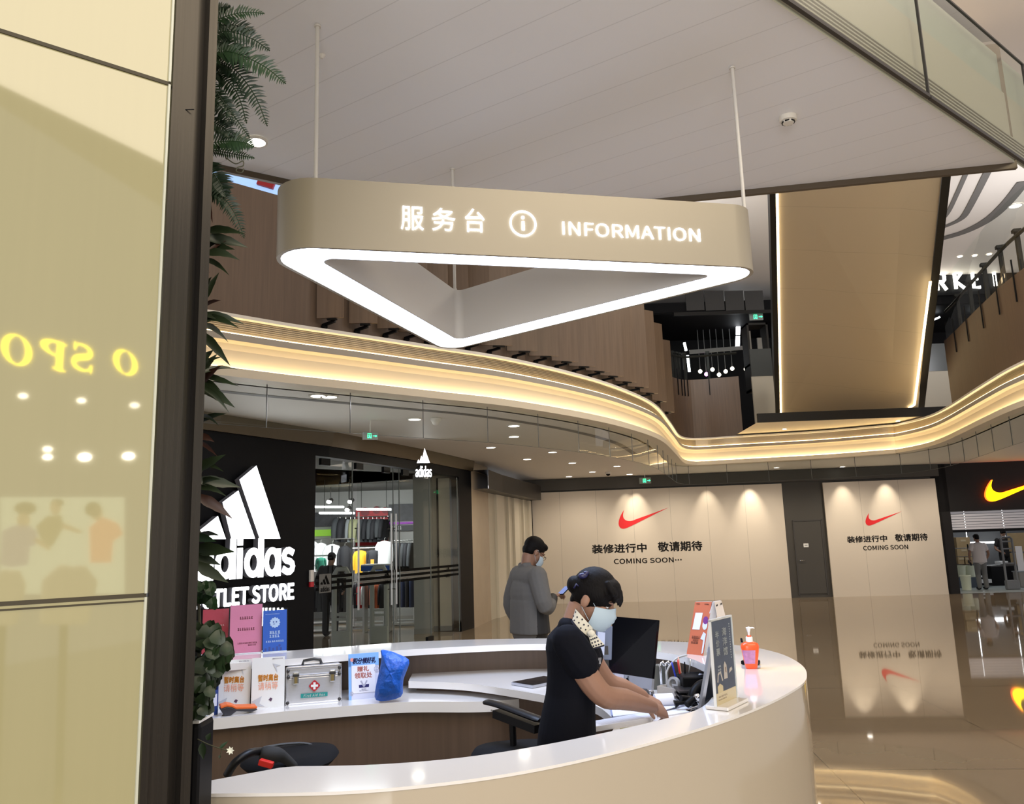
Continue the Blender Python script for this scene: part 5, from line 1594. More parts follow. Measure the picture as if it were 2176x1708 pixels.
disc2(mb, F, w * .5, h * .70, w * .19, .0012); 
for k in range(12):
    a = k * math.pi / 6; disc2(mb, F, w * .5 + w * .18 * math.cos(a), h * .70 + w * .18 * math.sin(a), w * .045, .0011, n=8)
for y, a, b, n, hh in ((.43, .28, .74, 4, .07), (.345, .28, .72, 4, .065), (.235, .13, .90, 9, .04), (.90, .1, .7, 14, .015)):
    text_rows(mb, F, w * a, w * b, h * y, h * hh, n, 0.0012)
mb.build('print', mat('pale_blue_print', (0.52, 0.62, 0.80), 0.5), t)
mb = MB(); disc2(mb, F, w * .44, h * .715, w * .03, .002); disc2(mb, F, w * .56, h * .715, w * .03, .002); rect(mb, F, w * .42, h * .66, w * .5, h * .675, .002); disc2(mb, F, w * .7, h * .15, w * .05, .002)
for k in range(5):
    rect(mb, F, w * (.08 + .16 * k), h * .03, w * (.16 + .16 * k), h * (.10 + .03 * (k % 2)), .0015)
mb.build('print', mat('deep_blue_print', (0.02, 0.05, 0.25), 0.5), t)

# away signs on the low shelf
for k, (bl, br, yt, lb, tilt) in enumerate((((459, 1509), (530, 1505), 1405, 'white away sign behind the orange card reader, left of the pair', 0.12),
                                     ((533, 1507), (604, 1501), 1400, 'white away sign leaning beside the aluminium first aid case', 0.12))):
    t, F, w, h = sign_board('away_sign', bl, br, yt, ZL, M_PAPER, lb, 'sign', tilt, False, 'white away signs on the low shelf')
    mb = MB(); text(mb, '暂时离台', F, w * .60, h * .13, w * .20, h * .53, .0022, .03); mb.build('lettering', M_ORANGE, t)
    mb = MB(); text(mb, '请稍等', F, w * .60, h * .155, w * .20, h * .355, .0022, .0); mb.build('lettering', mat('coral_print', (0.88, 0.38, 0.24), 0.5), t)
    mb = MB(); poly2(mb, F, [(w * .52, h * .16), (w * .58, h * .20), (w * .64, h * .175), (w * .60, h * .12)], .0022); text_rows(mb, F, w * .62, w * .94, h * .955, h * .018, 8, .0022); mb.build('print', mat('plum_print', (0.10, 0.05, 0.10), 0.5), t)
    mb = MB(); poly2(mb, F, [(w * .02, h * .15), (w * .32, h * .24), (w * .25, h * .10), (w * .42, h * .03), (w * .15, h * .06)], .0022); poly2(mb, F, [(w * .62, h * .87), (w * .88, h * .82), (w * .74, h * .80), (w * .78, h * .68)], .0021)
    mb.build('print', mat('pale_grey_print', (0.55, 0.56, 0.60), 0.5), t)

# first aid case
F, w, h = standing((606, 1499), (726, 1489), 1418, ZL, 0)
o = F.translation
fa = thing('first_aid_case', 'aluminium first aid case with red cross emblem on the low shelf', 'first aid case', tuple(o))
M_ALU = mat('brushed_aluminium', (0.62, 0.62, 0.64), 0.35, 0.55, noise=(30, 0.08, (1, 1, 6)))
M_ALUB = mat('bright_aluminium_edge', (0.82, 0.82, 0.84), 0.2, 0.7)
dp = 0.12
mb = MB(); mb.box((w / 2, h * .36, -dp / 2), (w - .008, h * .72 - .006, dp), F); mb.build('body', M_ALU, fa, bevel=.006)
mb = MB(); mb.box((w / 2, h * .87, -dp / 2), (w - .008, h * .26 - .004, dp), F); mb.build('lid', M_ALU, fa, bevel=.012)
mb = MB()
for x0, y0, x1, y1 in ((0, 0, w, .008), (0, h - .014, w, h), (0, 0, .008, h), (w - .008, 0, w, h), (0, h * .715, w, h * .755)):
    mb.box(((x0 + x1) / 2, (y0 + y1) / 2, -.002), (x1 - x0, y1 - y0, .012), F)
mb.build('edge_trim', M_ALUB, fa, bevel=.002)
for x, y in ((.012, h - .02), (w - .012, h - .02), (.012, .012), (w - .012, .012), (.014, h * .735), (w - .014, h * .735)):
    mb = MB(); mb.ell((x, y, 0.003), (.010, .010, .008), F, 10, 6); mb.build('corner_cap', M_DARK, fa, smooth=True)
for x in (.18, .83):
    mb = MB(); mb.box((w * x, h * .70, .010), (.030, .062, .012), F); lt_ = mb.build('latch', M_STEEL, fa, bevel=.004)
    mb = MB(); mb.box((w * x, h * .655, .017), (.015, .035, .006), F); mb.build('latch_tongue', mat('brass_latch', (0.55, 0.42, 0.18), 0.3, 0.9), lt_)
    mb = MB(); mb.box((w * x, h * .775, .012), (.034, .012, .016), F); mb.build('latch_hook', M_DARK, lt_)
mb = MB(); mb.tube([F @ V(w * .30, h, -dp / 2), F @ V(w * .32, h + .022, -dp / 2), F @ V(w * .5, h + .028, -dp / 2), F @ V(w * .62, h + .022, -dp / 2), F @ V(w * .64, h, -dp / 2)], .008, 8); mb.build('carry_handle', M_DARK, fa, smooth=True)
c = (w * .51, h * .465)
mb = MB(); R_ = w * .10
poly2(mb, F, [(c[0] + R_ * (math.cos(a) + .13 * math.cos(3 * a)) / 1.13, c[1] + R_ * (math.sin(a) - .13 * math.sin(3 * a)) / 1.13) for a in [2 * math.pi * k / 40 for k in range(40)]], .0065)
mb.build('emblem', mat('first_aid_red', (0.45, 0.02, 0.03), 0.5), fa)
mb = MB(); q = R_ * .20
rect(mb, F, c[0] - q, c[1] - q * 3.1, c[0] + q, c[1] + q * 3.1, .0075); rect(mb, F, c[0] - q * 3.1, c[1] - q, c[0] + q * 3.1, c[1] + q, .0076); mb.build('cross', M_PAPER, fa)
mb = MB(); rect(mb, F, w * .27, h * .165, w * .745, h * .275, .0065); mb.build('label_strip', mat('teal_label', (0.01, 0.26, 0.24), 0.5), fa)
mb = MB(); text(mb, 'First Aid Box', F, w * .38, h * .07, w * .32, h * .185, .0072, .02, 1.1, .2); mb.build('lettering', M_PAPER, fa)

# gift sign
t, F, w, h = sign_board('gift_sign', (741, 1488), (806, 1482), 1391, ZL, mat('pale_lilac_sheet', (0.66, 0.68, 0.82), 0.5), 'pale blue gift collection sign tucked beside the blue plastic bag', 'sign', 0.1, False)
mb = MB(); rect(mb, F, 0, h * .72, w, h, .0021); rect(mb, F, 0, 0, w * .09, h * .9, .0021); mb.build('print', mat('sky_print', (0.22, 0.45, 0.85), 0.5), t)
mb = MB(); rect(mb, F, w * .10, h * .14, w * .88, h * .74, .0024); mb.build('print', mat('white_panel_print', (0.80, 0.80, 0.86), 0.5), t)
mb = MB(); text(mb, '积分领好礼', F, w * .76, h * .125, w * .14, h * .775, .0027, .035, 1.0, .25); poly2(mb, F, [(w * .34, h * .25), (w * .66, h * .25), (w * .67, h * .32), (w * .33, h * .31)], .0027); text_rows(mb, F, w * .42, w * .58, h * .205, h * .02, 5, .0027); text_rows(mb, F, w * .35, w * .65, h * .175, h * .015, 8, .0027); mb.build('lettering', mat('navy_print', (0.012, 0.012, 0.12), 0.5), t)
mb = MB(); text(mb, '赠礼', F, w * .38, h * .115, w * .29, h * .60, .0027, .02); mb.build('lettering', mat('salmon_print', (0.80, 0.30, 0.25), 0.5), t)
mb = MB(); text(mb, '领取处', F, w * .57, h * .125, w * .20, h * .455, .0027, .02); disc2(mb, F, w * .12, h * .87, w * .06, .0025); mb.build('lettering', mat('salmon_print', (0.80, 0.30, 0.25), 0.5), t)
mb = MB(); stroke2(mb, F, [(w * .40, h * .40), (w * .50, h * .27)], w * .05, .0030); stroke2(mb, F, [(w * .60, h * .40), (w * .50, h * .27)], w * .05, .0030)
for cx, cy, r in ((.93, .64, .10), (.10, .14, .07)):
    stroke2(mb, F, [(w * cx + w * r * (k / 20) * math.cos(k * .55), h * cy + w * r * (k / 20) * math.sin(k * .55)) for k in range(3, 22)], w * .02, .0030)
mb.build('print', mat('grey_ribbon_print', (0.42, 0.42, 0.52), 0.5), t)

# blue plastic bag
bagp = [(793, 1489), (826, 1486), (857, 1479), (856, 1462), (856, 1443), (862, 1428), (868, 1413), (873, 1397), (852, 1389), (834, 1381), (820, 1378), (807, 1376), (810, 1386), (811, 1394), (808, 1415), (803, 1436), (797, 1465)]
q0 = PZ(826, 1488, ZL); YB = q0.y - 0.05
bp_ = [PY(x, y, YB) for x, y in bagp]
cb = sum((p for p in bp_), V(0, 0, 0)) / len(bp_)
rb = random.Random(5)
mb = MB(); vs = []; fs = []
rings = 7; n = len(bp_)
half = []
for sgn_ in (-1, 1):
    base = len(vs)
    for r in range(rings):
        f = (1, .965, .80, .62, .44, .28, .12)[r]
        for i, p in enumerate(bp_):
            b = 0.055 * (max(0, 1 - f * f)) ** .6 * sgn_
            q = cb + (p - cb) * f
            vs.append(V(q.x + (rb.uniform(-.004, .004) if r else 0), q.y + b * (0.35 if q.z > cb.z + .10 else 1) + (rb.uniform(-.008, .008) if r else 0), q.z + (rb.uniform(-.004, .004) if r else 0)))
    vs.append(V(cb.x, cb.y + 0.05 * sgn_, cb.z)); cidx = len(vs) - 1
    for r in range(rings - 1):
        for i in range(n):
            j = (i + 1) % n
            fs.append((base + r * n + i, base + r * n + j, base + (r + 1) * n + j, base + (r + 1) * n + i))
    for i in range(n):
        fs.append((base + (rings - 1) * n + i, base + (rings - 1) * n + (i + 1) % n, cidx))
mb.add(vs, fs)
bag = mb.build('plastic_bag', mat('royal_blue_plastic', (0.012, 0.11, 0.55), 0.38, bump=(38, 0.8)), smooth=35, sub=1)
zmin = min(v.co.z for v in bag.data.vertices)
for v in bag.data.vertices:
    v.co.z += (ZL + .002 - zmin)
tag(bag, 'crumpled royal blue plastic bag standing on the low shelf', 'bag')
mb = MB(); rb2 = random.Random(9)
FBG = frame_m(V(PY(800, 1485, YB).x, YB - .062, ZL), (1, 0, 0), (0, 0, 1))
for k in range(16):
    x, y = rb2.uniform(.03, .10), rb2.uniform(.06, .22)
    rect(mb, FBG, x, y, x + .006, y + .0025)
# file box and papers
M_FILE = mat('navy_file_plastic', (0.02, 0.05, 0.22), 0.45)
F, w, h = standing((431, 1524), (462, 1518), 1470, ZL, 0)
t = thing('file_box', 'navy blue magazine file with label windows at the left end of the low shelf', 'file box', tuple(F.translation))
mb = MB()
mb.box((w * .5, h * .5, 0), (w, h, .004), F)
mb.box((-w * .5, h * .38, 0), (w * .9, h * .76, .004), F)
mb.box((w, h * .75, -.10), (.004, h * 1.5, .20), F); mb.box((-w, h * .75, -.10), (.004, h * 1.5, .20), F); mb.box((0, h * .75, -.20), (2 * w, h * 1.5, .004), F); mb.box((0, .003, -.10), (2 * w, .005, .20), F)
mb.build('body', M_FILE, t)
mb = MB(); mb.box((w * .55, h * .60, .003), (w * .72, h * .48, .002), F); mb.box((-w * .5, h * .5, .003), (w * .6, h * .35, .002), F); mb.build('label_window', mat('pale_label', (0.62, 0.68, 0.82), 0.4), t)
for k, (x, hh) in enumerate(((-.6, 1.75), (-.2, 1.9), (.15, 1.85), (.5, 1.95), (.8, 1.7))):
    mb = MB(); mb.box((w * x, h * hh / 2 + .004, -.10), (.012, h * hh, .16), F)
    tag(mb.build('folder', mat(['white_paper', 'grey_folder', 'white_paper', 'beige_folder', 'blue_folder'][k], ((0.82, 0.82, 0.80), (0.5, 0.52, 0.58), (.8, .8, .8), (.55, .45, .38), (.1, .2, .5))[k], 0.6)),
        ['leftmost white', 'grey', 'middle white', 'beige', 'blue'][k] + ' folder standing in the navy magazine file', 'folder', 'folders in the navy file')
# card reader
c = PZ(505, 1512, ZL); u = (PZ(544, 1512, ZL) - PZ(466, 1521, ZL)); L = u.length; u.normalize()
F = frame_m(PZ(467, 1520, ZL), u, (0, 0, 1))
t = thing('card_reader', 'orange and dark grey handheld card reader lying on the low shelf', 'card reader', tuple(c))
prof = [(0.0, .030), (.02, .0), (.05, .0), (L * .42, .018), (L * .86, .006), (L * .97, .012), (L, .024), (L * .98, .032), (L * .42, .040), (L * .30, .052), (.03, .058), (.0, .050)]
mb = MB(); mb.prism([(p[0], p[1] if i < 6 else p[1] - .012) for i, p in enumerate(prof)], -.04, .04, F); mb.build('body', mat('dark_grey_plastic', (0.035, 0.035, 0.045), 0.45), t, bevel=.005)
top = [(0.0, .040), (.03, .047), (L * .30, .041), (L * .42, .029), (L * .98, .021), (L, .026), (L * .98, .033), (L * .42, .041), (L * .30, .053), (.03, .059), (.0, .052)]
mb = MB(); mb.prism(top, -.042, .042, F); mb.build('cover', mat('bright_orange_plastic', (0.82, 0.16, 0.03), 0.4), t, bevel=.004)
# tablet on the desk
a, b = PZ(1132, 1463, ZD), PZ(1172, 1455, ZD)
u = (b - a).normalized(); n_ = V(-u.y, u.x, 0)
mb = MB(); mb.slab(a + V(0, 0, .016), a + u * .25 + V(0, 0, .016), a + u * .25 + n_ * .17 + V(0, 0, .016), a + n_ * .17 + V(0, 0, .016), .014)
t = tag(mb.build('laptop', mat('silver_case', (0.55, 0.56, 0.6), 0.3, 0.8)), 'closed dark topped laptop on the raised desk behind the woman', 'laptop')
mb = MB(); mb.slab(a + u * .004 + n_ * .004 + V(0, 0, .018), a + u * .246 + n_ * .004 + V(0, 0, .018), a + u * .246 + n_ * .166 + V(0, 0, .018), a + u * .004 + n_ * .166 + V(0, 0, .018), .002); mb.build('lid', mat('black_glass', (0.006, 0.006, 0.008), 0.08), t)

# ---- computer
YR, YLf = 3.92, 4.22
tl, tr, br, bl = PY(1303, 1309.5, YLf + .03), PY(1397.5, 1317, YR + .03), PY(1386, 1442, YR), PY(1288, 1427, YLf)
cbr = PY(1389 - 5, 1465, YR - .005); cbl = PY(1285, 1449, YLf - .005)
pc = thing('desktop_computer', 'black screened all in one computer with silver chin on the raised desk', 'computer', ((br.x + bl.x) / 2, (br.y + bl.y) / 2, ZD))
nP = (br - bl).cross(tl - bl).normalized()
if nP.dot(EYEP - br) < 0:
    nP = -nP
mb = MB(); mb.slab(bl, br, tr, tl, 0.012); mb.build('screen', mat('black_screen', (0.003, 0.003, 0.004), 0.12, spec=.12), pc)
mb = MB(); mb.slab(cbl, cbr, br, bl, 0.014); mb.build('chin', mat('silver_chin', (0.42, 0.43, 0.47), 0.35, 0.5), pc)
mb = MB(); bk = -nP * 0.013
mb.add([cbl + bk, cbr + bk, tr + bk, tl + bk, (cbl + tl) / 2 + (cbr - cbl) * .25 + bk * 4, (cbr + tr) / 2 - (cbr - cbl) * .25 + bk * 4], [(0, 1, 5, 4), (1, 2, 5), (2, 3, 4, 5), (3, 0, 4)])
mb.build('back_shell', mat('silver_case', (0.55, 0.56, 0.6), 0.3, 0.8), pc)
mid = (cbl + cbr) / 2
mb = MB(); ux = (br - bl); ux.z = 0; ux.normalize(); nn_ = V(nP.x, nP.y, 0).normalized()
mb.bar(mid - nn_ * .06 + V(0, 0, .06), V(mid.x, mid.y, ZD + .008) - nn_ * .10, .17, .008, up=nn_)
mb.bar(V(mid.x, mid.y, ZD + .005) - nn_ * .11, V(mid.x, mid.y, ZD + .005) + nn_ * .07, .18, .008)
mb.build('stand', mat('silver_case', (0.55, 0.56, 0.6), 0.3, 0.8), pc)
F = frame_m(cbl + nP * .001, cbr - cbl, bl - cbl); cw = (cbr - cbl).length; ch = (bl - cbl).length
mb = MB(); disc2(mb, F, cw * .50, ch * .5, .011, .002, n=14, ry=.012); disc2(mb, F, cw * .50 + .004, ch * .5 + .016, .003, .002, n=8, ry=.005); mb.build('emblem', M_BLACK, pc)
mb = MB(); rect(mb, F, cw * .22, ch * .35, cw * .42, ch * .95, .002); mb.build('sticker', mat('pale_pink_label', (0.55, 0.50, 0.55), 0.5), pc)

# ---- tent cards
def leaf(mb, quad, th=.003, mi=0):
    mb.slab(*quad, th, mi); return mb
b0, b1_ = PZ(1459, 1389, ZC), PZ(1494, 1393, ZC)
Ya = b0.y; t0 = PY(1477, 1279, Ya + .03); t1 = PY(1512, 1278.5, b1_.y + .03)
tc_ = thing('tent_card', 'tall orange tent card with a pale square and small figure print on the counter top', 'tent card', tuple(b0))
mb = MB(); leaf(mb, (b0, b1_, t1, t0)); mb.build('front_leaf', mat('terracotta_card', (0.50, 0.13, 0.06), 0.5), tc_)
nf = (b1_ - b0).cross(t0 - b0).normalized()
if nf.dot(EYEP - b0) < 0:
    nf = -nf
k0_, k1_ = PZ(1502, 1386, ZC) + V(.06, .13, 0), PZ(1502, 1386, ZC) + V(.06, .13, 0)
bb0 = b0 + V(.10, .16, 0); bb1 = b1_ + V(.10, .16, 0)
mb = MB(); leaf(mb, (bb0, bb1, t1 + V(.004, .006, 0), t0 + V(.004, .006, 0))); mb.build('rear_leaf', mat('pale_card', (0.62, 0.63, 0.66), 0.5), tc_)
F = frame_m(b0 + nf * .001, b1_ - b0, t0 - b0); W_ = (b1_ - b0).length; H_ = (t0 - b0).length
sk = (t0 - b0).dot((b1_ - b0).normalized()) / H_
def fq(u, v):        # position on the slanted leaf
    p = b0.lerp(b1_, u).lerp(t0.lerp(t1, u), v); q = F.inverted() @ p; return (q.x, q.y)
mb = MB(); poly2(mb, F, [fq(.12, .47), fq(.56, .47), fq(.60, .79), fq(.16, .79)], .0015); mb.build('panel_print', mat('pale_panel_print', (0.70, 0.72, 0.80), 0.5), tc_)
mb = MB()
for v0, v1, u0, u1 in ((.30, .345, .18, .66), (.255, .285, .27, .60), (.205, .24, .18, .60)):
    x0, y0 = fq(u0, v0); x1, y1 = fq(u1, v1); text_rows(mb, F, x0, x1, y0, y1 - y0, 7, .0015)
text_rows(mb, F, fq(.10, .955)[0], fq(.34, .955)[0], fq(.1, .955)[1], .006, 5, .0015); text_rows(mb, F, fq(.62, .955)[0], fq(.9, .955)[0], fq(.1, .955)[1], .006, 5, .0015)
mb.build('print', M_INK, tc_)
mb = MB(); disc2(mb, F, *fq(.84, .56), .016, .0016, ry=.024); poly2(mb, F, [fq(.70, .30), fq(.82, .43), fq(.98, .40), fq(.98, .05), fq(.90, .03), fq(.88, .28)], .0016); mb.build('print', mat('pale_figure_print', (0.60, 0.66, 0.85), 0.5), tc_)
mb = MB(); disc2(mb, F, *fq(.84, .65), .017, .0018, ry=.020); mb.build('print', mat('purple_print', (0.16, 0.03, 0.20), 0.5), tc_)
# pale card behind it
q0, q1 = PZ(1540, 1390, ZC), PZ(1563, 1388, ZC)
r0_, r1_ = PY(1518, 1278, q0.y - .02), PY(1533, 1276, q1.y - .02)
t = thing('tent_card', 'pale tent card with a photo print, just behind the orange one', 'tent card', tuple(q0))
mb = MB(); leaf(mb, (q0, q1, r1_, r0_)); mb.build('front_leaf', mat('cream_card', (0.66, 0.58, 0.50), 0.5), t)
mb = MB(); leaf(mb, (q0 + V(-.14, .05, 0), q1 + V(-.14, .05, 0), r1_ + V(-.003, .004, 0), r0_ + V(-.003, .004, 0))); mb.build('rear_leaf', mat('pale_card', (0.62, 0.63, 0.66), 0.5), t)
F = frame_m(q0, q1 - q0, r0_ - q0)
def fq2(u, v):
    p = q0.lerp(q1, u).lerp(r0_.lerp(r1_, u), v); q = F.inverted() @ p; return (q.x, q.y)
mb = MB(); poly2(mb, F, [fq2(.15, .66), fq2(.9, .7), fq2(.95, .45), fq2(.2, .4)], .002); mb.build('print', mat('brown_photo_print', (0.22, 0.12, 0.09), 0.5), t)
mb = MB(); poly2(mb, F, [fq2(.1, .93), fq2(.3, .95), fq2(.32, .92), fq2(.12, .9)], .002); poly2(mb, F, [fq2(.65, .95), fq2(.85, .97), fq2(.87, .94), fq2(.67, .92)], .002); mb.build('print', M_INK, t)

# dark poster in an acrylic T stand
p_bl, p_br = PZ(1524, 1509, ZC), PZ(1566, 1489, ZC)
p_tl, p_tr = PY(1511, 1322, p_bl.y), PY(1551, 1312, p_br.y)
ps = thing('poster_stand', 'dark blue event poster in a clear upright stand near the counter edge', 'poster stand', tuple(p_bl))
u = (p_br - p_bl); u.z = 0; W_ = u.length; u.normalize(); nn_ = V(u.y, -u.x, 0); H_ = p_tl.z - ZC
F = frame_m(p_bl + V(0, 0, .012), u, (0, 0, 1)); H_ -= .012
mb = MB(); mb.box((W_ / 2, H_ / 2, -.002), (W_, H_, .003), F); sh_ = mb.build('sheet', mat('dark_navy_sheet', (0.035, 0.045, 0.085), 0.5, noise=(30, .5)), ps)
mb = MB(); mb.box((W_ / 2, H_ / 2 + .003, .002), (W_ + .012, H_ + .012, .002), F); mb.box((W_ / 2, H_ / 2 + .003, -.006), (W_ + .012, H_ + .012, .002), F); mb.build('acrylic_cover', M_ACR, ps)
mb = MB()
for x0, y0, x1, y1 in ((-.008, 0, -.003, H_ + .008), (W_ + .003, 0, W_ + .007, H_ + .008), (-.008, H_ + .002, W_ + .007, H_ + .009)):
    mb.box(((x0 + x1) / 2, (y0 + y1) / 2, -.002), (x1 - x0, y1 - y0, .010), F)
mb.build('frame_edge', mat('frosted_edge', (0.70, 0.70, 0.68), 0.25), ps)
mb = MB(); c = p_bl.lerp(p_br, .5); mb.bar(V(c.x, c.y, ZC + .007) - u * (W_ / 2 + .005), V(c.x, c.y, ZC + .007) + u * (W_ / 2 + .005), .085, .012); mb.build('base', mat('pale_base', (0.74, 0.70, 0.66), 0.12, coat=.5), ps, bevel=.003)
mb = MB(); rect(mb, F, 0, 0, W_, H_ * .145, .0004); poly2(mb, F, [(W_ * .10, H_ * .145), (W_ * .10, H_ * .22), (W_ * .22, H_ * .25), (W_ * .36, H_ * .21), (W_ * .36, H_ * .145)], .0004); mb.build('print', mat('tan_print', (0.72, 0.55, 0.32), 0.5), ps)
mb = MB(); 
for i, ch in enumerate('半价票'):
    text(mb, ch, F, W_ * .17, H_ * .085, W_ * .16, H_ * (.79 - .105 * i), .0006, .012)
for i, ch in enumerate('海洋馆'):
    text(mb, ch, F, W_ * .21, H_ * .10, W_ * .50, H_ * (.80 - .12 * i), .0006, .012)
for k, (x, y) in enumerate(((.18, .44), (.18, .40), (.18, .365))):
    text_rows(mb, F, W_ * x, W_ * (x + .16), H_ * y, H_ * .022, 3, .0006)
for k in range(14):
    rect(mb, F, W_ * .86, H_ * (.92 - .032 * k), W_ * .89, H_ * (.935 - .032 * k), .0006)
mb.build('lettering', mat('pale_print', (0.66, 0.66, 0.66), 0.5), ps)
mb = MB(); poly2(mb, F, [(W_ * .44, H_ * .28), (W_ * .46, H_ * .45), (W_ * .52, H_ * .49), (W_ * .60, H_ * .44), (W_ * .62, H_ * .28)], .0006); poly2(mb, F, [(W_ * .70, H_ * .33), (W_ * .88, H_ * .36), (W_ * .84, H_ * .40), (W_ * .74, H_ * .38)], .0006); stroke2(mb, F, [(W_ * .12, H_ * .27), (W_ * .16, H_ * .36), (W_ * .28, H_ * .38), (W_ * .36, H_ * .27)], W_ * .05, .0006); mb.build('print', mat('pale_peach_print', (0.60, 0.50, 0.44), 0.5), ps)
mb = MB(); poly2(mb, F, [(W_ * .52, H_ * .36), (W_ * .52, H_ * .42), (W_ * .57, H_ * .42), (W_ * .57, H_ * .35)], .0008); text_rows(mb, F, W_ * .12, W_ * .55, H_ * .085, H_ * .02, 8, .0008); text_rows(mb, F, W_ * .10, W_ * .5, H_ * .055, H_ * .015, 8, .0008); mb.build('print', mat('brown_print', (0.25, 0.14, 0.08), 0.5), ps)

# tilted screen behind the poster
Ys = p_bl.y + .20
mt = thing('tilted_screen', 'slanted silver and black display seen edge on behind the dark poster', 'display', tuple(PZ(1500, 1530, ZD)))
q = [PY(1484, 1535, Ys), PY(1530, 1520, Ys + .02), PY(1520, 1380, Ys + .10), PY(1511, 1376, Ys + .08)]
mb = MB(); mb.slab(*q, .015); mb.build('panel', mat('dark_mirror_panel', (0.10, 0.10, 0.10), 0.12, 0.9), mt)
mb = MB(); mb.bar(q[0], q[3], .012, .02); mb.build('rim', mat('silver_case', (0.55, 0.56, 0.6), 0.3, 0.8), mt)
mb = MB(); g0 = (q[0] + q[1]) / 2; mb.bar(V(g0.x, g0.y + .02, ZD), V(g0.x, g0.y + .02, g0.z + .03), .05, .02); mb.bar(V(g0.x - .06, g0.y + .02, ZD + .005), V(g0.x + .06, g0.y + .02, ZD + .005), .12, .01); mb.build('foot', M_DARK, mt)

# ---- sanitiser bottle and pen
c = PZ(1597, 1420, ZC); kx = c.y / 1700 / math.cos(PITCH) * 1.01
sz = thing('sanitiser_bottle', 'bright orange pump bottle with a lilac label on the counter top', 'bottle', tuple(c)); local(sz)
mb = MB()
def oval(prof, fx=1.0, fy=.62, n=24):
    vs = []; fs = []
    for r, z in prof:
        for k in range(n):
            a = 2 * math.pi * k / n; ca, sa = math.cos(a), math.sin(a)
            vs.append((r * fx * math.copysign(abs(ca) ** .7, ca), r * fy * math.copysign(abs(sa) ** .8, sa), z))
    for i in range(len(prof) - 1):
        for k in range(n):
            fs.append((i * n + k, i * n + (k + 1) % n, (i + 1) * n + (k + 1) % n, (i + 1) * n + k))
    fs.append(tuple(range(n - 1, -1, -1))); fs.append(tuple(range((len(prof) - 1) * n, len(prof) * n)))
    return vs, fs
pz = lambda v: v * kx
vs, fs = oval([(pz(10), 0), (pz(11.5), pz(1)), (pz(14), pz(16)), (pz(17), pz(36)), (pz(18), pz(43)), (pz(16), pz(48)), (pz(8), pz(51.5)), (pz(6), pz(52))])
mb.add(vs, fs); mb.build('body', mat('vivid_orange_plastic', (0.95, 0.10, 0.015), 0.35, coat=.3), sz, smooth=50)
mb = MB(); mb.lathe([(pz(6.6), pz(51)), (pz(6.6), pz(60)), (pz(5.6), pz(61))], 18); mb.build('collar', M_PAPER, sz, smooth=50)
mb = MB(); mb.lathe([(pz(4.6), pz(60.5)), (pz(4.4), pz(63.5))], 14); mb.build('neck_ring', mat('vivid_orange_plastic', (0.95, 0.10, 0.015), 0.35), sz, smooth=50)
mb = MB(); mb.lathe([(pz(2), pz(63)), (pz(2.2), pz(69)), (pz(4), pz(75)), (pz(4.6), pz(78)), (pz(3), pz(79))], 14); mb.tube([(pz(2), 0, pz(77.5)), (pz(9), 0, pz(78)), (pz(12), 0, pz(76.5))], [pz(1.8), pz(1.4), pz(1)], 8); mb.tube([(-pz(5), 0, pz(78)), (pz(2), 0, pz(78.5))], [pz(1), pz(2)], 8); mb.build('pump', M_PAPER, sz, smooth=50)
mb = MB(); vs = []; rows_ = 5
for r in range(rows_ + 1):
    for kk in range(9):
        f = r / rows_; z = pz(10 + 26 * f); rr = pz(12.8 + 4.2 * f) + .0006
        a = math.pi * (1.08 + .52 * kk / 8); ca, sa = math.cos(a), math.sin(a)
        vs.append((rr * math.copysign(abs(ca) ** .7, ca), rr * .62 * math.copysign(abs(sa) ** .8, sa) - .0006, z))
mb.add(vs, [(r * 9 + k, r * 9 + k + 1, (r + 1) * 9 + k + 1, (r + 1) * 9 + k) for r in range(rows_) for k in range(8)])
mb.build('label', mat('lilac_label', (0.50, 0.22, 0.42), 0.5, noise=(60, .4)), sz)
c = PZ(1583, 1412, ZC)
pn_ = thing('desk_pen', 'black counter pen standing in a holder behind the orange bottle', 'pen', tuple(c))
mb = MB(); tpn = PY(1575, 1356, c.y + .02); mb.tube([c + V(.006, .02, .02), c.lerp(tpn, .6) + V(.006, .01, 0), tpn], [.004, .006, .005], 8); mb.build('barrel', M_BLACK, pn_, smooth=True)
mb = MB(); mb.bar(c.lerp(tpn, .45) + V(.004, -.006, 0), c.lerp(tpn, .85) + V(-.002, -.006, 0), .004, .003); mb.build('clip', M_STEEL, pn_)
mb = MB(); d_ = PZ(1616, 1414, ZC); mb.bar(V(c.x - .006, c.y + .02, ZC + .010), V(d_.x, d_.y + .02, ZC + .010), .05, .018); mb.build('holder', M_BLACK, pn_, bevel=.004)

# ---- clutter on the raised desk
c = PZ(1478, 1488, ZD); 
org = thing('desk_organiser', 'black desk organiser crowded under the counter top at right', 'organiser', tuple(c))
mb = MB(); a = PZ(1447, 1490, ZD); b = PZ(1505, 1486, ZD); z1_ = PY(1470, 1440, a.y).z
mb.box(((a.x + b.x) / 2 + .02, a.y + .10, (ZD + z1_) / 2), (b.x - a.x, .16, z1_ - ZD)); mb.build('body', M_BLACK, org, bevel=.006)
mb = MB()
for k in range(3):
    mb.box(((a.x + b.x) / 2 - .03, a.y - .01, ZD + .012 + .022 * k), (b.x - a.x - .02, .14, .008))
mb.build('tray', mat('black_tray_plastic', (0.02, 0.02, 0.022), 0.35), org)
cup = thing('pen_cup', 'dark mesh pen cup before the black organiser', 'pen cup', tuple(PZ(1452, 1478, ZD))); cc = PZ(1452, 1478, ZD); local(cup)
mb = MB(); mb.lathe([(.030, 0), (.036, .085), (.033, .085), (.028, .006)], 16); mb.build('body', M_DARK, cup, smooth=40)
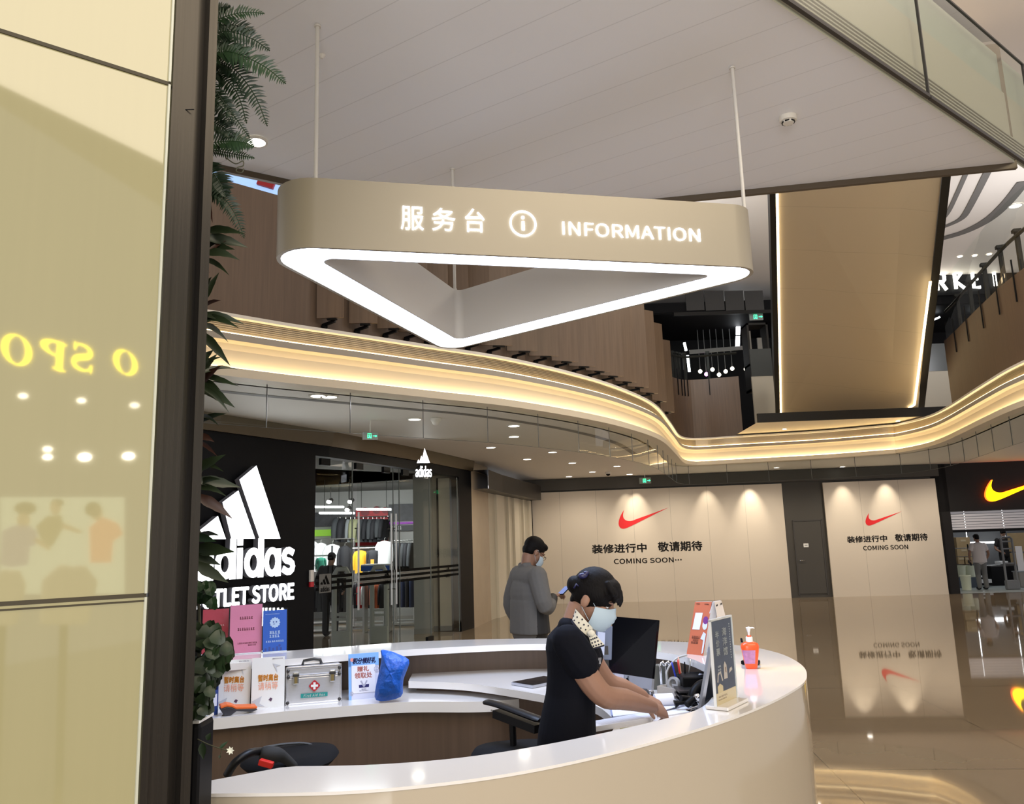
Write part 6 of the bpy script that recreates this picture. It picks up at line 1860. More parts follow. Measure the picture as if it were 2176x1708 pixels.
for k, (dx, dy, tx, m, lb) in enumerate(((-.015, 0, -.03, mat('blue_pen', (.02, .05, .55), .3), 'blue pen, leftmost in the pen cup'), (-.004, -.01, -.012, mat('red_pen', (.6, .03, .02), .3), 'red pen in the pen cup'), (.006, .005, -.016, mat('peach_pen', (.7, .45, .35), .4), 'peach pencil behind the red pen'), (.012, -.01, .005, M_BLACK, 'black pen in the pen cup'), (.020, 0, .03, M_STEEL, 'silver pen, rightmost in the pen cup'))):
    h0 = .16 + .012 * (k % 3)
    p = cc + V(dx, dy, .01); q = cc + V(dx + tx, dy + .01, h0)
    mb = MB(); mb.tube([p, p.lerp(q, .9), q], [.0042, .0045, .003], 8)
    tag(mb.build('pen', m, smooth=True), lb, 'pen', 'pens in the mesh cup')
a = PZ(1397, 1480, ZD); b = PZ(1438, 1487, ZD); h_ = PY(1397, 1457, a.y).z - ZD
wb = thing('desk_tidy_box', 'open white desk box with a ribbon spool and a cable beside the computer', 'box', tuple(a))
u = (b - a).normalized(); n_ = V(-u.y, u.x, 0); W_ = (b - a).length
mb = MB(); t_ = .004
F = frame_m(a, u, n_)
for x0, y0, x1, y1, z0, z1_ in ((0, 0, W_, t_, 0, h_), (0, .09, W_, .09 + t_, 0, h_), (0, 0, t_, .09, 0, h_), (W_ - t_, 0, W_, .09, 0, h_), (0, 0, W_, .09, 0, t_)):
    mb.box(((x0 + x1) / 2, (y0 + y1) / 2, (z0 + z1_) / 2), (x1 - x0, y1 - y0, z1_ - z0), F)
mb.build('body', mat('white_plastic_box', (0.62, 0.60, 0.58), 0.4), wb, bevel=.001)
mb = MB(); mb.box((-.001, .045, h_ * .5), (.002, .035, h_ * .6), F); mb.build('slot', M_DARK, wb)
mb = MB(); F2 = F @ Matrix.Translation((W_ * .55, .05, h_ + .01)) @ Matrix.Rotation(math.radians(75), 4, 'X'); mb.lathe([(.022, -.01), (.034, -.01), (.034, .01), (.022, .01), (.022, -.01)], 20, F2, cap=False)
tag(mb.build('ribbon_spool', mat('grey_spool', (0.42, 0.42, 0.42), 0.5), smooth=40), 'grey spool of tape sticking out of the white desk box', 'spool')
mb = MB(); g = F @ V(W_ * .1, .07, h_ * .5)
mb.tube(crom([g, g + V(.0, .02, .08), g + V(.05, .03, .14), g + V(.11, .03, .16)], 6), .005, 8)
tag(mb.build('cable', mat('grey_cable', (0.45, 0.45, 0.44), 0.4), smooth=True), 'grey cable arching from the white desk box to the pens', 'cable')
c = PZ(1404, 1473, ZD) + V(.02, .10, 0)
hw = thing('socket_block', 'dark power block with two chrome plugs beside the computer', 'power block', tuple(c))
mb = MB(); mb.box((c.x, c.y + .03, ZD + .06), (.09, .05, .12)); mb.build('body', mat('olive_grey_plastic', (0.12, 0.12, 0.10), 0.4), hw, bevel=.004)
for s in (-.0, .028):
    mb = MB(); mb.tube([c + V(s, -.02, .03), c + V(s, -.02, .13), c + V(s + .012, -.02, .14), c + V(s + .02, -.02, .12)], .008, 8); mb.build('plug', mat('chrome', (0.7, 0.7, 0.72), 0.12, 1.0), hw, smooth=True)
M_CHROME = mat('chrome', (0.7, 0.7, 0.72), 0.12, 1.0)
c = PZ(1384, 1494, ZD)
st = thing('hand_stamp', 'black stamp with a chrome ball grip beside the computer', 'stamp', tuple(c)); local(st)
mb = MB(); mb.lathe([(.016, 0), (.016, .02), (.011, .034), (.008, .04)], 14); mb.build('base', M_BLACK, st, smooth=40)
mb = MB(); mb.lathe([(.006, .038), (.006, .055)], 12); mb.ell((0, 0, .064), (.014, .014, .013)); mb.build('grip', M_CHROME, st, smooth=40)
def sheet_stack(name, px4, z, th, m, label, cat, n=1, edge=None, line=False, group=None):
    P = [PZ(x, y, z) for x, y in px4]
    mb = MB(); mb.slab(*[p + V(0, 0, th) for p in P], th); o = tag(mb.build(name, m), label, cat, group)
    if line:
        F = frame_m(P[0] + V(0, 0, th + .0008), P[1] - P[0], P[3] - P[0]); W_ = (P[1] - P[0]).length; H_ = (P[3] - P[0]).length
        mb = MB()
        for k in range(9):
            y = H_ * (.1 + .085 * k); rect(mb, F, W_ * .18, y, W_ * .92, y + .0022)
        mb.build('ruled_print', mat('grey_rule_print', (0.42, 0.42, 0.48), 0.6), o)
    return o
M_BLUEW = mat('office_paper', (0.74, 0.75, 0.80), 0.6)
sheet_stack('open_folder', [(1300, 1525), (1420, 1512), (1455, 1500), (1296, 1505)], ZD, .010, mat('blue_grey_folder', (.30, .33, .50), .5), 'blue edged folder under the woman\'s forearms', 'folder')
sheet_stack('paper_sheet', [(1303, 1523), (1400, 1512), (1448, 1500), (1300, 1508)], ZD + .012, .003, M_BLUEW, 'white paper on the blue edged folder', 'paper')
pc0 = sheet_stack('form_pad', [(1258, 1556), (1384, 1535), (1392, 1520), (1256, 1543)], ZD, .020, M_BLUEW, 'curled pad of ruled forms under the woman\'s hands', 'form pad', line=True)
sheet_stack('printed_sheet', [(1396, 1526), (1478, 1512), (1486, 1500), (1404, 1512)], ZD, .006, M_BLUEW, 'white printed sheet right of the woman\'s hands', 'paper')
sheet_stack('notebook', [(1316, 1570), (1420, 1552), (1412, 1546), (1318, 1558)], ZD, .020, mat('olive_notebook', (.35, .30, .12), .5), 'olive notebook at the near end of the desk', 'notebook')
sheet_stack('paper_sheet', [(1330, 1562), (1408, 1548), (1400, 1544), (1332, 1554)], ZD + .022, .004, M_BLUEW, 'white slip on the olive notebook', 'paper')
rl0, rl1 = PZ(1392, 1505, ZD), PZ(1430, 1503, ZD); r_ = .032
mb = MB(); mb.tube([rl0 + V(0, 0, r_), rl1 + V(0, 0, r_)], r_, 20)
tag(mb.build('paper_roll', M_BLUEW, smooth=40), 'thick white roll of paper beyond the woman\'s hands', 'paper roll')
sheet_stack('printed_sheet', [(1430, 1497), (1475, 1492), (1470, 1484), (1428, 1488)], ZD, .005, M_BLUEW, 'white sheet under the black organiser', 'paper')
c = PZ(1458, 1510, ZD)
sc = thing('phone_stand', 'black and chrome clamp stand lying on the desk before the poster', 'stand', tuple(c))
mb = MB(); mb.tube([c + V(-.05, .0, .03), c + V(-.03, 0, .035), c + V(.01, 0, .04)], [.018, .010, .010], 10); mb.tube([c + V(-.02, .0, .055), c + V(.03, .02, .045)], .014, 10); mb.tube([c + V(0, -.02, .03), c + V(.035, .0, .05)], .016, 10); mb.build('clamp', M_BLACK, sc, smooth=50)
mb = MB(); mb.ell(tuple(c + V(.055, 0, .055)), (.018, .018, .018)); mb.tube([c + V(.01, -.03, .012), c + V(.06, -.01, .02), c + V(.055, 0, .05)], .007, 8); mb.lathe([(.035, 0), (.035, .006), (.02, .012)], 18, Matrix.Translation(c + V(.03, -.02, 0))); mb.build('arm', M_CHROME, sc, smooth=50)
c = PZ(1492, 1500, ZD)
ph = thing('desk_telephone', 'black desk telephone half hidden by the dark poster', 'telephone', tuple(c))
mb = MB(); mb.tube(crom([c + V(-.05, -.02, .01), c + V(-.035, 0, .06), c + V(.01, .03, .09), c + V(.06, .05, .085)], 5), .022, 10); mb.build('handset', M_BLACK, ph, smooth=True)
mb = MB(); mb.box((c.x + .03, c.y + .05, ZD + .025), (.16, .16, .05)); mb.build('base', M_BLACK, ph, bevel=.01)
bx = PZ(1485, 1440, ZD + .13)
mb = MB(); o_ = org.location; p_ = PY(1488, 1437, PZ(1447, 1490, ZD).y + .08)
mb.slab(p_ + V(-.02, -.03, .004), p_ + V(.03, -.035, .004), p_ + V(.045, .0, .004), p_ + V(.0, .02, .012), .003)
tag(mb.build('paper_slip', M_BLUEW), 'small white slip on top of the black organiser', 'paper')

# ---- chairs behind the counter
M_SEAT = mat('black_mesh_upholstery', (0.006, 0.0065, 0.008), 0.8, spec=0.15)
M_ARM = mat('black_chair_plastic', (0.005, 0.005, 0.006), 0.4, spec=0.3)
def drafting_chair(label, c, rz, red=False):
    t = thing('office_chair', label, 'chair', (c.x, c.y, 0), rz, 'office chairs inside the counter'); local(t)
    z = c.z
    vs, fs = oval([(.02, z - .055), (.19, z - .05), (.215, z - .025), (.20, z - .004), (.12, z), (.02, z - .004)], 1, 1, 28)
    mb = MB(); mb.add(vs, fs); mb.build('seat', M_SEAT, t, smooth=60)
    mb = MB(); mb.cyl((0, 0, .08), (0, 0, z - .05), .028, n=12); mb.lathe([(.17, .30), (.18, .31), (.17, .32)], 24); mb.build('gas_column', M_STEEL, t, smooth=40)
    mb = MB()
    for k in range(5):
        a = k * 2 * math.pi / 5
        mb.tube([(0, 0, .10), (.28 * math.cos(a), .28 * math.sin(a), .06)], [.03, .018], 8)
    mb.build('star_base', M_ARM, t, smooth=40)
    for k in range(5):
        a = k * 2 * math.pi / 5
        mb = MB(); x_, y_ = .28 * math.cos(a), .28 * math.sin(a); mb.cyl((x_ - .012, y_, .027), (x_ + .012, y_, .027), .026, n=12); mb.build('caster', M_ARM, t)
    return t
c1 = PY(1105, 1592, 3.75)
ch1 = drafting_chair('black office chair beside the woman, armrest raised behind her', c1, 0.2)
# its armrests and back
mb = MB(); a0, a1 = PY(1030, 1490, 3.98), PY(1150, 1530, 3.70); inv = (Matrix.Translation(ch1.location) @ Matrix.Rotation(0.2, 4, 'Z')).inverted()
P = crom([inv @ a0, inv @ a0.lerp(a1, .3) + V(0, 0, .006), inv @ a0.lerp(a1, .7) + V(0, 0, .003), inv @ a1], 4)
mb.tube(P, [.012] + [.030] * (len(P) - 2) + [.022], 10, flat=.42); mb.build('armrest', M_ARM, ch1, smooth=50)
mb = MB(); mb.tube([inv @ (a0.lerp(a1, .12) + V(0, 0, -.03)), inv @ (a0.lerp(a1, .95) + V(0, 0, -.035))], [.004, .005], 6); mb.build('armrest_trim', M_STEEL, ch1)
mb = MB(); m0 = inv @ (a0.lerp(a1, .5) + V(0, 0, -.03)); mb.bar(inv @ (a0.lerp(a1, .22) + V(0, 0, -.035)), inv @ (a0.lerp(a1, .95) + V(0, 0, -.04)), .05, .035); mb.tube([m0, (m0.x * .9, m0.y * .9, c1.z - .03), (0.05, 0, c1.z - .045)], .016, 8); mb.build('armrest_post', M_ARM, ch1)
mb = MB(); bcx = inv @ PY(1190, 1520, 4.05); 
c2 = PY(618, 1598, 3.95)
ch2 = drafting_chair('black office chair at left inside the counter with a red tag', c2, 0.0)
mb = MB(); inv = Matrix.Translation(ch2.location).inverted()
P = crom([inv @ PY(482, 1648, 3.55), inv @ PY(500, 1620, 3.55), inv @ PY(530, 1600, 3.60), inv @ PY(556, 1596, 3.68)], 5)
mb.tube(P, .017, 10); mb.build('armrest_tube', M_ARM, ch2, smooth=True)
mb = MB(); P = crom([inv @ PY(552, 1602, 3.66), inv @ PY(575, 1604, 3.68), inv @ PY(598, 1606, 3.72), inv @ PY(628, 1630, 3.76)], 4)
mb.tube(P, [.024, .030, .034, .036, .036, .036, .034, .03, .026, .022, .020, .018, .016][:len(P)], 12); mb.build('armrest', mat('grey_foam_pad', (0.018, 0.019, 0.019), 0.8), ch2, smooth=True)
mb = MB(); P = [inv @ PY(551, 1618, 3.60), inv @ PY(580, 1626, 3.60)]; mb.bar(P[0], P[1], .03, .025); mb.build('red_tag', mat('red_tag', (0.65, 0.02, 0.015), 0.4), ch2, bevel=.004)
mb = MB(); mb.tube([(c.x, c.y, c.z) for c in crom([inv @ PY(560, 1588, 4.0), inv @ PY(610, 1580, 4.05), inv @ PY(655, 1580, 4.1), inv @ PY(672, 1592, 4.1)], 4)], .006, 6); mb.build('seat_piping', mat('grey_piping', (0.06, 0.065, 0.07), 0.6), ch2)

# ================================================================== GLASS SHOP CORNER AT LEFT
GX = V(-0.735, 1.87, 0)                       # right edge of the bronze post
dG = V(0.777, 0.629, 0).normalized(); nG = V(dG.y, -dG.x, 0)
def on_g(x, y, o=0.0):
    return PP(x, y, GX + nG * o, nG)
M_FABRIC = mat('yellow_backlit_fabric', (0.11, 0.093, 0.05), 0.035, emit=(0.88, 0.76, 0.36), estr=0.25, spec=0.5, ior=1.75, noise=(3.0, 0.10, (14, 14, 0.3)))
M_BRONZE = mat('brushed_dark_bronze', (0.034, 0.029, 0.023), 0.26, 0.6, noise=(5, 0.35, (30, 30, 0.4)))
gp0 = on_g(336, 700, 0.0); gp0.z = 0; gfar = gp0 - dG * 3.2
zt1 = on_g(165, 118).z; zb1 = on_g(150, 1274).z
seams = [0.0, zb1, zt1, 4.05]
lbl = ['lowest yellow lit glass panel of the shop corner, below the lower seam', 'large middle yellow lit glass panel that mirrors yellow letters', 'top yellow lit glass panel above the upper seam']
for i in range(3):
    z0, z1 = seams[i] + 0.004, seams[i + 1] - 0.004
    t = thing('lit_glass_panel', lbl[i], 'glass panel', (gp0.x, gp0.y, z0), 0, 'yellow lit glass panels of the shop corner')
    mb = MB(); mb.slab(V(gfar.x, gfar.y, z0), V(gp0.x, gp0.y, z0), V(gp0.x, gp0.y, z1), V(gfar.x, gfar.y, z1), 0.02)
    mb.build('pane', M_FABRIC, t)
    mb = MB(); e = gp0 - dG * .0015 + nG * 0.003; mb.bar(V(e.x, e.y, z0), V(e.x, e.y, z1), 0.005, 0.010, up=nG); mb.build('edge', mat('pale_glass_edge', (0.55, 0.56, 0.46), 0.2), t)
mb = MB()
for z in (zb1, zt1):
    mb.bar(V(gfar.x, gfar.y, z) - nG * .006, V(gp0.x, gp0.y, z) - nG * .006, 0.02, 0.009)
    if z == zb1:
        mb.bar(V(gfar.x, gfar.y, z - .012) + nG * .002, V(gp0.x, gp0.y, z - .012) + nG * .002, 0.004, 0.004)
mb.build('trim_18', mat('seam_shadow_gap', (0.05, 0.04, 0.02), 0.6), kind='structure')
# bronze post: a channel of flat faces
def gat(x, o):
    p = on_g(x, 800, o); return V(p.x, p.y, 0)
s0_ = gp0 + dG * .004
s1_ = V(GX.x, GX.y, 0)
wP = (s1_ - s0_).length
prof = [(0, .012), (wP * .14, .012), (wP * .14, .004), (wP * .55, .004), (wP * .62, -.03), (wP * .80, -.03), (wP * .80, .010), (wP, .010), (wP, -.20), (0, -.20)]
poly = [s0_ + dG * u + nG * o for u, o in prof]
post = thing('bronze_post', 'dark bronze metal post between the yellow glass and the plants', 'post', (s0_.x, s0_.y, 0))
mb = MB(); mb.prism([(p.x, p.y) for p in poly], 0, 4.05); mb.build('profile', M_BRONZE, post)
mb = MB(); p = s0_ + dG * wP * .35 + nG * .0045; mb.bar(V(p.x, p.y, on_g(410, 240).z), V(p.x, p.y, on_g(410, 240).z + .0015), wP * .38, .002); mb.build('joint', M_BLACK, post)
# what the glass mirrors: the shop opposite, behind the camera
def mirror(p):
    return p - nG * (2 * (p - GX).dot(nG))
def seen(x, y, dist):
    """place, behind the camera, whose mirror image shows at x, y"""
    d = ray(x, y); d.normalize(); return mirror(EYEP + d * dist)
LA, LB_ = 7.0, 8.6
vl0, vr0 = EYEP + ray(0, 772).normalized() * LA, EYEP + ray(292, 798).normalized() * LB_
vl1 = EYEP + ray(0, 703).normalized() * LA
uV = (vr0 - vl0); uV.z = 0
FV = frame_m(vl0, uV, (0, 0, 1)); wV = uV.length; hV = vl1.z - vl0.z
slope_ = (vr0.z - vl0.z)
os_ = thing('opposite_sign', 'glowing yellow letters of the shop opposite, mirrored in the yellow glass panel', 'sign', tuple(mirror(vl0)))
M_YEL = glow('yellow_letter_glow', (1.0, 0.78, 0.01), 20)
nv = FV.to_3x3() @ V(0, 0, 1)
spans = (('O', 0, 66), ('P', 82, 140), ('S', 150, 198), ('O', 241, 292))
def bez(P, n=10):
    out = []
    for a, b, c, d in P:
        for i in range(n):
            t = i / n
            out.append(tuple((1 - t) ** 3 * a[j] + 3 * (1 - t) ** 2 * t * b[j] + 3 * (1 - t) * t * t * c[j] + t ** 3 * d[j] for j in (0, 1)))
    out.append(P[-1][3]); return out
def serif_letter(mb, ch, M, x, w, h, y):
    """high contrast roman letter, drawn mirrored because the glass shows it so"""
    def T(u, v):
        return (x + w * (1 - u), y + v * h)
    if ch == 'O':
        for k in range(28):
            a0, a1 = 2 * math.pi * k / 28, 2 * math.pi * (k + 1) / 28
            poly2(mb, M, [T(.5 + .30 * math.cos(a0), .5 + .46 * math.sin(a0)), T(.5 + .5 * math.cos(a0), .5 + .5 * math.sin(a0)), T(.5 + .5 * math.cos(a1), .5 + .5 * math.sin(a1)), T(.5 + .30 * math.cos(a1), .5 + .46 * math.sin(a1))])
    elif ch == 'P':
        poly2(mb, M, [T(.14, 0), T(.36, 0), T(.36, 1), T(.14, 1)])
        poly2(mb, M, [T(0, 0), T(.5, 0), T(.5, .05), T(0, .05)]); poly2(mb, M, [T(0, .95), T(.4, .95), T(.4, 1), T(0, 1)])
        for k in range(16):
            a0, a1 = -math.pi / 2 + math.pi * k / 16, -math.pi / 2 + math.pi * (k + 1) / 16
            poly2(mb, M, [T(.36 + .38 * math.cos(a0), .73 + .22 * math.sin(a0)), T(.36 + .62 * math.cos(a0), .73 + .27 * math.sin(a0)), T(.36 + .62 * math.cos(a1), .73 + .27 * math.sin(a1)), T(.36 + .38 * math.cos(a1), .73 + .22 * math.sin(a1))])
    else:
        c = bez([((.85, .78), (.8, .95), (.65, .97), (.5, .97)), ((.5, .97), (.25, .97), (.12, .86), (.14, .73)), ((.14, .73), (.16, .52), (.84, .52), (.87, .27)), ((.87, .27), (.9, .1), (.7, .03), (.48, .03)), ((.48, .03), (.3, .03), (.15, .08), (.08, .28))], 8)
        n = len(c); L = []; R = []
        for i, p in enumerate(c):
            a = Vector(c[max(0, i - 1)]); b = Vector(c[min(n - 1, i + 1)]); t = (b - a).normalized(); q = Vector((-t.y, t.x))
            f = i / (n - 1); ww = .05 + .15 * math.exp(-((f - .5) / .22) ** 2)
            L.append(Vector(p) + q * ww / 2); R.append(Vector(p) - q * ww / 2)
        for i in range(n - 1):
            poly2(mb, M, [T(*L[i]), T(*R[i]), T(*R[i + 1]), T(*L[i + 1])])
        poly2(mb, M, [T(.80, .68), T(.88, .68), T(.90, 1), T(.84, 1)]); poly2(mb, M, [T(.05, 0), T(.11, 0), T(.13, .33), T(.05, .33)])
for ch, xa, xb in spans:
    pa = PP(xa, 770, vl0, nv); pb = PP(xb, 770, vl0, nv)
    ia = (FV.inverted() @ pa).x; ib = (FV.inverted() @ pb).x
    mb = MB(); serif_letter(mb, ch, FV, ia, ib - ia, hV, slope_ * ((ia + ib) / 2) / wV)
    mb.v = [mirror(p) for p in mb.v]
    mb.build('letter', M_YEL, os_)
# spotlights, poster and pale shirts of the opposite shop
for i, (x, y, r, w) in enumerate(((49, 841, .036, 5), (173, 851, .036, 5), (286, 861, .04, 4), (101, 954, .036, 6), (101, 971, .036, 8), (180, 971, .048, 14), (273, 969, .045, 14))):
    p = seen(x, y, 7.6)
    mb = MB(); mb.ell(p, (r, r, r * .6), nu=12, nv=8)
    tag(mb.build('spotlight', glow('mirrored_spot_%d' % w, (1, 0.9, 0.7), w * 3.2), smooth=True), '%s glowing ceiling spot mirrored in the yellow glass' % ORD[i], 'spotlight', 'spotlights mirrored in the yellow glass')
def vq(x0, y0, x1, y1, dist=8.0):
    a = EYEP + ray(x0, y1).normalized() * dist
    n = -ray(140, 1150).normalized(); n.z = 0; n.normalize()
    return [PP(x0, y1, a, n), PP(x1, y1, a, n), PP(x1, y0, a, n), PP(x0, y0, a, n)], n
po = thing('wall_poster', 'pale poster, glow added, with three figures in polo shirts mirrored in the yellow glass', 'poster', tuple(seen(140, 1150, 8)))
q, nq = vq(0, 1056, 265, 1262, 8.2)
mb = MB(); mb.add([mirror(p) for p in q], [(0, 1, 2, 3)]); mb.build('sheet', mat('pale_sky_sheet', (0.6, 0.68, 0.62), 0.5, emit=(0.72, 0.80, 0.62), estr=1.9), po)  # glow added to sheet and figures so their weak mirror image shows
Fq = frame_m(q[0], q[1] - q[0], q[3] - q[0]); Fqi = Fq.inverted()
def pq(x, y):
    p = Fqi @ PP(x, y, q[0], nq); return p.x, p.y
def fig(name, polys, col, e=0.5):
    mb = MB()
    for P in polys:
        poly2(mb, Fq, [pq(*p) for p in P], 0.01)
    mb.v = [mirror(p) for p in mb.v]
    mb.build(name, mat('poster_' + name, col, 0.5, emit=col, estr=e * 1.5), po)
def blob(cx, cy, rx, ry, n=14):
    return [(cx + rx * math.cos(2 * math.pi * k / n), cy + ry * math.sin(2 * math.pi * k / n)) for k in range(n)]
fig('purple_shirt', [[(5, 1128), (30, 1116), (62, 1116), (80, 1130), (74, 1160), (64, 1160), (60, 1200), (20, 1205), (2, 1200)]], (0.42, 0.38, 0.50), .9)
fig('brown_shirt', [[(76, 1118), (100, 1096), (130, 1094), (136, 1118), (112, 1160), (98, 1160), (84, 1140)]], (0.34, 0.30, 0.16), .9)
fig('coral_shirt', [[(190, 1120), (218, 1098), (250, 1112), (262, 1134), (240, 1150), (236, 1195), (192, 1195)]], (0.95, 0.42, 0.25), 1.0)
fig('skin', [blob(50, 1105, 14, 18), blob(118, 1078, 12, 16), blob(205, 1090, 13, 16), [(134, 1110), (175, 1128), (170, 1134), (130, 1122)], [(78, 1140), (110, 1165), (104, 1170), (70, 1150)]], (0.62, 0.46, 0.28), .8)
fig('dark_hair', [blob(54, 1080, 24, 14), blob(122, 1068, 14, 8), blob(198, 1082, 18, 16)], (0.20, 0.18, 0.10), .6)
for i, (x0, y0, x1, y1) in enumerate(((-20, 1205, 58, 1330), (90, 1196, 210, 1330))):
    vqq, n2 = vq(x0, y0, x1, y1, 7.4)
    a, b, c, d = [mirror(p) for p in vqq]
    mb = MB(); cx = (a + b + c + d) / 4; uu = (b - a); hh_ = (d - a).length
    M = frame_m(V(cx.x, cx.y, d.z), uu, (0, 0, 1)); W_ = uu.length
    mb.prism([(-W_ * .5, -hh_ * .3), (-W_ * .42, -hh_), (W_ * .42, -hh_), (W_ * .5, -hh_ * .3), (W_ * .22, -hh_ * .04), (0, -hh_ * .08), (-W_ * .22, -hh_ * .04)], -.06, .06, M)
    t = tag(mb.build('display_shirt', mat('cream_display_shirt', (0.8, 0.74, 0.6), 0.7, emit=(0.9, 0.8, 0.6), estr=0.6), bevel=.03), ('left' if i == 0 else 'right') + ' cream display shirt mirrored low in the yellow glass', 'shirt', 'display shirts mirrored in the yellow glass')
    mb = MB(); mb.cyl(M @ V(0, -hh_, 0), V(cx.x, cx.y, 0), .03, n=8); mb.build('stand', M_DARK, t)

# ================================================================== PLANTS BEHIND THE POST
rp = random.Random(21)
M_FERN = mat('dark_fern_green', (0.009, 0.026, 0.009), 0.5, noise=(12, .3))
M_FERN2 = mat('fern_green', (0.013, 0.040, 0.011), 0.5, noise=(12, .3))
M_LEAF = mat('olive_leaf', (0.018, 0.030, 0.011), 0.4, noise=(14, .35))
M_LEAFR = mat('reddish_leaf', (0.048, 0.018, 0.010), 0.45, noise=(14, .3))
M_IVY = mat('ivy_green', (0.016, 0.032, 0.011), 0.45, noise=(20, .3))
M_STEM = mat('plant_stem', (0.05, 0.05, 0.025), 0.6)
YPL = 1.98
def pl(x, y, dy=0.0):
    return PY(x, y, YPL + dy)
def frond(parent, pts, wmax, m, n=26, droop=.3, face=V(0.1, -1, 0.15)):
    """fern frond: a rachis with tapering pinnae"""
    P = crom(pts, 10); L = len(P)
    mb = MB(); mb.tube([P[0], P[L // 2], P[-1]] if L < 5 else P[::max(1, L // 8)], .0014, 4)
    for i in range(n):
        f = (i + .5) / n; k = min(L - 2, int(f * (L - 1))); p = P[k].lerp(P[k + 1], f * (L - 1) - k); t = (P[k + 1] - P[k]).normalized()
        s = face.cross(t).normalized()
        ln = wmax * (math.sin(math.pi * min(1, .25 + .75 * f)) ** .8) * rp.uniform(.85, 1.1)
        for sg in (-1, 1):
            dd = (s * sg * .86 + t * .42 + face * rp.uniform(-.25, .25)).normalized()
            w = ln * .13 + .002
            q = p + dd * ln - V(0, 0, 1) * ln * droop * .3
            mid = p + dd * ln * .5 + face * .002
            mb.add([p - t * w * .3, mid - t * w * .55, q, mid + t * w * .65, p + t * w * .3], [(0, 1, 2, 3, 4)])
    return mb.build('frond', m, parent)
def leaf_blade(parent, a, b, w, m, bend=.02, name='leaf'):
    a = Vector(a); b = Vector(b); d = (b - a); L = d.length; d.normalize()
    s = d.cross(V(0, -1, 0.2)).normalized(); nrm_ = s.cross(d)
    if nrm_.y > 0:
        nrm_ = -nrm_
    mb = MB(); n = 10; vs = []
    for i in range(n + 1):
        f = i / n; c = a + d * L * f + V(0, 0, 1) * bend * (math.sin(math.pi * f) - f * .6)
        ww = w * .66 * (math.sin(math.pi * (f * .97 + .03) ** .72) ** 1.1 + .001) * (1 + .07 * math.sin(f * 23))
        vs += [c - s * ww + nrm_ * ww * .35, c, c + s * ww + nrm_ * ww * .35]
    fs = []
    for i in range(n):
        k = i * 3; fs += [(k, k + 1, k + 4, k + 3), (k + 1, k + 2, k + 5, k + 4)]
    mb.add(vs, fs)
    o = mb.build(name, m, parent, smooth=True)
    return o
def plant(name, label, cat, at, group='plants of the green wall'):
    return thing(name, label, cat, tuple(at), 0, group)
# ferns, from the top
f1 = plant('fern', 'topmost fern of the green wall with a level frond at the top of the photo', 'plant', pl(452, 70))
frond(f1, [pl(440, 60), pl(470, 38), pl(520, 26), pl(562, 29)], .035, M_FERN2)
frond(f1, [pl(438, 72, .03), pl(480, 52, .05), pl(520, 60, .05), pl(540, 72, .05)], .035, M_FERN)
frond(f1, [pl(440, 50, .06), pl(460, 20, .08), pl(490, 14, .08)], .03, M_FERN)
f2 = plant('fern', 'second fern of the green wall with dark drooping fronds', 'plant', pl(452, 140))
frond(f2, [pl(442, 80), pl(480, 66), pl(535, 82), pl(573, 108)], .042, M_FERN)
frond(f2, [pl(440, 96, .03), pl(470, 90, .05), pl(505, 110, .05), pl(530, 130, .05)], .045, M_FERN2)
f3 = plant('fern', 'third fern of the green wall with the longest green frond', 'plant', pl(452, 190))
frond(f3, [pl(440, 118), pl(490, 110), pl(560, 140), pl(607, 178)], .050, M_FERN2, 34)
frond(f3, [pl(440, 130, .03), pl(490, 140, .04), pl(540, 200, .04), pl(568, 268, .04)], .045, M_FERN, 34)
frond(f3, [pl(438, 150, .05), pl(470, 160, .07), pl(505, 200, .07), pl(524, 262, .07)], .040, M_FERN2, 30)
frond(f3, [pl(438, 160, -.02), pl(470, 210, -.02), pl(500, 250, -.02), pl(530, 292, -.02)], .028, M_FERN, 30)
f4 = plant('fern', 'fourth fern of the green wall, tips beside the round downlight', 'plant', pl(450, 290))
frond(f4, [pl(436, 190), pl(455, 210), pl(480, 240), pl(490, 270)], .045, M_FERN, 22)
frond(f4, [pl(436, 250), pl(460, 262), pl(482, 278), pl(490, 292)], .04, M_FERN, 20)
frond(f4, [pl(436, 305), pl(480, 300), pl(515, 302), pl(540, 312)], .040, M_FERN2, 26)
frond(f4, [pl(436, 318, .03), pl(470, 322, .04), pl(510, 330, .04), pl(541, 336, .04)], .022, M_FERN2, 24)
mb = MB(); c_ = pl(508, 345)
mb.tube(crom([pl(480, 335), pl(500, 348), pl(516, 342), pl(517, 352), pl(505, 356), pl(502, 364), pl(514, 366), pl(518, 358)], 5), .0016, 5); mb.build('curled_tendril', M_STEM, f4)
f5 = plant('fern', 'lowest fern of the green wall, hanging before the walnut cladding', 'plant', pl(445, 400))
frond(f5, [pl(434, 345), pl(455, 370), pl(470, 395), pl(480, 420)], .045, M_FERN, 24)
frond(f5, [pl(434, 400), pl(470, 415), pl(500, 455), pl(519, 506)], .032, M_FERN, 30)
frond(f5, [pl(432, 380, .03), pl(450, 400, .04), pl(470, 408, .04), pl(490, 406, .04)], .035, M_FERN2, 20)
leaf_blade(f5, pl(440, 420), pl(452, 474), .010, M_LEAFR, .0)
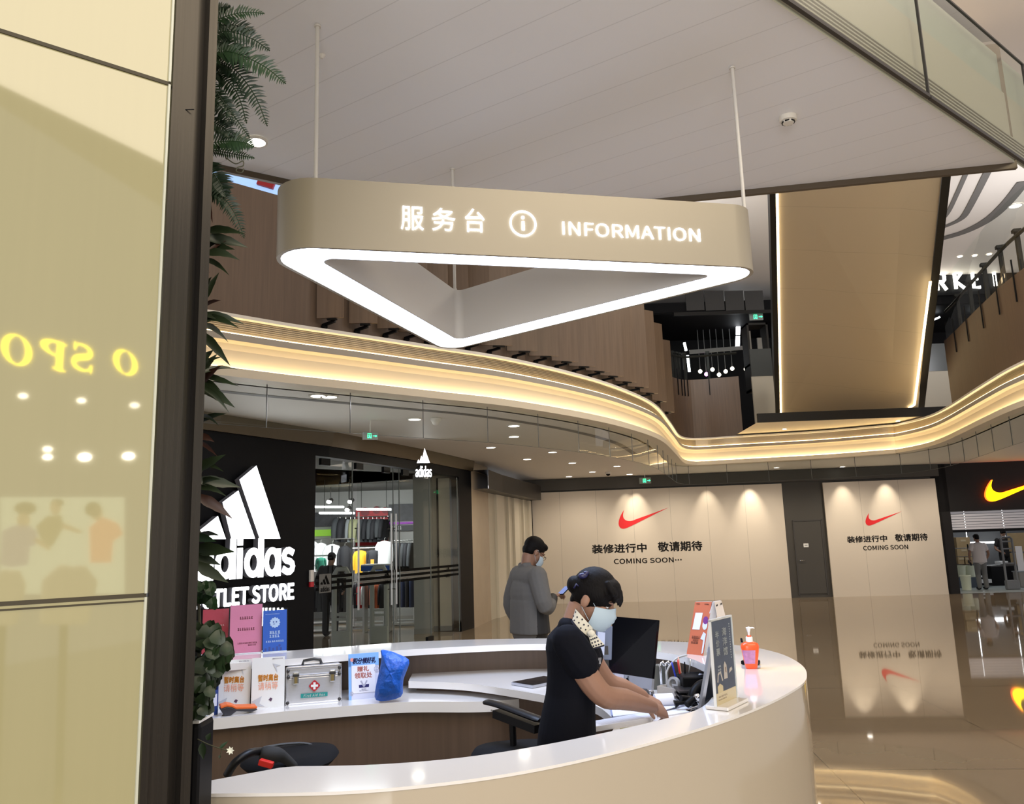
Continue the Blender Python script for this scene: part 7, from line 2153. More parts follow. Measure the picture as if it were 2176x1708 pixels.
# broad leaved plants
def cluster(nm, label, base, leaves, cat='plant'):
    t = plant(nm, label, cat, pl(*base))
    for k, (x0, y0, x1, y1, w, r) in enumerate(leaves):
        leaf_blade(t, pl(x0, y0, rp.uniform(-.02, .05)), pl(x1, y1, rp.uniform(-.03, .06)), w, M_LEAFR if r == 1 else (M_LEAF if r == 0 else M_FERN2), rp.uniform(.0, .012))
    mb = MB(); mb.tube([pl(base[0] - 12, base[1] + 40, .06), pl(base[0] - 8, base[1], .06), pl(base[0], base[1] - 20, .04)], .003, 5); mb.build('stem', M_STEM, t)
    return t
cluster('croton', 'croton cluster with horizontal leaves in front of the walnut cladding', (440, 520), [(430, 492, 520, 494, .020, 0), (430, 505, 528, 524, .024, 0), (430, 540, 510, 548, .018, 0), (428, 552, 488, 580, .012, 0), (436, 545, 482, 508, .010, 1), (430, 520, 500, 530, .02, 0)])
cluster('croton', 'croton cluster with upright red edged leaves, second down', (436, 620), [(428, 650, 466, 576, .016, 0), (432, 652, 470, 636, .010, 1), (428, 630, 450, 585, .012, 0), (426, 600, 446, 574, .01, 1)])
cluster('croton', 'croton cluster drooping over the start of the light line', (438, 690), [(424, 668, 520, 686, .016, 0), (424, 676, 508, 692, .015, 0), (424, 688, 486, 722, .012, 0), (426, 705, 490, 776, .018, 0), (424, 690, 470, 668, .012, 0)])
cluster('croton', 'croton cluster with dark pointed leaves beside the cream fascia', (436, 770), [(422, 800, 462, 750, .018, 0), (424, 770, 472, 758, .008, 0), (424, 795, 506, 780, .010, 0), (428, 795, 508, 820, .012, 0), (422, 820, 470, 775, .018, 1), (422, 780, 455, 740, .016, 0)])
cluster('croton', 'croton cluster with a broad red brown leaf above the dark shop wall', (434, 830), [(420, 812, 500, 866, .022, 0), (424, 820, 488, 872, .010, 0), (420, 832, 470, 842, .014, 1), (420, 815, 470, 825, .012, 0)])
cluster('croton', 'small croton leaves at the top of the dark shop wall', (430, 890), [(420, 898, 482, 876, .012, 0), (420, 885, 466, 900, .008, 0)])
cluster('croton', 'croton cluster with a curling brown leaf, above the lit logo', (430, 950), [(420, 930, 456, 936, .014, 1), (424, 938, 462, 968, .008, 1), (416, 1000, 480, 965, .020, 0), (420, 990, 476, 998, .01, 0)])
cluster('croton', 'croton cluster across the shortest bar of the lit logo', (428, 1020), [(416, 1020, 512, 1034, .022, 0), (416, 1036, 482, 1050, .012, 0), (416, 1052, 495, 1100, .020, 1), (416, 1030, 470, 1015, .012, 0)])
cluster('croton', 'croton cluster covering the first letters of the lit sign', (426, 1150), [(412, 1150, 468, 1132, .012, 0), (412, 1166, 500, 1172, .026, 0), (412, 1195, 486, 1238, .022, 0), (412, 1180, 470, 1200, .018, 0), (414, 1140, 460, 1150, .016, 2)])
# ivy bush at the foot
iv = plant('ivy', 'leafy ivy bush before the pink and red notices', 'plant', pl(430, 1400))
def round_leaf(mb, c, r, nrm_):
    nrm_ = nrm_.normalized(); u = nrm_.cross(V(0, 0, 1)).normalized(); v = u.cross(nrm_)
    P = []
    for k in range(10):
        a = 2 * math.pi * k / 10; rr = r * (1 + .16 * math.cos(3 * a + .6))
        P.append(c + u * rr * math.cos(a) + v * rr * math.sin(a) + nrm_ * r * .25 * math.cos(2 * a))
    mb.add([c] + P, [(0, 1 + k, 1 + (k + 1) % 10) for k in range(10)])
mb = MB(); ivr = random.Random(4)
for k in range(150):
    t_ = ivr.random(); y = 1325 + 190 * t_ ** .9
    mx = 440 + 50 * math.exp(-((y - 1385) / 42) ** 2) + 14 * math.exp(-((y - 1440) / 30) ** 2)
    x = 405 + (mx - 405) * ivr.random() ** .7
    round_leaf(mb, pl(x, y, ivr.uniform(-.05, .10)), ivr.uniform(.011, .021), V(ivr.uniform(-.6, .9), -1, ivr.uniform(-.2, .9)))
mb.build('leaves', M_IVY, iv, smooth=True)
mb = MB()
for k in range(14):
    round_leaf(mb, pl(425 + ivr.uniform(-10, 28), 1262 + ivr.uniform(-22, 22), ivr.uniform(-.03, .05)), ivr.uniform(.010, .017), V(ivr.uniform(-.5, .8), -1, ivr.uniform(0, .8)))
mb.build('leaves', M_FERN2, iv)
mb = MB(); mb.tube(crom([pl(415, 1540, .05), pl(420, 1440, .05), pl(424, 1340, .05), pl(420, 1250, .04)], 4), .004, 6); mb.build('stem', M_STEM, iv)
# black planter column and the white flower
a = PY(404, 1530, 2.02); b = PY(438, 1530, 2.02)
pt = thing('planter', 'tall black planter with a pale rim beside the counter end', 'planter', ((a.x + b.x) / 2, 2.02, 0))
mb = MB(); mb.box(((a.x + b.x) / 2 - .03, 2.03, a.z / 2), (b.x - a.x + .06, .10, a.z)); mb.build('body', M_BLACK, pt, bevel=.012)
mb = MB(); mb.box(((a.x + b.x) / 2 - .03, 2.03, a.z + .002), (b.x - a.x + .055, .095, .006)); mb.build('rim', M_PAPER, pt)
fl = plant('flower', 'thin stem with one white flower before the walnut lining', 'plant', pl(430, 1576))
mb = MB(); mb.tube(crom([pl(420, 1570), pl(440, 1580), pl(462, 1588), pl(476, 1592), pl(486, 1594)], 5), .0014, 5); mb.tube([pl(472, 1590), pl(468, 1605), pl(467, 1612)], .001, 4); mb.build('stem', M_STEM, fl)
leaf_blade(fl, pl(466, 1590), pl(485, 1574), .006, M_FERN2, 0); leaf_blade(fl, pl(430, 1578), pl(432, 1614), .014, M_IVY, 0); leaf_blade(fl, pl(440, 1572), pl(448, 1556), .010, M_IVY, 0)
leaf_blade(fl, pl(468, 1604), pl(466, 1612), .005, M_IVY, 0)
mb = MB(); c = pl(490, 1594)
for k in range(7):
    a = k * 2 * math.pi / 7; d = V(math.cos(a), -.3, math.sin(a)).normalized(); s = d.cross(V(0, -1, 0)).normalized()
    mb.add([c, c + d * .005 - s * .0025, c + d * .0105, c + d * .005 + s * .0025], [(0, 1, 2, 3)])
mb.build('petals', mat('white_petal', (0.75, 0.75, 0.62), 0.6), fl)

# ================================================================== PEOPLE
M_SKIN = mat('skin', (0.31, 0.165, 0.105), 0.5, noise=(25, 0.06))
M_SKIN2 = mat('tanned_skin', (0.28, 0.15, 0.095), 0.5)
M_HAIR = mat('black_hair', (0.006, 0.005, 0.005), 0.55, spec=0.10, noise=(40, .5, (6, 6, .6)), bump=(60, .25, (6, 6, .5)))
M_DRESS = mat('black_dress_cloth', (0.005, 0.0055, 0.009), 0.85, spec=0.12)
def blend(mb, name, mats, parent, voxel=0.006, it=6, pick=None):
    """one continuous smooth skin over the overlapping forms in mb"""
    o = mb.build(name + '_raw', mats)
    r = o.modifiers.new('r', 'REMESH'); r.mode = 'VOXEL'; r.voxel_size = voxel
    s = o.modifiers.new('s', 'SMOOTH'); s.factor = 0.5; s.iterations = it
    dg = bpy.context.evaluated_depsgraph_get(); dg.update()
    me = bpy.data.meshes.new_from_object(o.evaluated_get(dg))
    raw = o.data; bpy.data.objects.remove(o); bpy.data.meshes.remove(raw)
    me.name = name
    me.materials.clear()
    for m in (mats if isinstance(mats, (list, tuple)) else [mats]):
        me.materials.append(m)
    if parent is not None and parent.name in PM:
        if pick:
            for p in me.polygons:
                p.material_index = pick(p.center)
        me.transform(PM[parent.name])
    elif pick:
        for p in me.polygons:
            p.material_index = pick(p.center)
    for p in me.polygons:
        p.use_smooth = True
    b = bpy.data.objects.new(name, me); C.objects.link(b)
    if parent is not None:
        b.parent = parent
        if parent.name in PM:
            PM[b.name] = PM[parent.name]
    return b
def limb(mb, pts, rs, n=12):
    pts = [V(*p) for p in pts]
    P = crom(pts, 5); R = []
    for i in range(len(P)):
        f = i / 5; k = min(len(rs) - 2, int(f)); R.append(rs[k] + (rs[k + 1] - rs[k]) * min(1, f - k))
    mb.tube(P, R, n)
    for p, r in ((P[0], R[0]), (P[-1], R[-1])):
        mb.ell(tuple(p), (r * .98,) * 3, nu=12, nv=8)
def orient(o, f, up=(0, 0, 1)):
    """frame: x forward, y to the left, z up"""
    f = V(*f).normalized(); l = V(*up).cross(f).normalized(); u = f.cross(l)
    m = Matrix((f, l, u)).transposed().to_4x4(); m.translation = V(*o); return m
def hand(mb, w, d, n, thumb, curl=(25, 35, 25), sc=1.0, spread=4):
    d = V(*d).normalized(); n = V(*n); n = (n - d * n.dot(d)).normalized(); s = d.cross(n) * thumb
    M = Matrix((d, s, n)).transposed().to_4x4(); M.translation = V(*w)
    mb.ell((.044 * sc, 0, 0), (.050 * sc, .036 * sc, .014 * sc), M, 14, 8)
    mb.ell((.072 * sc, 0, .001), (.024 * sc, .038 * sc, .012 * sc), M, 14, 8)
    for i, (y, L) in enumerate(((.028, .068), (.009, .076), (-.010, .070), (-.028, .056))):
        p = V(.082, y, 0) * sc; a = 0; pts = [V(.060, y * .9, 0) * sc, p]; yaw = math.radians(spread) * (1.5 - i)
        for k, (fr, c) in enumerate(zip((.45, .32, .23), curl)):
            a += math.radians(c + 3 * i); seg = L * fr * sc
            p = p + V(math.cos(a) * math.cos(yaw), math.sin(yaw), -math.sin(a)) * seg; pts.append(p)
        mb.tube([M @ q for q in pts], [.0088 * sc, .0090 * sc, .0082 * sc, .0076 * sc, .0062 * sc], 8)
        mb.ell(tuple(M @ pts[-1]), (.0062 * sc,) * 3, nu=8, nv=6)
    tp = [V(.012, .020, -.004), V(.038, .046, -.012), V(.062, .056, -.024), V(.080, .054, -.034)]
    mb.tube([M @ (q * sc) for q in tp], [.013 * sc, .0115 * sc, .0098 * sc, .007 * sc], 8); mb.ell(tuple(M @ (tp[-1] * sc)), (.007 * sc,) * 3, nu=8, nv=6)
def head_forms(mb, M, k=1.0):
    mb.ell((-.006 * k, 0, .030 * k), (.096 * k, .076 * k, .092 * k), M, 20, 14)
    mb.ell((.030 * k, 0, -.030 * k), (.064 * k, .062 * k, .080 * k), M, 18, 12)
    mb.ell((.052 * k, 0, -.078 * k), (.036 * k, .040 * k, .034 * k), M, 14, 10)
    mb.ell((.078 * k, 0, -.096 * k), (.018 * k, .020 * k, .016 * k), M, 10, 8)
    mb.tube([M @ (V(.086, 0, .012) * k), M @ (V(.100, 0, -.016) * k), M @ (V(.110, 0, -.036) * k), M @ (V(.094, 0, -.044) * k)], [.008 * k, .010 * k, .014 * k, .012 * k], 8)
    mb.ell((.080 * k, 0, .020 * k), (.018 * k, .050 * k, .012 * k), M, 12, 8)
    mb.ell((.090 * k, 0, -.064 * k), (.010 * k, .022 * k, .008 * k), M, 10, 6)
    for s in (-1, 1):
        mb.ell((-.010 * k, s * .076 * k, -.018 * k), (.020 * k, .010 * k, .031 * k), M, 12, 8)
        mb.ell((.060 * k, s * .042 * k, -.030 * k), (.024 * k, .016 * k, .022 * k), M, 10, 8)
M_EYEW = mat('eye_white', (0.75, 0.72, 0.70), 0.2); M_EYEB = mat('dark_iris', (0.02, 0.012, 0.01), 0.15)
def face_details(par, M, k=1.0, lips=True, brows=True):
    mb = MB()
    for s in (-1, 1):
        mb.ell((.0785 * k, s * .031 * k, -.005 * k), (.008 * k, .0125 * k, .0050 * k), M, 12, 8, 0)
        mb.ell((.0835 * k, s * .032 * k, -.0055 * k), (.0045 * k, .0065 * k, .0052 * k), M, 10, 8, 1)
        mb.tube([M @ (V(.079, s * .017, -.001) * k), M @ (V(.0855, s * .031, .0015) * k), M @ (V(.077, s * .046, -.002) * k)], [.0016 * k, .0024 * k, .0014 * k], 6, 1)
    mb.build('eyes', [M_EYEW, M_EYEB], par, smooth=True)
    if brows:
        mb = MB()
        for s in (-1, 1):
            mb.tube([M @ (V(.095, s * .016, .020) * k), M @ (V(.092, s * .034, .026) * k), M @ (V(.080, s * .050, .021) * k)], [.003 * k, .0035 * k, .002 * k], 6)
        mb.build('eyebrows', M_HAIR, par)
    if lips:
        mb = MB(); mb.tube([M @ (V(.094, -.020, -.064) * k), M @ (V(.101, 0, -.062) * k), M @ (V(.094, .020, -.064) * k)], [.003 * k, .006 * k, .003 * k], 6)
        mb.build('lips', mat('lips', (0.40, 0.13, 0.11), 0.5), par, smooth=True)
def mask_shell(par, M, k, m, straps=True):
    mb = MB(); nu, nv = 18, 9; vs = []; fs = []
    for j in range(nv + 1):
        for i in range(nu + 1):
            a = math.radians(-78 + 156 * i / nu); z = -.008 - .106 * j / nv
            bul = math.sin(math.pi * (j + .6) / (nv + 1.2))
            r = .072 + .030 * bul ** .7; ry = .069 + .011 * bul
            pl_ = .0016 * math.cos(j * math.pi)
            x = (r + pl_) * math.cos(a) + .020; y = ry * math.sin(a)
            nose = .014 * math.exp(-(y / .014) ** 2) * math.exp(-((z + .028) / .030) ** 2)
            taper = abs(math.sin(a)) ** 4
            zz = z * (1 - .25 * taper) - .016 * taper + (.012 * math.exp(-(y / .02) ** 2) if j == 0 else 0)
            vs.append(V(x + nose, y, zz) * k)
    for j in range(nv):
        for i in range(nu):
            q = j * (nu + 1) + i; fs.append((q, q + 1, q + nu + 2, q + nu + 1))
    mb.add(vs, fs, 0, M); o = mb.build('face_mask', m, par, smooth=True)
    if straps:
        for s in (-1, 1):
            mb = MB()
            e = V(-.018, s * .080, -.004) * k; e2 = V(-.014, s * .078, -.046) * k
            c0 = V(.036, s * .067, -.020) * k; c1 = V(.034, s * .067, -.084) * k
            mb.tube([M @ c0, M @ (e + V(.012, 0, .016) * k), M @ e], .0013, 5); mb.tube([M @ c1, M @ e2, M @ e], .0013, 5)
            mb.build('strap', m, o)
    return o
M_MASK = mat('pale_blue_mask', (0.44, 0.55, 0.63), 0.7)

# ---- the woman at the counter
YW = 3.28
def wp(x, y, Y=YW):
    return PY(x, y, Y)
def T3(p):
    return (p.x, p.y, p.z)
HC = wp(1259, 1268)
HM = orient(T3(HC), (0.85, -.24, -.47))
hipc = wp(1206, 1556)
wo = thing('person', 'woman in a black short sleeved dress with dotted scarf and mask, leaning over the desk', 'person', (hipc.x, YW, 0))
body = MB(); head_forms(body, HM, 0.93)
nb0, nb1 = wp(1216, 1332), HM @ V(-.030, 0, -.060)
limb(body, [T3(nb0 + V(-.02, 0, -.03)), T3(nb0), T3(nb1)], [.046, .047, .048])
chest, waist = wp(1217, 1392), wp(1213, 1478)
def tors(mb, g=0.0):
    rows = [(1210, 1338, .045, .085), (1208, 1352, .075, .150), (1214, 1376, .092, .152), (1218, 1396, .094, .148), (1216, 1430, .088, .136), (1213, 1470, .088, .130), (1208, 1510, .094, .146), (1205, 1550, .102, .162), (1204, 1590, .106, .168)]
    n = 28; vs = []; fs = []
    for x, y, rx, ry in rows:
        c = wp(x, y)
        for i in range(n):
            a = 2 * math.pi * i / n
            vs.append((c.x + (rx + g) * math.cos(a), YW + (ry + g) * math.sin(a), c.z + (g if y == 1338 else 0)))
    for k in range(len(rows) - 1):
        for i in range(n):
            fs.append((k * n + i, k * n + (i + 1) % n, (k + 1) * n + (i + 1) % n, (k + 1) * n + i))
    fs += [tuple(range(n)), tuple(range((len(rows) - 1) * n, len(rows) * n))]
    mb.add(vs, fs)
    mb.ell(T3(chest + V(.040, -.055, -.010)), (.058 + g, .060 + g, .062 + g)); mb.ell(T3(chest + V(.040, .055, -.010)), (.058 + g, .060 + g, .062 + g))
tors(body)
shN, shF = wp(1207, 1362, YW - .150), wp(1222, 1358, YW + .150)
elN, elF = wp(1280, 1476, 3.16), wp(1290, 1448, 3.52)
wrN, wrF = wp(1386, 1502, 3.36), wp(1366, 1478, 3.60)
limb(body, [T3(shN), T3(shN.lerp(elN, .5) + V(-.012, 0, .0)), T3(elN), T3(elN.lerp(wrN, .45) + V(0, 0, .004)), T3(wrN)], [.056, .050, .044, .041, .0255])
limb(body, [T3(shF), T3(shF.lerp(elF, .5)), T3(elF), T3(elF.lerp(wrF, .45)), T3(wrF)], [.054, .048, .042, .039, .025])
hand(body, T3(wrN + V(-.004, 0, 0)), (wp(1418, 1516, 3.41) - wrN), (.45, -.55, .75), -1, (34, 38, 22), 1.0)
hand(body, T3(wrF), (wp(1402, 1500, 3.60) - wrF), (.3, -.4, .85), 1, (22, 28, 20), .97)
for s in (-1, 1):
    limb(body, [(hipc.x, YW + s * .08, .88), (hipc.x + .02, YW + s * .085, .48), (hipc.x - .01, YW + s * .085, .10)], [.085, .055, .036])
    body.tube([(hipc.x - .03, YW + s * .085, .05), (hipc.x + .06, YW + s * .085, .04), (hipc.x + .15, YW + s * .085, .028)], [.035, .036, .026], 10)
blend(body, 'body', M_SKIN, wo, 0.0042, 5)
# dress
dr = MB(); tors(dr, .010)
for a, b, r in ((shN, elN, .064), (shF, elF, .062)):
    limb(dr, [T3(a), T3(a.lerp(b, .22)), T3(a.lerp(b, .40))], [r, r + .003, r + .004])
sk_ = [(.112, .172, hipc.z - .02), (.145, .195, .78), (.170, .22, .62), (.178, .225, .50)]
vs = []; fs = []
for k, (rx, ry, z) in enumerate([(.09, .13, hipc.z + .10)] + sk_):
    for i in range(36):
        a = 2 * math.pi * i / 36; q = 1 + (.035 * math.sin(9 * a) * max(0, k - 1) / 3)
        vs.append((hipc.x - .012 * max(0, k - 1) + rx * q * math.cos(a), YW + ry * q * math.sin(a), z))
for k in range(4):
    for i in range(36):
        fs.append((k * 36 + i, k * 36 + (i + 1) % 36, (k + 1) * 36 + (i + 1) % 36, (k + 1) * 36 + i))
fs += [tuple(range(36)), tuple(range(4 * 36, 5 * 36))]
dr.add(vs, fs)
# hem flare of the top at the back
dr.ell(T3(wp(1172, 1556)), (.052, .12, .06)); dr.ell(T3(wp(1208, 1326)), (.042, .075, .03))
blend(dr, 'dress', M_DRESS, wo, 0.006, 4)
mb = MB()
for s in (-1, 1):
    mb.ell((hipc.x + .07, YW + s * .085, .035), (.115, .042, .036))
mb.build('shoes', M_BLACK, wo, smooth=True)
# hair
hr = MB()
hr.ell((-.004, 0, .030), (.093, .078, .0905), HM, 22, 14)
hr.ell((-.040, 0, -.004), (.046, .062, .050), HM, 16, 10)
hr.ell((-.060, 0, -.036), (.020, .040, .026), HM, 12, 8)
hr.ell((.046, 0, .058), (.050, .066, .046), HM, 18, 10)
for k in range(11):
    y = -.062 + .0124 * k
    e = .005 * math.sin(k * 2.4); q2 = (y / .062) ** 2
    hr.tube([HM @ V(.052 - abs(y) * .3, y * .8, .082), HM @ V(.090 - abs(y) * .4, y * .95, .064), HM @ V(.108 - abs(y) * .50, y, .040 + e + .016 * q2), HM @ V(.114 - abs(y) * .60, y * 1.03, .016 + e + .030 * q2)], [.014, .014, .011, .0035], 8)
for s in (-1, 1):
    hr.ell((.010, s * .066, .026), (.046, .014, .034), HM, 12, 8)
bun = wp(1220, 1242)
hr.ell(T3(bun), (.030, .040, .036)); hr.tube([HM @ V(-.06, 0, .03), bun], [.034, .024], 10)
blend(hr, 'hair', M_HAIR, wo, 0.004, 3)
mb = MB(); mb.ell(T3(wp(1237, 1222) + V(0, -.05, 0)), (.020, .012, .012)); mb.ell(T3(wp(1243, 1217) + V(0, -.05, 0)), (.012, .010, .010)); mb.tube([bun + V(-.005, -.044, -.012), bun + V(.006, -.046, .004), bun + V(.016, -.044, -.006)], .004, 6); mb.build('hair_clip', mat('navy_clip', (.02, .02, .08), .3), wo, smooth=True)
face_details(wo, HM, .93, lips=False)
mask_shell(wo, HM, .92, M_MASK)
# scarf: a folded band round the neck, and its tail
M_SCARF = mat('cream_scarf', (0.74, 0.70, 0.58), 0.7)
M_NAVY = mat('navy_scarf_edge', (0.012, 0.012, 0.03), 0.7)
nk = [wp(1222, 1303, YW), wp(1221, 1306, YW - .056), wp(1238, 1328, YW - .075), wp(1255, 1345, YW - .052), wp(1262, 1350, YW), wp(1252, 1340, YW + .05), wp(1236, 1322, YW + .07), wp(1222, 1306, YW + .055)]
ring_ = crom(nk, 6, True)
mb = MB(); up_s = (HM @ V(-.02, 0, .1) - HM @ V(0, 0, 0)).normalized()
L_ = []; R_ = []
for i, p in enumerate(ring_):
    t = (ring_[(i + 1) % len(ring_)] - p).normalized(); out = (p - V(nb0.x + .01, YW, p.z)); out.z = 0; out.normalize()
    bn = (up_s - t * up_s.dot(t)).normalized()
    L_.append(p + bn * .021 + out * .002); R_.append(p - bn * .021 + out * .010)
mb.strip(L_, R_, 0, True)
B2 = [r + (r - l) * .22 for l, r in zip(L_, R_)]
mb.strip(R_, B2, 1, True)
for i in range(0, len(ring_), 2):
    for f in ((.2, .65) if (i // 2) % 2 else (.42, .86)):
        c = L_[i].lerp(R_[i], f); t = (ring_[(i + 1) % len(ring_)] - ring_[i]).normalized(); d = (R_[i] - L_[i]).normalized(); o_ = t.cross(d)
        if o_.dot(c - V(nb0.x + .01, YW, c.z)) < 0:
            o_ = -o_
        mb.add([c + o_ * .0022 + (t * math.cos(k * 1.047) + d * math.sin(k * 1.047)) * .0036 for k in range(6)], [tuple(range(6))], 1)
mb.build('scarf', [M_SCARF, M_NAVY], wo)
mb = MB(); ya_ = YW - .085
kn = wp(1256, 1346, ya_); a_, b_, c_, d_ = wp(1250, 1349, ya_), wp(1262, 1343, ya_), wp(1284, 1369, ya_ - .004), wp(1258, 1377, ya_ - .004)
mb.slab(a_, b_, c_, d_, .006, 0)
e_, f_ = wp(1284, 1371.5, ya_ - .003), wp(1258, 1380, ya_ - .003); mb.slab(d_, c_, e_, f_, .006, 1)
for r in range(4):
    for q in range(3 + (r % 2)):
        u = (q + .5 + .2 * (r % 2)) / (3.4 + (r % 2)); v = (r + .5) / 4
        c = a_.lerp(b_, u).lerp(d_.lerp(c_, u), v) + V(0, -.0075, 0)
        mb.add([c + V(math.cos(k * 1.047), 0, math.sin(k * 1.047)) * .0036 for k in range(6)], [tuple(range(6))], 1)
mb.ell(T3(kn), (.016, .014, .014), nu=12, nv=8)
mb.build('scarf_tail', [M_SCARF, M_NAVY], wo)
mb = MB(); c = wp(1273, 1404, YW - .105)
for k in range(3):
    mb.tube([c + V(-.004 + .004 * k, 0, -.012), c + V(.0 + .004 * k, 0, .012)], .0016, 5)
mb.tube([c + V(.0, 0, -.014), c + V(-.003, .006, -.05)], .0014, 5)
mb.build('brooch', M_CHROME, wo)

# ---- standing figures, x forward, y left, z up, for a height of 1.70 m
def figure(label, loc, heading, height, top, bottom, arms, skin=M_SKIN2, hair=M_HAIR, head_tilt=0.0, head_turn=0.0, hem=.92, sleeve=.45, fat=1.0, voxel=.012, jacket=False, pick=None, topmats=None, loose=0.0):
    t = thing('person', label, 'person', loc, 0)
    s = height / 1.70
    B = Matrix.Translation(V(*loc)) @ Matrix.Rotation(heading, 4, 'Z') @ Matrix.Scale(s, 4)
    def W(p): return B @ V(*p)
    def add(mb, fn):
        q = MB(); fn(q); mb.add([B @ v for v in q.v], q.f)
    hm = Matrix.Translation(V(.035 + .05 * head_tilt, 0, 1.575 - .03 * head_tilt)) @ Matrix.Rotation(head_turn, 4, 'Z') @ Matrix.Rotation(head_tilt, 4, 'Y')
    body = MB()
    def bd(q):
        head_forms(q, hm, .98)
        limb(q, [(0, 0, 1.38), (.0, 0, 1.44), T3(hm @ V(-.03, 0, -.06))], [.075, .060, .056])
        torso(q, 0)
        for sd in (-1, 1):
            limb(q, [(0, sd * .095, .90), (.015, sd * .10, .50), (-.015, sd * .10, .09)], [.09, .058, .040])
            q.tube([(-.04, sd * .10, .045), (.06, sd * .105, .04), (.16, sd * .11, .03)], [.036, .040, .030], 10)
        for sd in (-1, 1):
            e, w_, hd, hn = arms[sd]
            limb(q, [(0, sd * .185 * fat, 1.36), e, w_], [.055, .043, .028])
            hand(q, w_, hd, hn, sd, (30, 35, 25))
    def torso(q, g):
        q.ell((-.005, 0, 1.34), (.080 + g, .175 * fat + g, .075 + g), nu=18, nv=12)
        q.ell((0, 0, 1.20), (.105 * fat + g, .168 * fat + g, .16 + g), nu=18, nv=12)
        q.ell((.005, 0, 1.02), (.100 * fat + g, .148 * fat + g, .14 + g), nu=18, nv=12)
        q.ell((0, 0, .90), (.112 + g, .165 + g, .12 + g), nu=18, nv=12)
    add(body, bd); blend(body, 'body', skin, t, voxel, 4)
    up = MB()
    def tp(q):
        torso(q, .016 + loose)
        rx = .120 * fat + loose; ry = .178 * fat + loose
        vs = []; n = 24
        for z, k in ((1.15, 1.0), (1.0, 1.02), (hem, 1.06)):
            vs += [(rx * k * math.cos(2 * math.pi * i / n), ry * k * math.sin(2 * math.pi * i / n), z) for i in range(n)]
        fs = [(j * n + i, j * n + (i + 1) % n, (j + 1) * n + (i + 1) % n, (j + 1) * n + i) for j in range(2) for i in range(n)] + [tuple(range(n)), tuple(range(2 * n, 3 * n))]
        q.add(vs, fs)
        for sd in (-1, 1):
            e, w_, hd, hn = arms[sd]
            S0, E, Wr = V(0, sd * .185 * fat, 1.36), V(*e), V(*w_)
            if sleeve > 1:
                limb(q, [T3(S0), T3(E), T3(E.lerp(Wr, sleeve - 1))], [.074 + loose * .5, .062 + loose * .4, .046])
            else:
                limb(q, [T3(S0), T3(S0.lerp(E, sleeve * .5)), T3(S0.lerp(E, sleeve))], [.072, .068, .066])
        if jacket:
            q.tube([(-.06, 0, 1.435), (-.05, .05, 1.45), (0, .075, 1.45)], .022, 8); q.tube([(-.06, 0, 1.435), (-.05, -.05, 1.45), (0, -.075, 1.45)], .022, 8)
    add(up, tp)
    Bi = B.inverted()
    blend(up, 'jacket' if jacket else 'shirt', topmats or top, t, voxel, 3, (lambda c: pick(Bi @ c)) if pick else None)
    tr = MB()
    def tw(q):
        q.ell((0, 0, .90), (.120, .172, .13), nu=18, nv=12)
        for sd in (-1, 1):
            limb(q, [(0, sd * .09, .88), (.015, sd * .10, .50), (-.012, sd * .105, .08)], [.105, .080, .066])
    add(tr, tw); blend(tr, 'trousers', bottom, t, voxel, 3)
    sh = MB()
    def sw2(q):
        for sd in (-1, 1):
            q.ell((.06, sd * .105, .042), (.135, .046, .044))
    add(sh, sw2); sh.build('shoes', M_BLACK, t, smooth=True)
    ha = MB()
    def hf(q):
        q.ell((-.016, 0, .045), (.102, .084, .088), hm, 18, 12)
        q.ell((-.050, 0, -.005), (.060, .072, .062), hm, 14, 10)
        q.ell((.050, 0, .078), (.050, .070, .036), hm, 14, 10)
    add(ha, hf); blend(ha, 'hair', hair, t, voxel * .7, 2)
    HMw = B @ hm
    face_details(t, HMw, .98)
    return t, B, HMw
def hd_(x, y):
    return x, y
pm = PY(1110, 1400, 7.35)
ARM_PHONE = {-1: ((.03, -.285, 1.11), (.185, -.11, 1.17), (.85, .40, .22), (-.25, .15, .9)), 1: ((-.06, .275, 1.10), (.05, .235, .86), (.2, -.05, -1), (.9, .1, .1))}
M_JG = mat('grey_jacket_cloth', (0.13, 0.127, 0.122), 0.8, noise=(30, .06)); M_JD = mat('black_jacket_front', (0.012, 0.012, 0.013), 0.6)
mn, B, HMm = figure('man in a grey and black jacket and mask looking at his phone behind the counter', (pm.x + .075, 7.35, 0), math.radians(22), 1.76, M_JG, mat('charcoal_trousers', (0.028, 0.027, 0.027), 0.8), ARM_PHONE,
                    head_tilt=.58, head_turn=.10, hem=.88, sleeve=1.88, fat=1.10, voxel=.008, jacket=True, loose=.022, topmats=[M_JG, M_JD],
                    pick=lambda c: 1 if (c.x > (-.025 if c.z < 1.12 else .04) and abs(c.y) < .235 and c.z < 1.34) else 0)
mask_shell(mn, HMm, 1.0, M_MASK)
mb = MB()
for s in (-1, 1):
    cx_ = HMm @ V(.104, s * .032, -.006)
    ring2 = [HMm @ V(.106, s * .032 + .023 * math.cos(k * math.pi / 8), -.006 + .016 * math.sin(k * math.pi / 8)) for k in range(17)]
    mb.tube(ring2, .0018, 5, cap=False); mb.tube([HMm @ V(.104, s * .055, -.002), HMm @ V(.05, s * .080, .002), HMm @ V(-.012, s * .082, .0)], .0018, 5)
mb.build('glasses', M_BLACK, mn)
e, w_, hd__, hn = ARM_PHONE[-1]
ph_c = B @ (V(*w_) + V(.115, .025, .050))
fwd = (B.to_3x3() @ V(.75, .5, .42)).normalized(); sd_ = (B.to_3x3() @ V(.45, -.85, .1)).normalized()
Fp = frame_m(ph_c, sd_, fwd)
tph = thing('mobile_phone', 'dark mobile phone with a lit bluish screen in the man\'s hand', 'phone', tuple(ph_c))
mb = MB(); mb.box((0, 0, 0), (.076, .155, .009), Fp); mb.build('case', M_BLACK, tph, bevel=.003)
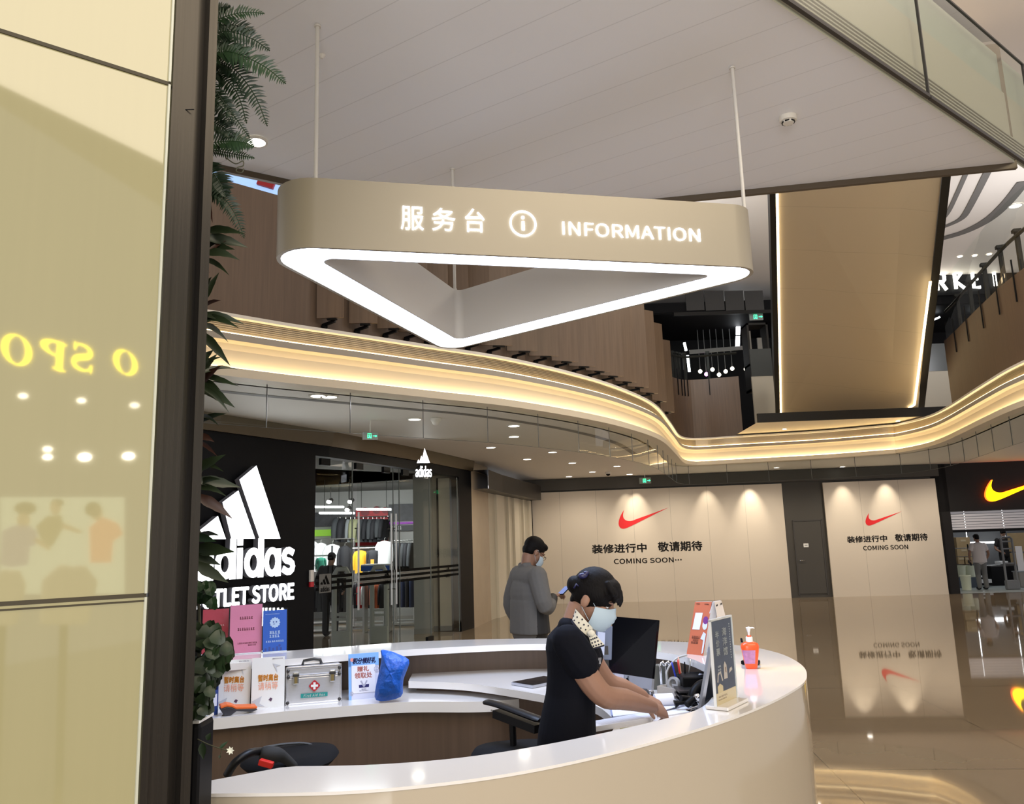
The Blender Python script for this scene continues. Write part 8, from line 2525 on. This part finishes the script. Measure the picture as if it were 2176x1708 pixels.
mb = MB(); rect(mb, Fp, -.034, -.072, .034, .072, .0052); mb.build('screen', glow('phone_screen', (.22, .30, .65), .45), tph)
hb = PY(1072, 1390, 7.2)
bgm = MB(); bgm.ell(T3(hb + V(0, 0, -.02)), (.085, .05, .10), nu=14, nv=10); bgm.ell(T3(hb + V(.01, 0, .07)), (.045, .035, .06), nu=12, nv=8)
sb = blend(bgm, 'shopping_bag', [mat('translucent_white_bag', (0.30, 0.27, 0.26), 0.4), mat('red_bag_print', (0.45, 0.03, 0.05), 0.5)], None, .008, 3, lambda c: 1 if c.z < hb.z - .01 else 0)
tag(sb, 'white and red plastic bag hanging from the man\'s lowered hand', 'bag')

pn = PZ(2090, 1252, 0.008)
RELAX = {-1: ((.0, -.29, 1.10), (.10, -.25, .90), (.6, .3, -.5), (.2, -.9, .1)), 1: ((.0, .29, 1.10), (.10, .25, .90), (.6, -.3, -.5), (.2, .9, .1))}
figure('man in a white t-shirt and grey trousers walking into the right shop, seen from behind', (pn.x, pn.y, 0.006), math.radians(88), 1.53, mat('white_tshirt', (0.66, 0.60, 0.58), 0.8), mat('grey_trousers', (0.17, 0.17, 0.165), 0.8), RELAX, head_tilt=.25, hem=.82, sleeve=.55, loose=.02)
pq_ = PY(2139, 1200, 25.4)
DOWN = {-1: ((.0, -.26, 1.10), (.16, -.16, .98), (.8, .5, -.2), (.1, -.2, .9)), 1: ((.0, .26, 1.10), (.16, .22, 1.0), (.9, -.3, -.2), (.1, .2, .9))}
figure('shop worker in black clothes behind the cash desk of the right shop', (pq_.x, 25.4, 0.006), math.radians(-100), 1.62, mat('black_tshirt', (0.014, 0.012, 0.012), 0.8), mat('black_trousers', (0.012, 0.012, 0.013), 0.8), DOWN, head_tilt=.35, sleeve=.6)
ps_ = PY(703, 1200, 16.3)
figure('shopper in dark clothes seen from behind inside the shop at left', (ps_.x, 16.3, 0), math.radians(80), 1.63, mat('black_tshirt', (0.014, 0.012, 0.012), 0.8), mat('black_trousers', (0.012, 0.012, 0.013), 0.8), RELAX, head_tilt=.3, sleeve=1.8, loose=.01)
# plastic wrapped folder propped behind the woman
q = PZ(1286, 1440, ZD)
mb = MB(); yq = 3.95
mb.slab(PY(1262, 1402, yq), PY(1300, 1402, yq), PY(1302, 1330, yq + .03), PY(1268, 1326, yq + .03), .02)
wr_ = thing('display_folder', 'blue grey clear plastic folder propped between the woman and the computer', 'folder', tuple(q))
mb.build('cover', mat('blue_grey_plastic', (0.13, 0.16, 0.24), 0.15, coat=.6), wr_, bevel=.004)
mb = MB(); mb.slab(PY(1268, 1392, yq - .012), PY(1284, 1392, yq - .012), PY(1286, 1344, yq + .01), PY(1270, 1342, yq + .01), .002); mb.build('sheet', mat('pale_blue_sheet', (0.50, 0.56, 0.74), 0.4), wr_)
mb = MB(); g0 = PY(1282, 1400, yq + .012); mb.bar(V(g0.x, g0.y, ZD), V(g0.x, g0.y, g0.z + .06), .05, .015); mb.build('prop', M_DARK, wr_)
